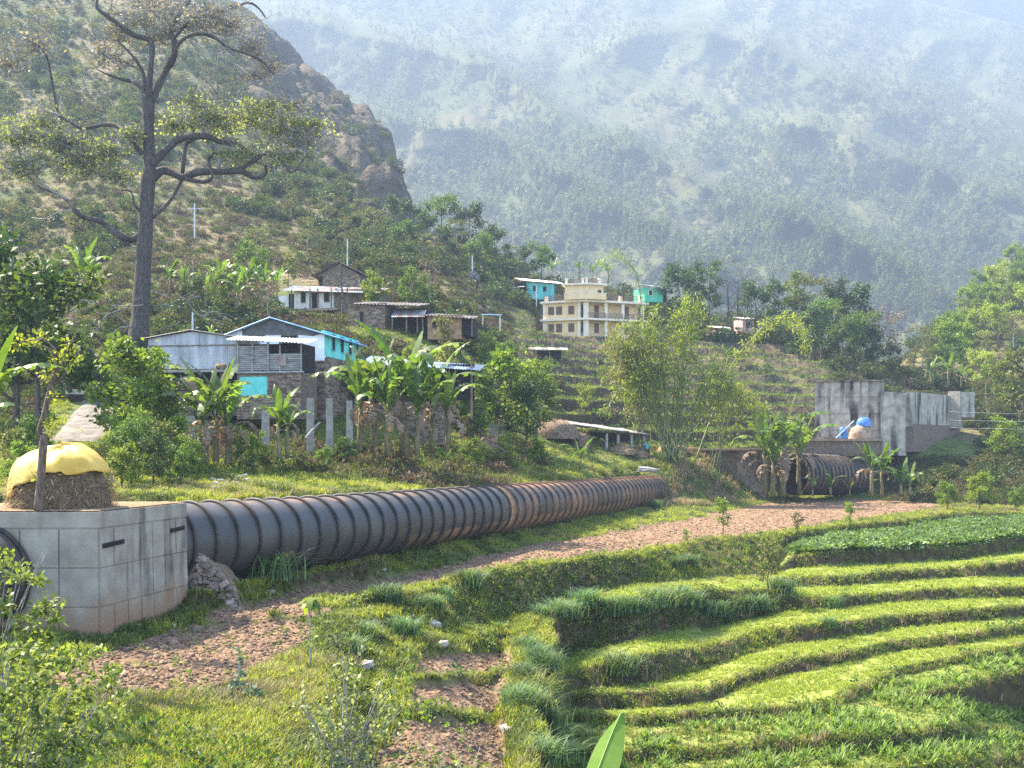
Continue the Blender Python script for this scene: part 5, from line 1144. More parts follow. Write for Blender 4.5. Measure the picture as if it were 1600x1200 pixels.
HEAPS = [(865, 712, 106.5, 3.0, 2.2, 'dark straw heap inside the left of the open shed', 34), (768, 722, 88, 1.8, 1.55, 'brown dung heap left of the open shed', 34), (972, 716, 111, 1.8, 1.1, 'pale straw heap at the front of the open shed', 20), (1000, 708, 112.5, 1.1, 1.2, 'round straw bundle beside the person in turquoise', 20), (1050, 712, 117, 2.3, 1.4, 'straw heap on the earth ramp above the pipe end', 20), (905, 716, 107.5, 1.5, 1.6, 'small dark heap beside the shed post', 20), (1078, 714, 118.5, 2.4, .9, 'flat dry straw heap at the start of the earth ramp', 20)]
for k, (u, v, d, r, hh, lab, _) in enumerate(HEAPS):
    V_, Q_ = dome(r * .8, r * .7, hh * .85, 0, 34, 11, power=1.0); V_ *= (1 + .22 * (fbm(V_[:, 0] * 1.6 + k, V_[:, 1] * 1.6 + V_[:, 2], 3, k) - .5))[:, None]; V_ += np.random.default_rng(40 + k).normal(size=V_.shape) * .06; o = obj('dung_heap' if 'dung' in lab else 'straw_heap', np_mesh('heap', V_, Q_, HAYD if k in (0, 1, 5) else STRAW), None, Vector((P(u, v, d).x, d, onground(u, d).z - .12))); tag(o, lab, 'heap'); nb_ = 500; ix = np.random.default_rng(k).integers(0, len(V_), nb_); C_ = V_[ix] + np.random.default_rng(k + 5).normal(size=(nb_, 3)) * .06; obj('loose_straw', lmesh('loose_straw', [leaves(C_, .4, .014, up=.1, outc=np.array((0, 0, -.3)), droop=.6, seed=k)], L_BROWN if k in (0, 1, 5) else L_DRY), o)
# cow lying under the roof: one continuous body
def skin(name, verts, edges, radii, m, parent=None, sub=2, root=0):
    me = bpy.data.meshes.new(name); me.from_pydata(verts, edges, []); o = obj(name, me, parent); sk = o.modifiers.new('skin', 'SKIN'); 
    for i, r in enumerate(radii): me.skin_vertices[0].data[i].radius = (r, r); me.skin_vertices[0].data[i].use_root = i == root
    s = o.modifiers.new('sub', 'SUBSURF'); s.levels = sub; s.render_levels = sub; me.materials.append(m); return o
cowv = [(0, 0, .85), (.45, 0, .9), (.9, 0, .95), (1.25, 0, 1.2), (1.6, 0, 1.3), (1.95, 0, 1.1), (-.4, 0, .95), (-.75, 0, .95), (-.95, 0, .6), (-.7, .22, .55), (-.75, .22, .02), (-.7, -.22, .55), (-.75, -.22, .02), (.9, .2, .5), (.9, .2, .02), (.9, -.2, .5), (.9, -.2, .02), (1.6, .2, 1.38), (1.6, -.2, 1.38)]
cowe = [(0, 1), (1, 2), (2, 3), (3, 4), (4, 5), (0, 6), (6, 7), (7, 8), (7, 9), (9, 10), (7, 11), (11, 12), (2, 13), (13, 14), (2, 15), (15, 16), (4, 17), (4, 18)]
cow = skin('cow', cowv, cowe, [.42, .42, .38, .2, .17, .1, .38, .28, .03, .13, .06, .13, .06, .12, .055, .12, .055, .05, .05], COWM); cow.location = (P(975, 713, 115.5).x, 115.5, onground(975, 115.5).z); cow.rotation_euler = (0, 0, math.pi * .97); tag(cow, 'dark brown cow standing under the shed roof', 'cow')
pe = thing('person', 'person in turquoise top standing beside the open shed', 'person', (P(1012, 711, 112.8).x, 112.8, onground(1012, 112.8).z), 2.6, None)
pv_ = [(0, 0, .92), (0, 0, 1.15), (0, .01, 1.38), (0, .0, 1.52), (0, -.02, 1.66), (.1, 0, .85), (.11, -.02, .48), (.11, .02, .06), (.11, -.1, .03), (-.1, 0, .85), (-.11, -.02, .48), (-.11, .02, .06), (-.11, -.1, .03), (.19, 0, 1.4), (.25, .02, 1.12), (.22, -.16, .95), (-.19, 0, 1.4), (-.25, .02, 1.12), (-.22, -.16, .95)]
pe_ = [(0, 1), (1, 2), (2, 3), (3, 4), (0, 5), (5, 6), (6, 7), (7, 8), (0, 9), (9, 10), (10, 11), (11, 12), (2, 13), (13, 14), (14, 15), (2, 16), (16, 17), (17, 18)]
skin('body', pv_, pe_, [.14, .13, .14, .055, .1, .1, .07, .045, .04, .1, .07, .045, .04, .06, .042, .035, .06, .042, .035], SKIN, pe)
skin('top', [(0, 0, .8), (0, 0, 1.1), (0, 0, 1.4), (.2, 0, 1.4), (.245, .01, 1.2), (-.2, 0, 1.4), (-.245, .01, 1.2)], [(0, 1), (1, 2), (2, 3), (3, 4), (2, 5), (5, 6)], [.19, .17, .165, .085, .07, .085, .07], SHIRT, pe)
skin('trousers', [(0, 0, .86), (.1, 0, .8), (.11, -.02, .48), (.11, .02, .12), (-.1, 0, .8), (-.11, -.02, .48), (-.11, .02, .12)], [(0, 1), (1, 2), (2, 3), (0, 4), (4, 5), (5, 6)], [.16, .13, .1, .08, .13, .1, .08], DARK, pe)
skin('hair', [(0, .03, 1.68), (0, .05, 1.74)], [(0, 1)], [.1, .08], HAIR, pe)
for k, (hx, hy, hz_, r) in enumerate([(865, 716, 99, 2.4), (768, 721, 86, 1.5), (972, 715, 97, 1.5), (1000, 708, 112.5, 1.0), (1050, 712, 117, 1.9)]):
    pass
# little latrine
q_o = P(770, 692, 93); la = thing('small_privy', 'small grey box shed on posts left of the open cattle shed', 'hut', q_o); f = Face((762, 93), (790, 93), q_o); f.box('wall', PILLAR, la, 766, 778, 666, 690, -.8, 0); f.box('roof', WOODG, la, 762, 790, 664, 666, -1, .1)
for u in (763, 785, 788): f.box('post', WOODG, la, u, u + 2, 666, 696, -.2, -.05)

# ------------------------------------------------------------------ path, poles, wires, logs, stones
PATHM = mat('wet_stone_path', (.06, .05, .042), (.15, .13, .11), 1.5, rough=.8, bump=1, bscale=4, spec=.25, stretch=(1, .5, 1))
us_p = [(60, 150), (78, 165), (90, 175), (96, 182), (110, 186), (122, 182), (128, 172)]; V = []; vrow = [694, 685, 675, 665, 650, 635, 622]
for i, (a, b) in enumerate(us_p):
    for k in range(9): u = a + (b - a) * k / 8; p = hit(u, vrow[i], 40); V.append((p.x, p.y, p.z + (.12 if 0 < k < 8 else -.1) + random.uniform(-.06, .06)))
Q = [(i * 9 + k, i * 9 + k + 1, (i + 1) * 9 + k + 1, (i + 1) * 9 + k) for i in range(6) for k in range(8)]
tag(obj('path', np_mesh('path', np.array(V), np.array(Q), PATHM, True)), 'wet stony path climbing past the bright green bush', kind='structure')
mb = MB(); mb.box(-.9, .9, -.15, .15, 0, .35); o = mb.build('parapet_stone', PILLAR); o.location = P(123, 616, 78); tag(o, 'pale concrete kerb at the top end of the path', 'kerb')
for u, v0, v1, d, lab, r, m in ((304, 318, 400, 170, 'tall white electricity pole on the slope right of the big tree', .13, STEELG), (738, 400, 456, 186, 'white pole beside the small thatch hut', .13, STEELG), (543, 374, 418, 150, 'white pole behind the ruined house', .1, STEELG), (301, 488, 518, 96, 'short pale pole rising behind the tin shed roof', .09, STEELG), (645, 420, 472, 150, 'dark wooden pole on the terraced slope above the stone barn', .1, WOOD), (838, 446, 470, 200, 'slim pole in front of the teal house', .09, STEELG)):
    t = thing('utility_pole', lab, 'pole', P(u, v1, d)); s = d / F; mb = MB(); mb.tube([(0, 0, -1), (0, 0, (v1 - v0) * s)], [r * 1.2, r * .8], 8); mb.build('shaft', m, t)
    if u in (738, 304): mb = MB(); hgt = (v1 - v0) * s * (.3 if u == 738 else .9); mb.beam((-1.2, 0, hgt), (1.2, 0, hgt), .1); mb.build('crossarm', m, t)
for lab, pts, r in (('upper thin wire strung across the scrub at the right edge', [(1484, 643, 118), (1500, 644, 112), (1640, 648, 105)], .008), ('middle thin wire strung across the scrub at the right edge', [(1484, 656, 118), (1500, 657, 112), (1640, 659, 105)], .008), ('lower thin wire strung across the scrub at the right edge', [(1484, 668, 118), (1500, 669, 112), (1640, 671, 105)], .008), ('black hose lying across the grass in the lower left', [(165, 1143, 24), (250, 1141, 24), (330, 1134, 24.2), (392, 1127, 24.4)], .016)):
    mb = MB(); mb.tube([P(*p) for p in pts], r, 5); o = mb.build('wire' if 'wire' in lab else 'hose', STEELG if 'wire' in lab else DARK); tag(o, lab, 'wire' if 'wire' in lab else 'hose')
for lab, a, b, r in (('long thin grey log lying before the dead banana stems', (330, 741, 58), (447, 757, 57), .12), ('pole leaning against the stump of the banana clump', (289, 738, 60), (312, 684, 61), .08), ('grey concrete post lying on the bank above the far pipe', (998, 733, 103), (1026, 736, 103), .28), ('bent pale branch lying on the bank above the far pipe', (990, 738, 103), (1032, 733, 102), .06), ('weathered plank leaning by the middle pillar', (478, 685, 67), (500, 660, 68), .08)):
    mb = MB(); A, B = P(*a), P(*b); mb.tube([A, A.lerp(B, .5) + Vector((0, 0, .06)), B], [r, r * .95, r * .8], 7); o = mb.build('log', WOODG); tag(o, lab, 'log')
q = random.Random(12)
def stones_at(lst, grp, labf):
    for k, (u, v, s) in enumerate(lst):
        p = hit(u, v); o = obj('field_stone', STONES[k % 5], None, p + Vector((0, 0, s * .12)), (q.uniform(-.3, .3), q.uniform(-.3, .3), q.uniform(0, 6)), s); tag(o, labf(k, u, v), 'stone', grp)
heap = [(u, v, q.uniform(.35, .6)) for u, v in [(332, 752), (338, 759), (345, 754), (349, 761), (355, 757), (360, 764), (367, 752), (374, 749), (381, 747), (384, 753), (370, 759), (342, 766), (352, 768), (334, 765)]]
stones_at(heap, 'stone pile below the dead banana stems', lambda k, u, v: 'pale stone in the pile below the dead banana stems')
for (u, v, s), lab in (((793, 1144, .62), 'round pale boulder at the corner of the lowest ploughed plot'), ((476, 737, .75), 'big pale stone right of the lying log'), ((600, 928, .5), 'flat stone on the bank below the ploughed field corner'), ((678, 982, .75), 'pale boulder on the bank above the small ploughed plots'), ((690, 1012, .6), 'brown stone under the pale bank boulder'), ((424, 931, .35), 'whitish stone on the grass strip before the pipe'), ((268, 981, .3), 'white stone at the foot of the concrete block'), ((557, 1018, .6), 'brown rock sticking out of the sapling bank'), ((572, 1046, .7), 'larger brown rock low in the sapling bank'), ((600, 895, .3), 'pale stone at the grass edge below the pipe'), ((697, 978, .35), 'small pale stone right of the bank boulder'), ((480, 722, .4), 'rounded stone by the left pillar foot')):
    stones_at([(u, v, s)], None, lambda k, u_, v_: lab)
# ------------------------------------------------------------------ the big tree, limb by limb
def bpoly(mb, lst, d, o, taper=None, seg=8, wob=.5, seed=0):
    q = random.Random(seed); pts = []; rr = []; off = 0
    for i, (u, v, w) in enumerate(lst):
        if i: off += q.uniform(-wob, wob)
        pts.append(P(u, v, d + off * (i > 0)) - o); rr.append(w * d / F / 2 * .88)
    # smooth
    P2 = []; R2 = []
    for i in range(len(pts) - 1):
        p0 = pts[max(i - 1, 0)]; p1 = pts[i]; p2 = pts[i + 1]; p3 = pts[min(i + 2, len(pts) - 1)]
        for k in range(3):
            t = k / 3; P2.append(.5 * ((2 * p1) + (p2 - p0) * t + (2 * p0 - 5 * p1 + 4 * p2 - p3) * t * t + (3 * p1 - p0 - 3 * p2 + p3) * t ** 3)); R2.append((rr[i] * (1 - t) + rr[i + 1] * t) * q.uniform(.93, 1.08))
    P2.append(pts[-1]); R2.append(rr[-1]); mb.tube(P2, R2, seg); return P2
BD = 97.0; bt = thing('big_tree', 'huge old tree with dark gnarled trunk and sparse yellow-green leaves', 'tree', P(217, 535, BD)); bo_ = bt.location
BARKB = mat('bark_dark', (.030, .025, .022), (.105, .085, .072), 5, bump=1, stretch=(2, 2, .5)); 
mb = MB(); limb_pts = []
bpoly(mb, [(214, 550, 44), (217, 520, 34), (220, 480, 29), (223, 430, 27), (226, 380, 25), (229, 330, 24), (231, 290, 24), (234, 255, 20), (232, 210, 19), (232, 175, 21), (231, 150, 22)], BD, bo_, seg=12, wob=.15); mb.build('trunk', BARKB, bt, True)
LIMBS = [
 [(231, 152, 13), (222, 138, 9), (208, 128, 7), (190, 124, 5), (170, 117, 4), (158, 112, 2)],
 [(232, 160, 13), (235, 110, 10), (238, 76, 10), (232, 62, 9), (207, 54, 10), (180, 34, 8), (160, 20, 7), (150, 8, 6), (156, -14, 5), (150, -40, 4)],
 [(235, 160, 15), (248, 133, 14), (260, 108, 12), (271, 92, 11), (273, 66, 11), (266, 48, 10), (280, 22, 8), (295, 4, 7), (305, -25, 5)],
 [(262, 104, 8), (276, 74, 7), (290, 59, 6), (312, 53, 6), (335, 58, 5), (352, 72, 5), (372, 80, 4), (393, 87, 4), (412, 98, 3.5), (428, 118, 2)],
 [(320, 54, 5), (345, 62, 5), (362, 60, 4), (375, 52, 3), (378, 44, 2)], [(272, 60, 6), (300, 30, 5), (330, 25, 4), (360, 14, 4), (388, 4, 4), (405, 14, 3), (415, 28, 2)],
 [(229, 290, 20), (242, 274, 18), (256, 266, 15), (272, 271, 14), (288, 276, 15), (310, 269, 13), (350, 268, 12), (376, 267, 12), (392, 276, 8), (408, 277, 7), (416, 268, 6), (414, 258, 4)],
 [(374, 266, 9), (388, 256, 8), (402, 248, 7), (416, 240, 5), (440, 252, 4), (455, 270, 3), (470, 255, 2), (480, 240, 1.5)], [(285, 270, 8), (288, 245, 7), (292, 225, 6), (305, 218, 4), (318, 208, 3)],
 [(290, 278, 8), (300, 282, 7), (320, 284, 7), (332, 276, 6), (326, 250, 5), (335, 238, 4), (330, 228, 3)],
 [(236, 258, 15), (250, 244, 14), (264, 230, 13), (280, 217, 13), (300, 213, 12), (325, 214, 11), (345, 222, 10), (372, 228, 10), (392, 240, 9), (415, 239, 7), (445, 242, 5), (470, 238, 3)],
 [(222, 240, 10), (210, 226, 9), (197, 208, 9), (184, 198, 8), (166, 195, 7), (145, 198, 7), (125, 203, 5)], [(128, 202, 6), (98, 184, 5), (90, 174, 5), (80, 120, 4), (74, 90, 3), (60, 72, 2)], [(96, 180, 5), (70, 172, 4.5), (45, 150, 4), (28, 120, 3.5), (18, 98, 2.5), (0, 92, 1.5)], [(76, 96, 3), (85, 82, 2.5), (82, 62, 1.5)],
 [(222, 366, 15), (206, 374, 13), (188, 369, 11), (166, 352, 10), (150, 343, 9), (132, 340, 10), (120, 332, 8), (108, 315, 7), (88, 302, 6), (60, 290, 5), (40, 268, 4), (30, 236, 3)],
 [(106, 312, 5), (70, 290, 4.5), (48, 262, 4), (35, 240, 3), (20, 262, 2)], [(118, 330, 4), (95, 330, 3), (70, 342, 2.5), (50, 340, 1.5)], [(220, 330, 6), (210, 320, 4), (205, 300, 3), (190, 297, 2.5)], [(238, 340, 6), (262, 318, 7), (280, 290, 6), (286, 272, 5)],
 [(228, 140, 8), (222, 110, 6), (205, 85, 4), (190, 70, 3), (180, 60, 2)], [(210, 132, 4), (195, 110, 3), (172, 90, 2.5), (150, 78, 1.5)]]
for k, L in enumerate(LIMBS):
    mb = MB(); pp = bpoly(mb, L, BD, bo_, wob=.9 if L[0][2] > 5 else .5, seed=k, seg=8); mb.build('limb', BARKB if L[0][2] > 5.5 else BARKP, bt, True); limb_pts += pp[4:]
lp = np.array([tuple(p) for p in limb_pts])
CR_ = [(395, 185, 90, 26, 'y'), (330, 190, 60, 30, 'y'), (450, 205, 70, 26, 'y'), (300, 160, 35, 18, 'y'), (420, 165, 45, 14, 'y'), (490, 195, 30, 20, 'y'), (270, 195, 25, 25, 'y'), (360, 240, 40, 14, 'y'), (440, 245, 50, 14, 'y'), (40, 215, 70, 36, 'g'), (100, 225, 50, 30, 'g'), (30, 260, 40, 24, 'g'), (130, 255, 55, 30, 'g'), (170, 235, 35, 25, 'g'), (70, 190, 50, 16, 'g'), (180, 275, 30, 16, 'g'), (210, 215, 20, 25, 'g'),
       (220, 30, 60, 26, 'b'), (300, 40, 60, 25, 'b'), (355, 40, 55, 26, 'b'), (180, 60, 45, 25, 'b'), (390, 75, 45, 20, 'b'), (250, 55, 40, 20, 'b'), (420, 105, 25, 18, 'b'), (50, 70, 45, 25, 'b'), (15, 100, 30, 20, 'b'), (160, 90, 25, 20, 'b'), (195, 100, 25, 15, 'b'), (455, 165, 40, 16, 'b'), (330, 20, 70, 15, 'b'), (240, 5, 60, 12, 'b'), (400, 120, 40, 14, 'b'), (470, 225, 45, 20, 'b')]
tw = MB(); LP = {'y': [], 'g': [], 'b': []}; q = np.random.default_rng(17)
for k, (u, v, ru, rv, ty) in enumerate(CR_):
    s = BD / F; c = P(u, v, BD + q.uniform(-1.5, 1.5)) - bo_; r3 = np.array([ru * s * 1.12, ru * s * .9, rv * s])
    n = int(ru * rv / (20 if ty != 'b' else 22)) + 10; sub = cloud(n, tuple(c), r3, 900 + k, .1)
    nodes = [Vector(p) for p in lp[np.argsort(((lp - np.array(c)) ** 2).sum(1))[:40]]]; arr = [np.array(p) for p in nodes]; dist0 = np.array([min(np.linalg.norm(a - s_) for a in arr) for s_ in sub])
    for j, sp in enumerate(sub[np.argsort(dist0)]):
        sv_ = Vector(sp); A_ = np.array(arr); i = int(np.argmin(((A_ - sp) ** 2).sum(1))); b = Vector(A_[i]); lim = i < 40
        if (b - sv_).length < 5.5:
            jit = Vector(q.normal(size=3)) * .16 * (b - sv_).length; mid = b.lerp(sv_, .5) + jit; r0 = .075 if lim else .045
            tw.tube([b, b.lerp(mid, .5) + jit * .4, mid, sv_], [r0, r0 * .85, r0 * .7, .022], 4, False); arr.append(np.array(mid))
            for e in range(4): d_ = Vector(q.normal(size=3)); d_.z = abs(d_.z) * .5; tw.tube([sv_, sv_ + d_ * .35, sv_ + d_ * .7 + Vector((0, 0, .12))], [.024, .02, .01], 3, False)
        arr.append(np.array(sp))
        LP[ty].append(leaves(cloud(8 if ty != 'b' else 2, tuple(sp), (.95, .95, .3), k * 40 + j, .2), .34, .11, up=.7, seed=k * 50 + j))
tw.build('twigs', BARKP, bt)
L_BUD = leafmat('leaf_bud_brown', (.20, .18, .09), (.40, .37, .2), trans=.35, tcol=(1.3, 1.2, .8))
for ty, m in (('y', leafmat('leaf_big_tree_yellow', (.17, .20, .05), (.33, .36, .13), trans=.4)), ('g', leafmat('leaf_big_tree_green', (.12, .14, .04), (.24, .25, .09), trans=.4)), ('b', L_BUD)): obj('foliage', lmesh('foliage', LP[ty], m), bt)

# ------------------------------------------------------------------ trees
KH = {k: TK[k]['h'] for k in TK}
def T_(kind, u, vb, vt, d, label, group=None, cat='tree', name='tree', sink=.3):
    p = onground(u, d) if vb is None else P(u, vb, d)
    h = (vb - vt if vb is not None else (H0 - p.z * F / d) - vt) * d / F
    if vb is not None:
        g = onground(u, d).z; h += max(0, p.z - g) ; p.z = min(p.z, g)      # roots reach the ground
    p.z -= sink * .3
    return tree(kind, p, label, cat, random.uniform(0, 6.28), h / KH[kind], group, name)
ONE = [
 ('darkt', 25, None, 400, 62, 'dark leafy tree at the left edge below the big tree', None), ('broad', 62, None, 455, 60, 'rounded mid-green tree right of the dark left edge tree', None),
 ('broadb', 212, None, 545, 58, 'bright yellow-green bushy tree standing beside the path', None), ('darkt', 262, None, 610, 60, 'dark green bush tree right behind the bright path tree', None), ('broad', 196, None, 600, 62, 'mid-green bush close to the path edge', None),
 ('baret', 340, 155, 65, 225, 'small dark leafless tree right of the big tree trunk', None), ('baret', 533, None, 380, 124, 'thin dark bare tree in front of the white house', None), ('baret', 612, None, 425, 152, 'dark bare tree with few twigs beside the ruined house', None),
 ('barep', 300, None, 395, 122, 'thin pale brown tree on the slope above the tin shed', None), ('barep', 495, None, 360, 170, 'brown wispy tree above the ruined house, left of the pole', None),
 ('broadb', 795, None, 562, 94, 'bright green bushy tree between the lean-to and the terraces', None), ('broad', 752, None, 585, 92, 'mid-green tree just right of the white lean-to roof', None), ('bright', 838, None, 575, 103, 'spreading green tree right of the bright bushy tree', None), ('yell', 915, None, 606, 124, 'low yellow-green tree above the open cattle shed', None), ('darkt', 820, None, 610, 92, 'dark green tree over the privy', None), ('broad', 735, None, 630, 86, 'dense green bush behind the banana clump', None),
 ('saplo', 700, None, 535, 102, 'round olive tree below the mud house', None), ('broad', 600, None, 525, 104, 'green tree below the stone barn, behind the blue roof', None), ('bright', 640, None, 540, 100, 'light green tree between the blue roof and the barn', None),
 ('darkt', 1062, None, 425, 200, 'low dark tree right of the green house', None), ('pined', 1085, None, 408, 205, 'tall rounded dark tree right of the green house', None), ('pinet', 1108, None, 410, 206, 'tall green tree beside the rounded dark one', None),
 ('baret', 1136, None, 416, 205, 'leafless dark tree left of two more, on the crest', None), ('baret', 1154, None, 414, 207, 'tallest leafless dark tree on the crest', None), ('baret', 1190, None, 428, 208, 'thin leafless tree right of the tallest bare one', None), ('baret', 1170, None, 430, 204, 'short leafless tree between the bare crest trees', None),
 ('darkt', 1180, None, 450, 196, 'low dark tree behind the pink house', None), ('pined', 1211, None, 435, 200, 'tall dark tree left of the tallest green one', None), ('pinet', 1243, None, 428, 200, 'tallest green tree on the crest right of the pink house', None), ('airy', 1272, None, 430, 198, 'pale thin-crowned tree right of the tallest green one', None), ('airy', 1258, None, 432, 203, 'wispy tree tucked behind the tallest green one', None),
 ('pined', 1310, None, 434, 196, 'slender dark tree with drooping tip near the crest end', None), ('darkt', 1335, None, 460, 198, 'dark tree right of the slender drooping one', None), ('broad', 1285, None, 480, 188, 'mid-green tree mass below the pale thin crowns', None), ('airy', 1300, None, 475, 186, 'olive tree below the slender drooping one', None), ('darkt', 1265, None, 490, 184, 'dark low tree below the tallest green one', None), ('broad', 1318, None, 505, 180, 'broad green tree above the streaked wall', None), ('barep', 1372, None, 480, 192, 'brown bare-branched tree left of its twin at the crest end', None), ('barep', 1388, None, 484, 194, 'brown bare-branched tree right of its twin at the crest end', None), ('darkt', 1362, None, 515, 186, 'dark rounded bush at the right end of the crest trees', None), ('broad', 1345, None, 500, 186, 'green tree left of the dark rounded crest bush', None), ('darkt', 1395, None, 540, 190, 'last small dark tree of the crest row', None),
 ('airy', 1440, None, 508, 186, 'tall airy green tree in the gap before the right hill', None), ('bright', 1487, None, 498, 196, 'vivid green tree at the foot of the right hill', None), ('broad', 1466, None, 545, 185, 'mid-green tree below the vivid one', None),
 ('bright', 1575, None, 560, 160, 'wide green tree at the right edge above the scrub', None), ('saplo', 1600, None, 545, 155, 'olive tree cut off by the right edge', None), ('airy', 1545, None, 590, 150, 'thin olive tree right of the concrete end wall', None),
 ('broadb', 1480, None, 755, 100, 'leafy shrub at the far right corner of the ploughed field, left one', None), ('broadb', 1530, None, 742, 101, 'leafy shrub at the far right corner of the ploughed field, right one', None), ('bright', 1585, None, 765, 98, 'leafy shrub at the right edge of the cabbage terrace', None), ('bright', 1570, None, 655, 128, 'bright round bush in the scrub below the right edge tree', None),
]
for k, u, vb, vt, d, lab, g in ONE: T_(k, u, vb, vt, d, lab, g)
# woods that can be counted: slope above the houses, spur crest, right hill, left hill
def row(kinds, spots, where, grp, adj):
    spots = sorted(spots)
    ords = 'first second third fourth fifth sixth seventh eighth ninth tenth eleventh twelfth thirteenth fourteenth fifteenth sixteenth seventeenth eighteenth nineteenth twentieth'.split()
    for i, (u, d, hh) in enumerate(spots):
        k = kinds[(i * 7 + 3) % len(kinds)]; p = onground(u, d); p.z -= .2
        nm = ords[i] if i < 20 else ords[i % 20] + ' of the next twenty'
        tree(k, p, f'{adj.get(k, "green")} tree, {nm} from the left {where}', 'tree', random.uniform(0, 6.28), hh / KH[k], grp)
ADJ = {'darkt': 'dark green', 'broad': 'mid-green', 'airy': 'thin olive', 'barep': 'brown wispy', 'bright': 'light green', 'yell': 'yellow-green', 'pinet': 'tall green', 'pined': 'tall dark', 'broadb': 'bright bushy', 'baret': 'bare'}
row(['darkt', 'broad', 'darkt', 'airy'], [(585, 190, 7), (612, 205, 8), (640, 225, 9), (668, 215, 8), (690, 225, 10), (712, 210, 9), (735, 222, 11), (752, 205, 8), (775, 225, 9), (798, 228, 7), (822, 232, 7), (845, 236, 8), (630, 185, 6), (700, 190, 7), (660, 182, 6)], 'on the spur above the small thatch hut', 'trees on the spur', ADJ)
row(['bright', 'yell', 'yell', 'bright', 'airy', 'broadb'], [(1497, 262, 9), (1512, 285, 9), (1530, 300, 10), (1545, 255, 9), (1552, 310, 9), (1565, 280, 10), (1580, 320, 11), (1592, 265, 9), (1602, 310, 11), (1520, 235, 8), (1560, 225, 8), (1585, 215, 8), (1540, 205, 7), (1505, 215, 7), (1475, 235, 8), (1612, 240, 9), (1530, 180, 6)], 'on the sunlit right hill', 'trees on the right hill', ADJ)
row(['broad', 'darkt', 'barep', 'airy', 'broad', 'barep', 'bright'], [(20, 300, 14), (65, 310, 16), (95, 260, 9), (40, 220, 8), (130, 280, 11), (160, 330, 12), (120, 200, 7), (185, 230, 8), (300, 250, 8), (280, 200, 6), (325, 300, 9), (365, 260, 8), (400, 210, 7), (430, 240, 7), (455, 200, 6), (480, 170, 6), (400, 160, 5), (510, 200, 7), (540, 180, 6), (565, 205, 7)], 'on the hillside above the houses', 'trees on the left hillside', ADJ)
row(['broad', 'darkt', 'barep', 'bright', 'saplo'], [(15, 88, 5), (60, 95, 5), (110, 100, 4), (170, 105, 4), (300, 108, 5), (345, 120, 5), (390, 135, 6), (420, 118, 5), (450, 140, 5), (585, 128, 5), (645, 132, 5), (670, 145, 6), (690, 108, 5), (720, 120, 4), (770, 118, 5), (790, 125, 4), (820, 122, 5), (560, 150, 5)], 'between the houses and the slope', 'small trees around the houses', {**ADJ, 'saplo': 'olive'})
row(['broadb', 'darkt', 'broad', 'saplo', 'bright'], [(150, 47, 1.4), (178, 50, 2.0), (192, 47, 2.0), (206, 51, 2.8), (222, 55, 3.0), (238, 48, 2.4), (252, 52, 3.0), (268, 56, 2.8), (282, 49, 1.9), (298, 54, 2.2), (20, 50, 2.4), (55, 54, 2.2), (35, 47, 2.0), (118, 48, 1.5)], 'on the bank behind the straw stack', 'bushy young trees on the bank', {**ADJ, 'saplo': 'olive', 'darkt': 'dark green'})
row(['broadb', 'saplo', 'bright', 'broad'], [(385, 60, 1.6), (402, 63, 1.9), (470, 60, 1.3), (505, 63, 1.5), (540, 66, 1.7), (735, 76, 2.2), (755, 78, 1.8), (790, 83, 2.4), (815, 86, 2.0), (840, 88, 2.2), (655, 72, 1.4), (720, 72, 1.6)], 'on the grassy verge above the pipe', 'low bushes above the pipe', {**ADJ, 'saplo': 'olive'})
# pale sunlit grove across the ravine
q = np.random.default_rng(23); spots = []
while len(spots) < 90:
    u = q.uniform(648, 900); v = q.uniform(275, 425); lo = 262 + (u - 650) * .56
    if lo < v < lo + 95: spots.append((u, v))
cmi = np.clip(((np.array([s[0] for s in spots]) - MU[0]) / 6).astype(int), 0, len(MU) - 1)
for (u, v), i in zip(sorted(spots), cmi):
    i = int(np.clip(round((u - MU[0]) / 6), 0, len(MU) - 1)); j = int(np.argmin(np.abs(MVV[i] - v))); p = Vector(MP[i, j])
    if p.y > 2600: continue
    tree('pale', p - Vector((0, 0, .5)), 'pale sunlit tree in the dense grove across the ravine', 'tree', q.uniform(0, 6.28), q.uniform(1.1, 1.7), 'pale grove across the ravine')

# fallen branches and the dark rock under the big tree
fbt = thing('fallen_branches', 'tangle of pale fallen branches on the slope under the big tree', 'branches', onground(240, 92)); mb = MB(); q = random.Random(3); o_ = fbt.location
for k in range(34):
    u = q.uniform(95, 370); v = 462 + q.uniform(0, 62) + abs(u - 240) * .05; d = 93 + q.uniform(-3, 3); pts = [P(u, v, d) - o_]; dirx = q.choice((-1, 1)) * q.uniform(5, 19); dy = q.uniform(-12, 8)
    for s in range(5): u += dirx * q.uniform(.3, 1.2) + q.uniform(-6, 6); v += dy * q.uniform(.2, 1.2) + q.uniform(-6, 6); pts.append(P(u, v, d + q.uniform(-.6, .6)) - o_)
    r = q.uniform(.03, .1); mb.tube(pts, [r, r * .85, r * .75, r * .6, r * .4, r * .15], 5)
mb.build('branch', mat('dead_branch', (.10, .085, .07), (.25, .22, .19), 5), fbt, True)
bm = bmesh.new(); bmesh.ops.create_icosphere(bm, subdivisions=3, radius=1)
for v in bm.verts: n_ = 1 + .35 * (float(fbm(np.array([v.co.x * 1.5 + 3]), np.array([v.co.y * 1.5 + v.co.z]), 3, 5)[0]) - .5); v.co = Vector((v.co.x * 1.15 * n_ * (1.25 - .3 * v.co.z), v.co.y * 1.1 * n_, v.co.z * 2.3 * n_))
me = bpy.data.meshes.new('dark_rock'); bm.to_mesh(me); bm.free(); me.materials.append(mat('dark_wet_rock', (.018, .014, .012), (.06, .045, .04), 2.5, bump=1))
o = obj('dark_rock', me, None, P(134, 588, 84)); tag(o, 'tall dark wet rock standing above the top end of the path', 'rock')
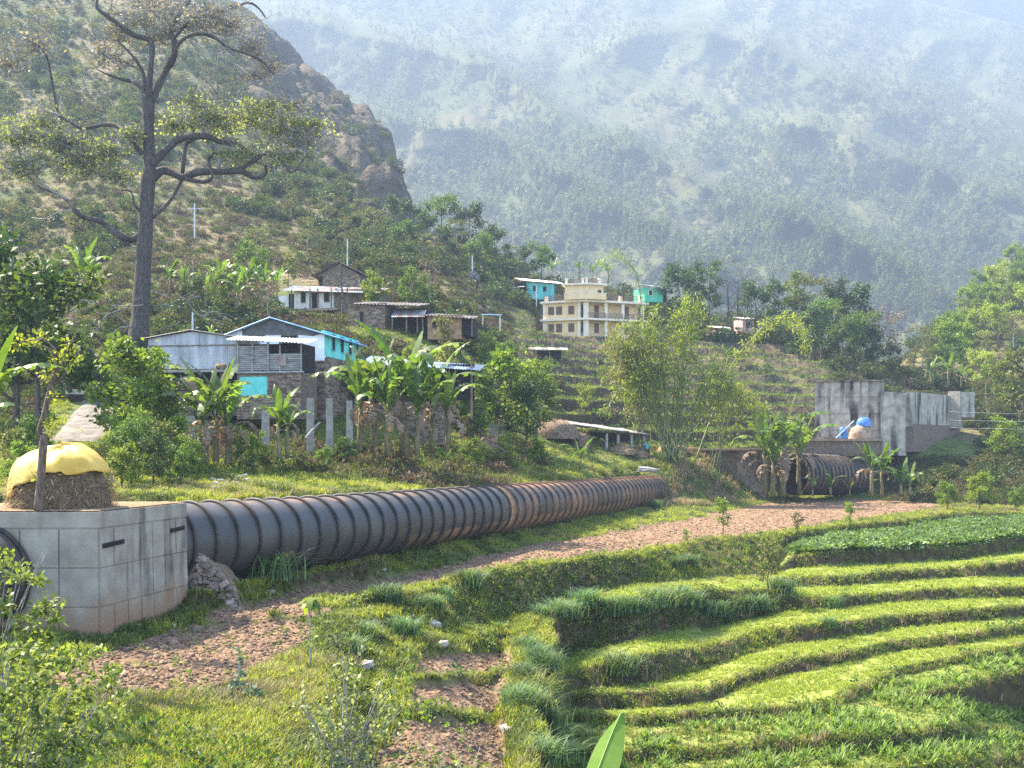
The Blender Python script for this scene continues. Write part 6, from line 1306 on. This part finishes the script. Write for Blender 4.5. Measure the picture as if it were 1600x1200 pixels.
# ------------------------------------------------------------------ bananas
def B_(u, vb, vt, d, lab, **k):
    p = P(u, vb, d) if vb else onground(u, d); h = ((vb or (H0 - p.z * F / d)) - vt) * d / F; return banana(p, lab, h / 4.4, **k)
BAN = [
 (318, 738, 585, 60, 'banana plant left of its cluster beside the path bank', 9, 4), (336, 738, 572, 61, 'tallest banana plant of the cluster beside the path bank', 9, 5), (355, 740, 592, 60.5, 'banana plant right of its cluster with many dead leaves', 8, 6),
 (436, 716, 612, 60, 'bright backlit banana plant left of the concrete pillars', 8, 2), (450, 716, 628, 60.4, 'small banana plant right beside the bright backlit one', 6, 2),
 (562, 705, 566, 68, 'leftmost banana plant of the big clump beside the pillars', 8, 3), (585, 708, 548, 69, 'banana plant second from left in the big clump', 9, 4), (606, 710, 580, 67, 'banana plant low in the left half of the big clump', 8, 5), (632, 712, 522, 69, 'tallest banana plant of the big clump, leaf straight up', 9, 4), (652, 712, 585, 67.5, 'banana plant in the middle right of the big clump', 8, 5), (674, 708, 556, 70, 'banana plant right of the tallest in the big clump', 8, 4), (698, 706, 590, 69, 'rightmost banana plant of the big clump', 8, 4),
 (694, 738, 668, 70, 'young banana plant on the grass above the pipe', 5, 1), (868, 735, 703, 84, 'tiny leaning banana plant before the open shed, leftmost', 4, 0), (907, 733, 674, 88, 'young banana plant before the open shed, tallest', 5, 0), (890, 735, 698, 87, 'little banana plant between two others before the shed', 4, 0), (925, 730, 702, 90, 'little banana plant at right before the open shed', 4, 0),
 (1196, 772, 648, 114.5, 'banana plant left in the cluster hiding the brown pipe', 9, 5), (1222, 774, 640, 115, 'tallest banana plant in the cluster hiding the brown pipe', 9, 5), (1250, 772, 655, 116, 'banana plant right in the cluster hiding the brown pipe', 8, 4), (1208, 775, 680, 113.5, 'low banana plant in the cluster hiding the brown pipe', 8, 6),
 (1270, 776, 732, 112, 'young banana plant with one upright leaf before the brown pipe', 4, 0), (1298, 774, 726, 113, 'young banana plant on a thin stem before the brown pipe mouth', 5, 0), (1328, 774, 742, 114, 'low banana shoot right of the brown pipe mouth', 4, 0),
 (1362, 775, 696, 116, 'banana plant left before the scrub slope', 8, 3), (1378, 775, 700, 116.5, 'banana plant behind its left neighbour before the scrub slope', 7, 2), (1408, 776, 706, 115, 'young banana plant with spread leaves at the field end', 5, 0), (1422, 776, 716, 115.5, 'rightmost young banana plant at the field end', 5, 0),
 (128, 480, 385, 104, 'banana plant on the slope left of the big trunk', 9, 3), (145, 470, 400, 108, 'small banana plant beside the one left of the trunk', 7, 2), (265, 462, 410, 118, 'banana plant just right of the big trunk', 8, 3), (288, 468, 418, 116, 'banana plant second right of the big trunk', 8, 3), (345, 470, 405, 122, 'banana plant above the tin shed roof', 8, 3), (322, 478, 425, 118, 'low banana plant between two others above the shed', 7, 2), (388, 478, 408, 124, 'banana plant above the white gable', 9, 3), (410, 482, 418, 122, 'banana plant right above the white gable', 8, 3), (372, 490, 430, 118, 'small banana plant above the white gable, left', 7, 2), (432, 470, 424, 126, 'banana plant left of the white upper house', 7, 2), (580, 462, 425, 148, 'banana plant right of the ruined house', 6, 2), (330, 535, 500, 98, 'banana shoot behind the tin shed roof', 5, 1),
 (862, 442, 405, 222, 'dark banana plant left behind the cream building', 7, 2), (905, 436, 408, 224, 'dark banana plant behind the roof of the cream building', 8, 2), (950, 442, 412, 222, 'dark banana plant right behind the cream building', 8, 2), (925, 438, 415, 226, 'small dark banana plant behind the cream building', 7, 2),
 (1455, 600, 560, 160, 'banana plant on the slope above the concrete walls, left', 8, 2), (1482, 604, 558, 158, 'banana plant on the slope above the concrete walls, middle', 8, 2), (1502, 606, 572, 156, 'banana plant on the slope above the concrete walls, right', 8, 2), (850, 660, 600, 104, 'banana plant among the trees below the low shelter', 8, 3), (1120, 760, 725, 110, 'small banana plant on the mound by the abutment', 5, 1)]
for i, (u, vb, vt, d, lab, nl, dr) in enumerate(BAN): B_(u, vb, vt, d, lab, nl=nl, seed=i, dry=dr, young=nl <= 5, upright=1 if nl <= 5 else 2 + i % 2)
B_(-22, 770, 540, 27, 'big banana plant leaning in at the left edge', nl=9, seed=91, dry=1, group=None); B_(-40, 760, 590, 24, 'banana plant lowest at the left edge with drooping leaves', nl=9, seed=94, dry=0, group=None)
fb = thing('banana_plant', 'foreground banana leaf standing upright at the bottom edge', 'banana plant', P(886, 1368, 11.5), 0, None)
fl = banana_leaf_mesh(33, 1.5, .24, .10, False, leafmat('banana_leaf_near', (.10, .18, .03), (.15, .24, .04), trans=.5, rough=.4, rnd=0)); o = obj('leaf', fl, fb, (0, 0, .05), (.12, .05, R(38)), .92)
mid_ = [v.co.copy() for v in fl.vertices if abs(v.co.y) < 1e-6]; mid_ = sorted({(round(v.x, 4), round(v.z, 4)) for v in mid_}, key=lambda t_: t_[1]); mr_ = MB(); mr_.tube([(x_ - .006, 0, z_) for x_, z_ in mid_], [.017 * (1 - .8 * i / len(mid_)) for i in range(len(mid_))], 5); obj('midrib', mr_.mesh('midrib', mat('leaf_midrib', (.22, .28, .08), (.30, .36, .12), 3, rough=.5), True), o)
obj('stem', ST[1], fb, (-.05, 0, -2.1), None, .9); obj('leaf', BL[2], fb, (-.3, .1, -.5), (0, 0, 3.4), .7)

# ------------------------------------------------------------------ bamboo
CULM = mat('bamboo_culm', (.07, .10, .025), (.20, .21, .07), 2, rough=.5, spec=.4)
def bamboo(u, d, lab, culms, leafm, base_spread=1.2, per=150, ll=.55, lw=.05, rad=.055, sprays=None, seedk=0, sz=1.0):
    b = onground(u, d); t = thing('bamboo_clump', lab, 'bamboo', b); q = np.random.default_rng(seedk); prt = []
    for k, pts in enumerate(culms):
        mb = MB(); P2 = []; R0 = []
        b0 = Vector((q.normal() * base_spread * .5, q.normal() * base_spread * .5, -.2)); w = [b0] + [P(a, c, d + q.uniform(-1.5, 1.5)) - b for a, c in pts]
        for i in range(len(w) - 1):
            p0 = w[max(i - 1, 0)]; p1 = w[i]; p2 = w[i + 1]; p3 = w[min(i + 2, len(w) - 1)]
            for s in range(5):
                x = s / 5; P2.append(.5 * ((2 * p1) + (p2 - p0) * x + (2 * p0 - 5 * p1 + 4 * p2 - p3) * x * x + (3 * p1 - p0 - 3 * p2 + p3) * x ** 3))
        P2.append(w[-1]); n = len(P2); mb.tube(P2, [rad * (1 - .8 * i / n) for i in range(n)], 5); mb.build('culm', CULM, t, True)
        A = np.array([tuple(p) for p in P2]); i0 = int(n * .2)
        ii = q.integers(i0, n, per); C = A[ii] + q.normal(size=(per, 3)) * (np.array([.75, .75, .5]) * sz) * (1 - .4 * (ii / n))[:, None]
        for f in range(3): C2 = C + q.normal(size=C.shape) * .18; prt.append(leaves(C2, ll, lw, up=.2, droop=.7, seed=int(q.integers(1e6))))
    obj('foliage', lmesh('foliage', prt, leafm), t); return t
q = random.Random(31); cl = []
for k in range(34):
    tu = q.uniform(962, 1140); tv = 436 + abs(tu - 1056) * .95 + q.uniform(-8, 120); bu = 1050 + (tu - 1050) * .25
    cl.append([(bu + (tu - bu) * .35, 690 - (690 - tv) * .45), (bu + (tu - bu) * .7, 690 - (690 - tv) * .85), (tu, tv), (tu + (tu - 1050) * .22, tv + 14 + abs(tu - 1050) * .25)])
L_BAMB = leafmat('bamboo_leaf', (.085, .12, .018), (.25, .27, .05), trans=.45); L_BAMD = leafmat('bamboo_leaf_brown', (.08, .07, .025), (.19, .16, .07), trans=.3)
bamboo(1048, 112, 'tall yellow-green bamboo clump in front of the terraces', cl, L_BAMB, 1.6, 80, seedk=1, ll=.55, lw=.06, rad=.075)
cl = []
for k in range(12):
    tu = q.uniform(955, 1015); tv = 520 + q.uniform(-10, 60); bu = 1008; cl.append([(bu + (tu - bu) * .3, 690 - (690 - tv) * .45), (bu + (tu - bu) * .75, 690 - (690 - tv) * .85), (tu, tv), (tu - 8, tv + 25)])
bamboo(1000, 114, 'browner bamboo clump left of the tall one', cl, L_BAMD, 1.2, 110, seedk=2)
bamboo(1015, 118, 'single bamboo culm arching over the cream building roof', [[(1010, 560), (997, 440), (978, 408), (958, 396), (937, 413)]], L_BAMB, .2, 150, .35, .035, .06, seedk=3, sz=.45)
bamboo(1085, 114, 'leaning bamboo culm whose leafy tip hangs over the terraces', [[(1140, 580), (1178, 527), (1203, 502), (1235, 498), (1254, 518), (1258, 548)]], L_BAMB, .2, 300, .5, .05, .09, seedk=4, sz=.7)
cl = [[(1120 + k * 9, 640 - k * 4), (1128 + k * 13, 600 + k * 9), (1136 + k * 17, 590 + k * 14)] for k in range(5)]
bamboo(1112, 112, 'low leafy bamboo shoots right of the tall clump', cl, L_BAMB, .8, 90, seedk=5)

# ------------------------------------------------------------------ young trees and shrubs in the fields
for kind, u, vb, vt, lab in (('sapl', 1130, 840, 778, 'yellow-green young tree on the lip of the ploughed field, left'), ('sapl', 1328, 832, 782, 'bushy young tree on the lip of the ploughed field, right'), ('saplo', 1247, 846, 806, 'small olive young tree between two others on the field lip'), ('saplo', 1200, 928, 842, 'olive young tree with dry leaves at the terrace corner'), ('sapl', 1072, 850, 825, 'tiny yellowish shoot on the field lip'), ('saplo', 1215, 905, 852, 'dry weedy shrub just behind the terrace corner tree')):
    p = hit(u, vb); tree(kind, p - Vector((0, 0, .05)), lab, 'young tree', random.uniform(0, 6), (vb - vt) * p.y / F / KH[kind] * .95, None, 'young_tree')
def shrub(name, lab, base, stems, clusters, lm, ll, lw, d, bark=BARKP, cat='shrub', r0=.018, up=.5, cn=26):
    b = P(*base, d); t = thing(name, lab, cat, b); mb = MB(); q = random.Random(len(lab))
    for st in stems: pts = [P(u, v, d + q.uniform(-.25, .25)) - b for u, v in st]; mb.tube(pts, [r0 * (1 - .75 * i / (len(pts) - 1)) for i in range(len(pts))], 5)
    mb.build('stems', bark, t); prt = []
    for k, (u, v, r, n) in enumerate(clusters): rm = r * d / F; prt.append(leaves(cloud(n, tuple(P(u, v, d + q.uniform(-.4, .4)) - b), (rm, rm, rm * .8), k + len(lab) * 3, .15), ll, lw, up=up, seed=k + 77))
    obj('foliage', lmesh('foliage', prt, lm), t); return t
q = random.Random(41); L_NEAR = leafmat('leaf_near_shrub', (.07, .10, .025), (.21, .24, .07), trans=.4, spec=.25, rough=.5, rnd=0)
cl = []; st = []
for k in range(120):
    v = 850 + 190 * q.random() ** .75; umax = 12 + 92 * math.sin(min(1, (v - 835) / 170) * math.pi / 2); u = q.uniform(-60, max(15, umax)); cl.append((u, v, q.uniform(8, 17), q.randint(8, 16)))
for k in range(14): v = 850 + k * 14; st.append([(-40, 1180), (-20 + k * 3, 1050 + k * 3), (20 + q.uniform(-20, 60), v)])
shrub('shrub', 'glossy leafy shrub at the left edge in front of the concrete block', (-40, 1250), st, cl, L_NEAR, .105, .033, 15.5)
cl = []; st = []
for k in range(220):
    v = q.uniform(1010, 1230); umax = 150 + 45 * math.sin((v - 1000) / 160 * 3.1); u = q.uniform(-60, umax); cl.append((u, v, q.uniform(9, 20), q.randint(9, 17)))
for k in range(14): st.append([(-30 + k * 8, 1290), (0 + k * 10, 1170), (10 + k * 14 + q.uniform(-12, 12), 1040 + q.uniform(0, 90))])
shrub('shrub', 'tangled leafy shrub filling the lower left corner', (0, 1300), st, cl, L_NEAR, .10, .03, 14)
cl = []; st = []
for k in range(22):
    a = q.uniform(455, 640); v = 985 + abs(a - 530) * .75 + q.uniform(0, 110); st.append([(545 + q.uniform(-60, 60), 1260), ((a + 540) / 2 + q.uniform(-8, 8), (v + 1200) / 2), (a, v)])
    for j in range(9): f = q.random(); cl.append((a + (545 - a) * f * .8 + q.uniform(-16, 16), v + (1210 - v) * f + q.uniform(-8, 8), q.uniform(7, 13), q.randint(5, 10)))
shrub('shrub', 'sparse twiggy shrub with small pale leaves on the bank in the lower middle', (545, 1270), st, cl, leafmat('leaf_twiggy', (.08, .11, .04), (.28, .30, .13), trans=.35, spec=.25, rough=.5, rnd=0), .10, .03, 20.5)
st = [[(600 + k * 22, 1270), (615 + k * 24 + q.uniform(-8, 8), 1190), (625 + k * 26 + q.uniform(-8, 8), 1120 + k * 9)] for k in range(6)]; cl = [(600 + q.uniform(0, 140), 1110 + q.uniform(0, 95), 8, 5) for k in range(46)]
shrub('shrub', 'thin dry weeds with a few leaves before the lowest ploughed plot', (650, 1280), st, cl, L_BRIGHT, .085, .026, 20, r0=.012)
shrub('shrub', 'silvery green rounded shrub on the grass below the ploughed plot', (380, 1100), [[(380, 1105), (375, 1080), (372, 1040), (374, 1015)], [(380, 1105), (392, 1080), (400, 1070)], [(380, 1105), (365, 1085), (358, 1075)]], [(380, 1085, 22, 130), (368, 1075, 15, 60), (394, 1085, 14, 60), (376, 1055, 10, 24), (374, 1030, 9, 18), (374, 1015, 7, 10)], leafmat('leaf_silver', (.05, .08, .045), (.16, .20, .13), trans=.25, rnd=0), .13, .045, 25)
shrub('shrub', 'round dark shrub at the foot of the concrete block', (218, 1003), [[(218, 1006), (216, 990), (214, 980)]], [(216, 990, 20, 240), (210, 982, 12, 80), (228, 994, 12, 80)], L_GRASSD, .12, .03, 33.5); shrub('shrub', 'small yellow-green sprig before the round dark shrub', (208, 1016), [[(208, 1018), (208, 1005)]], [(208, 1006, 8, 20), (218, 1001, 6, 12)], L_YELL, .14, .045, 32)
# big-leaved sapling
sp = thing('young_tree', 'straight young tree with an umbrella of large drooping leaves', 'young tree', P(485, 1085, 29)); so_ = sp.location
mb = MB(); mb.tube([P(u, v, 29) - so_ for u, v in ((487, 1120), (486, 1060), (484, 1000), (484, 960), (483, 938))], [.035, .032, .027, .022, .015], 6); mb.build('trunk', BARKP, sp, True); V = []; Q = []; A = []
for k in range(15):
    a = k * 2.4; ln = .36; w = .085; dz = (.06, -.22, -.5)[k % 3]; c = np.array([.0, 0, (938 - 1085) * -29 / F + .05 - .03 * k / 2]); x = np.array([math.cos(a), math.sin(a), 0]); y = np.array([-math.sin(a), math.cos(a), 0]); rows = [(0, .01, 0), (.35, w, .06), (.7, w, dz * .35), (1, .01, dz)]; o0 = len(V)
    for f, ww, z in rows: p = c + x * ln * f + np.array([0, 0, z * ln * 1.6]); V += [p - y * ww, p + y * ww]; A += [k % 5 / 5] * 2
    for j in range(3): Q.append((o0 + 2 * j, o0 + 2 * j + 1, o0 + 2 * j + 3, o0 + 2 * j + 2))
Vn = np.array(V); obj('crown', lmesh('crown', [(Vn, np.array(Q), np.array(A)), leaves(cloud(10, (.0, 0, 1.35), (.1, .1, .3), 6), .24, .06, seed=4, droop=.6), leaves(cloud(40, (.03, 0, .55), (.4, .4, .35), 7), .2, .055, seed=5, droop=.4)], L_BRIGHT), sp)
for k, (u, v, s, m, lab) in enumerate([(425, 885, 1.9, 0, 'tall bluish grass clump at the foot of the pipe'), (1022, 775, 1.5, 0, 'leafy clump in front of the far pipe ribs')]):
    p = hit(u, v + 20); clump(p, lab, s, 0, None)

# ------------------------------------------------------------------ grass clumps on the banks (bluish tufts one can count)
CLB = [('on the bank corner below the ploughed field', [(735, 915, 1.0), (602, 940, 1.0), (633, 990, .9), (565, 1000, .95), (655, 950, .7), (640, 935, .7), (675, 950, .8), (690, 935, .7), (545, 1020, .7)]),
       ('along the tall bank above the maize terraces', [(850, 965, .9), (872, 962, 1.0), (890, 958, 1.0), (915, 955, 1.15), (938, 956, 1.1), (958, 960, 1.1), (980, 958, 1.0), (1005, 955, .9), (1022, 948, 1.2), (1042, 945, 1.2), (1062, 945, 1.15), (1078, 945, 1.1), (1100, 958, .9), (1122, 962, 1.1), (1140, 945, 1.0), (1162, 950, 1.0), (1182, 952, 1.1), (1222, 925, 1.2), (1300, 945, .8)]),
       ('on the grass ridge right of the ploughed plots', [(825, 1015, .75), (840, 1030, .8), (852, 1045, .9), (820, 1060, .8), (838, 1075, .9), (856, 1085, .8), (815, 1100, .9), (835, 1110, .9), (855, 1125, .7), (860, 1165, .9), (875, 1190, .9), (850, 1200, .9)]),
       ('on the terrace risers at right', [(970, 1058, 1.25), (1050, 885, .8), (1075, 880, .9), (1292, 860, .7), (1295, 985, .7), (1060, 880, .7)]),
       ('along the bank behind the pipe', [(855, 750, 1.1), (880, 752, 1.1), (940, 742, 1.2), (960, 738, 1.3), (985, 733, 1.1), (1010, 728, 1.2), (1035, 722, 1.1), (460, 735, 1.2), (440, 740, 1.0), (405, 765, .9), (358, 772, .9), (435, 770, 1.0), (480, 740, 1.0), (530, 750, .9)])]
ords = 'first second third fourth fifth sixth seventh eighth ninth tenth eleventh twelfth thirteenth fourteenth fifteenth sixteenth seventeenth eighteenth nineteenth twentieth'.split()
for wh, lst in CLB:
    for i, (u, v, s) in enumerate(sorted(lst)):
        p = hit(u, v); s *= 1.3; clump(p - Vector((0, 0, .08)), f'arching grass clump, {ords[i]} from the left {wh}', s, [0, 1, 2, 0, 3][i % 5] if 'pipe' not in wh else 3, 'grass clumps ' + wh)

# ------------------------------------------------------------------ small plants and clods as ground cover
q = np.random.default_rng(99)
def field(n, u0, u1, d0, d1):
    u = q.uniform(u0, u1, n); d = d0 * np.exp(q.random(n) * math.log(d1 / d0)); return u, d
def attr_at(Aa, u, d):
    i = np.clip(np.round((u - US[0]) / DU).astype(int), 0, len(US) - 1); j = np.clip(np.round(np.log(d / DS[0]) / LR).astype(int), 0, len(DS) - 1); return Aa[i, j]
def put(name, u, d, s, srcs, lab, sink=.02):
    z = zat(u, d); return scatter(name, np.stack([(u - 800) * d / F, d, z - sink], -1), s, q.uniform(0, 6.28, len(u)), srcs, lab)
PATHP = [(66, 690), (98, 665), (112, 635), (124, 624), (128, 622), (165, 634), (182, 650), (178, 664), (160, 684), (148, 692)]
pathmask = lambda u, d: (inpoly(u, H0 - zat(u, d) * F / d, PATHP) & (d > 55) & (d < 90) & (np.sin(u * 91.7 + d * 57.3) < .93)) | ((u > 292) & (u < 372) & (d > 38) & (d < 39))
beyond = lambda u, d: (d > 140) | (attr_at(T, u, d) > 23.4)
u, d = field(150000, -150, 1750, 18, 125); so = attr_at(soilf, u, d); tr = attr_at(tread, u, d); stp = attr_at(steep, u, d); n_ = fbm((u - 800) * d / F * .5, d * .5, 3, 51)
n2 = fbm((u - 800) * d / F * .16, d * .16, 3, 52)
ok = (so < .25) & (tr < .5) & ~pathmask(u, d)
sel = ok & (stp < .55) & (n_ > .42); put('turf_grass', u[sel], d[sel], q.uniform(.6, 1.35, sel.sum()), S_TUFT, 'fresh yellow-green grass on banks and verges')
sel = ok & ((stp >= .3) | (n_ <= .46)) & (q.random(len(u)) < np.where((stp > .3) & (u > 880), .16, .75)); put('bank_grass', u[sel], d[sel], q.uniform(.5, 1.2, sel.sum()), S_TUFTD, 'deep green grass on the banks')
sel = ok & (n2 > .55) & (q.random(len(u)) < .3); put('dry_grass', u[sel], d[sel], q.uniform(.5, 1.2, sel.sum()), S_TUFTDRY, 'dry straw-coloured grass among the green')
sel = ok & (n2 < .5) & (q.random(len(u)) < .09); put('weeds', u[sel], d[sel], q.uniform(.4, 1.0, sel.sum()), S_WEED, 'leafy weeds on the banks')
# grass, roots and weeds on the faces of the banks
uu = []; dd = []
for u_ in np.arange(545, 1760, 1.3):
    Dc, Zc = smooth_u(u_)
    for j in range(1, 21, 2):
        hgt = Zc[j + 1] - Zc[j]
        if hgt > .12:
            for k in range(int(1 + hgt * (5.5 if j == 19 or u_ < 1240 and j == 13 else .9) * q.random() + .4)): t_ = q.random(); uu.append(u_ + q.uniform(-1, 1)); dd.append(Dc[j] + (Dc[j + 1] - Dc[j]) * t_)
uu = np.array(uu); dd = np.array(dd); r_ = q.random(len(uu)); s1 = r_ < .55; put('bank_face_grass', uu[s1], dd[s1], q.uniform(.4, 1.1, s1.sum()), S_TUFTD + S_TUFTDRY[:1], 'grass hanging on the terrace faces')
s1 = r_ > .8; put('bank_face_weeds', uu[s1], dd[s1], q.uniform(.4, 1.1, s1.sum()), S_WEED, 'weeds rooted in the terrace faces')
u, d = field(11000, 1000, 1200, 97, 119); sel = (q.random(len(u)) < np.exp(-((u - 1095) / 45) ** 2)) & (attr_at(T, u, d) > 22.2) & (fbm(u * .05, d * .4, 3, 77) > .42); u, d = u[sel], d[sel]; put('dry_mound_grass', u, d, q.uniform(.8, 2.2, len(u)), S_TUFTDRY + S_TUFTDRY + S_TUFTD[:1], 'dry brown grass on the earth ramp above the pipe end')
u, d = field(3500, 1380, 1640, 104, 130); sel = attr_at(T, u, d) > 22.5; u, d = u[sel], d[sel]; put('scrub_slope_grass', u, d, q.uniform(.5, 1.1, len(u)), S_DRYG, 'dry and green grass on the scrub slope at right', .1)
# crops on the treads
u, d = field(120000, 870, 1800, 30, 100); tr = attr_at(tread, u, d); tt = attr_at(T, u, d); sg = np.floor(tt)
gap = fbm((u - 800) * d / F * .9, d * .9, 3, 59)
sel = (tr > .3) & (sg >= 8) & (sg < 18) & (q.random(len(u)) < np.clip((gap - .3) * 5, .15, 1)); put('young_cereal', u[sel], d[sel], q.uniform(.3, .85, sel.sum()), S_CROP, 'bright young cereal crop covering the terraces')
sel = (tr > .3) & (sg == 18) & (u > 1240) & (q.random(len(u)) < .5); put('leafy_vegetables', u[sel], d[sel], q.uniform(.7, 1.5, sel.sum()), S_CAB, 'grey-green leafy vegetables on the top terrace')
sel = (tr > .3) & (sg < 8) & (q.random(len(u)) < .10); put('field_weeds', u[sel], d[sel], q.uniform(.4, .9, sel.sum()), S_TUFTD + S_WEED[:2], 'low weeds between the maize plants')
# grass fringe along every lip
uu = []; dd = []
for u_ in np.arange(560, 1760, 1.5):
    Dc, Zc = smooth_u(u_)
    for j in range(2, 21, 2):
        if Zc[j] - Zc[j - 1] > .1 or j == 20:
            for k in range(3 if u_ < 880 or j == 20 else 1 + int(q.random() * 1.6)): uu.append(u_ + q.uniform(-1, 1)); dd.append(Dc[j] + abs(q.normal()) * .28 - .05)
uu = np.array(uu); dd = np.array(dd); put('lip_grass', uu, dd, q.uniform(.3, .8, len(uu)), S_TUFT + S_CROP[:1], 'grass fringe along the terrace lips')
# clods
u, d = field(60000, -100, 1500, 22, 110); sel = attr_at(soilf, u, d) > .6; put('soil_clods', u[sel], d[sel], q.uniform(.2, .9, sel.sum()) * (1 + .5 * (q.random(sel.sum()) > .95)), S_CLOD, 'broken clods on the ploughed plots', -.02)
u, d = field(26000, -100, 1500, 22, 110); sel = (attr_at(soilf, u, d) > .5) & (q.random(len(u)) < .5); put('stubble', u[sel], d[sel], q.uniform(.2, .55, sel.sum()), S_TUFTDRY, 'straw and stubble on the ploughed plots', .04)
u, d = field(5000, -100, 1500, 22, 110); sel = (attr_at(soilf, u, d) > .3) & (q.random(len(u)) < .35); put('plot_weeds', u[sel], d[sel], q.uniform(.3, .8, sel.sum()), S_WEED[:2] + S_TUFTD, 'odd weeds on the ploughed plots')
# maize: nearest 300 as single plants, the rest as one cover
u, d = field(9000, 870, 1720, 30, 56); tr = attr_at(tread, u, d); sg = np.floor(attr_at(T, u, d)); x = (u - 800) * d / F; patch = fbm(x * .35, d * .35, 3, 57)
sel = (tr > .4) & (sg < 8) & (patch > .40) & ((np.abs((d * 1.6 + x * .5) % 1 - .5) < .33)); u, d = u[sel], d[sel]; od = np.argsort(d); u, d = u[od], d[od]
u, d = u[:1500], d[:1500]
for k in range(min(300, len(u))):
    p = Vector(((u[k] - 800) * d[k] / F, d[k], float(zat(u[k:k + 1], d[k:k + 1])[0]) - .02)); o = obj('maize_plant', MAIZE[k % 3], None, p, (0, 0, q.uniform(0, 6.28)), q.uniform(.65, 1.3)); tag(o, 'young maize plant in the rows on the lower terraces', 'maize plant', 'young maize on the lower terraces')
put('maize_rows', u[300:], d[300:], q.uniform(.65, 1.3, max(0, len(u) - 300)), [src('maize_plant', m) for m in MAIZE], 'young maize further up the lower terraces')
# hillside cover
u, d = field(52000, -250, 1850, 60, 430); x = (u - 800) * d / F; n1 = fbm(x * .05, d * .03, 4, 81); n2 = fbm(x * .02, d * .015, 3, 82)
onterr = (u > 800) & (u < 1290) & (d < 190); cl_ = sstep(470, 560, u) * (1 - sstep(640, 690, u)) * sstep(215, 300, d)
HOUSES = [(225, 575, 74, 92), (545, 760, 78, 90), (428, 605, 124, 152), (540, 745, 112, 124), (845, 1012, 178, 198), (845, 1020, 98, 120), (1245, 1425, 112, 136), (1400, 1530, 129, 150), (60, 190, 54, 84), (1100, 1205, 112, 124), (750, 800, 85, 96)]
hs_ = np.zeros(len(u), bool)
for a, b, c, e in HOUSES: hs_ |= (u > a) & (u < b) & (d > c) & (d < e)
r_ = q.random(len(u)); front = (d < 72) & (u > 400) & (u < 1100)
byd = beyond(u, d)
sel = byd & ~hs_ & (n1 * .55 + n2 * .45 > .485) & (r_ < np.where(onterr, .025, .6)) & (r_ > cl_ * .25) & ~((d < 100) & (u > 280) & (u < 1100) & (r_ > .06)); put('hill_bushes', u[sel], d[sel], (.35 + 1.25 * q.random(sel.sum()) ** 3) * np.clip(d[sel] / 170, .5, 1.3), S_BUSH, 'bushes scattered over the hillside', .2)
r_ = q.random(len(u)); sel = byd & ~hs_ & (n1 < .56) & (r_ < np.where(onterr, .02, .4)) & ~((d < 100) & (u > 280) & (u < 1100) & (r_ > .1)); put('hill_scrub', u[sel], d[sel], q.uniform(.4, 1.2, sel.sum()), S_SCRUB, 'low brownish scrub on the hillside', .15)
u, d = field(34000, -250, 1850, 62, 330); sel = beyond(u, d)
for a, b, c, e in HOUSES: sel &= ~((u > a) & (u < b) & (d > c) & (d < e))
u, d = u[sel], d[sel]; sel = ~((u > 800) & (u < 1290) & (d < 190) & (q.random(len(u)) < .9)); u, d = u[sel], d[sel]
put('hill_grass', u, d, q.uniform(.4, 1.1, len(u)), S_DRYG, 'rough grass on the hillside', .1)
u, d = field(12000, 810, 1300, 108, 186); sel = np.ones(len(u), bool)
for a, b, c, e in HOUSES[4:]: sel &= ~((u > a) & (u < b) & (d > c) & (d < e))
sel &= (attr_at(T, u, d) > 24) | (d > 140); sl = np.abs(zat(u, d * 1.004) - zat(u, d)) / (d * .004); sel &= sl < .35; u, d = u[sel], d[sel]; put('terrace_grass', u, d, q.uniform(.8, 1.7, len(u)), S_TUFTD + S_TUFT[:1] + S_WEED[:1], 'green crop and grass on the hillside terraces')
# woods on the mountain
n = 110000; mi = q.integers(2, len(MU) - 2, n); mj = q.integers(2, len(MT) - 2, n); pp = MP[mi, mj] + q.normal(size=(n, 3)) * np.array([6, 6, 0]); w_ = fbm(MUU[mi, mj] / 90, MVV[mi, mj] / 60, 4, 91); lowv = sstep(-60, 420, MVV[mi, mj])
sel = (q.random(n) < np.clip((w_ - .36) * 4, 0.12, 1) * (.45 + .55 * lowv)) & (MTT[mi, mj] > .02); pts = MP[mi[sel], mj[sel]]; m_ = sel.sum()
fa = q.random((m_, 1)); a0 = MP[mi[sel], mj[sel]]; b0 = MP[np.clip(mi[sel] + 1, 0, len(MU) - 1), mj[sel]]; c0 = MP[mi[sel], np.clip(mj[sel] + 1, 0, len(MT) - 1)]; fb_ = q.random((m_, 1)); pts = a0 + (b0 - a0) * fa + (c0 - a0) * fb_ * (1)
pts[:, 2] -= 1.5
scatter('mountain_woods', pts, q.uniform(.45, 1.05, m_), q.uniform(0, 6.28, m_), S_FAR, 'far woods on the mountainside')
# ------------------------------------------------------------------ haze
HAZE_DENSITY = 0.00040
hm = bpy.data.materials.new('haze_air'); hm.use_nodes = True; hn = hm.node_tree.nodes; hl = hm.node_tree.links
hn.remove(hn['Principled BSDF']); pv = hn.new('ShaderNodeVolumePrincipled')
pv.inputs['Color'].default_value = (.335, .43, .59, 1); pv.inputs['Density'].default_value = HAZE_DENSITY; pv.inputs['Anisotropy'].default_value = .1
hl.new(pv.outputs[0], hn['Material Output'].inputs['Volume'])
mb = MB(); mb.box(-2300, 3100, -60, 2700, -152, 960)
hz_o = mb.build('haze', hm); tag(hz_o, 'blue haze filling the valley air', kind='stuff')
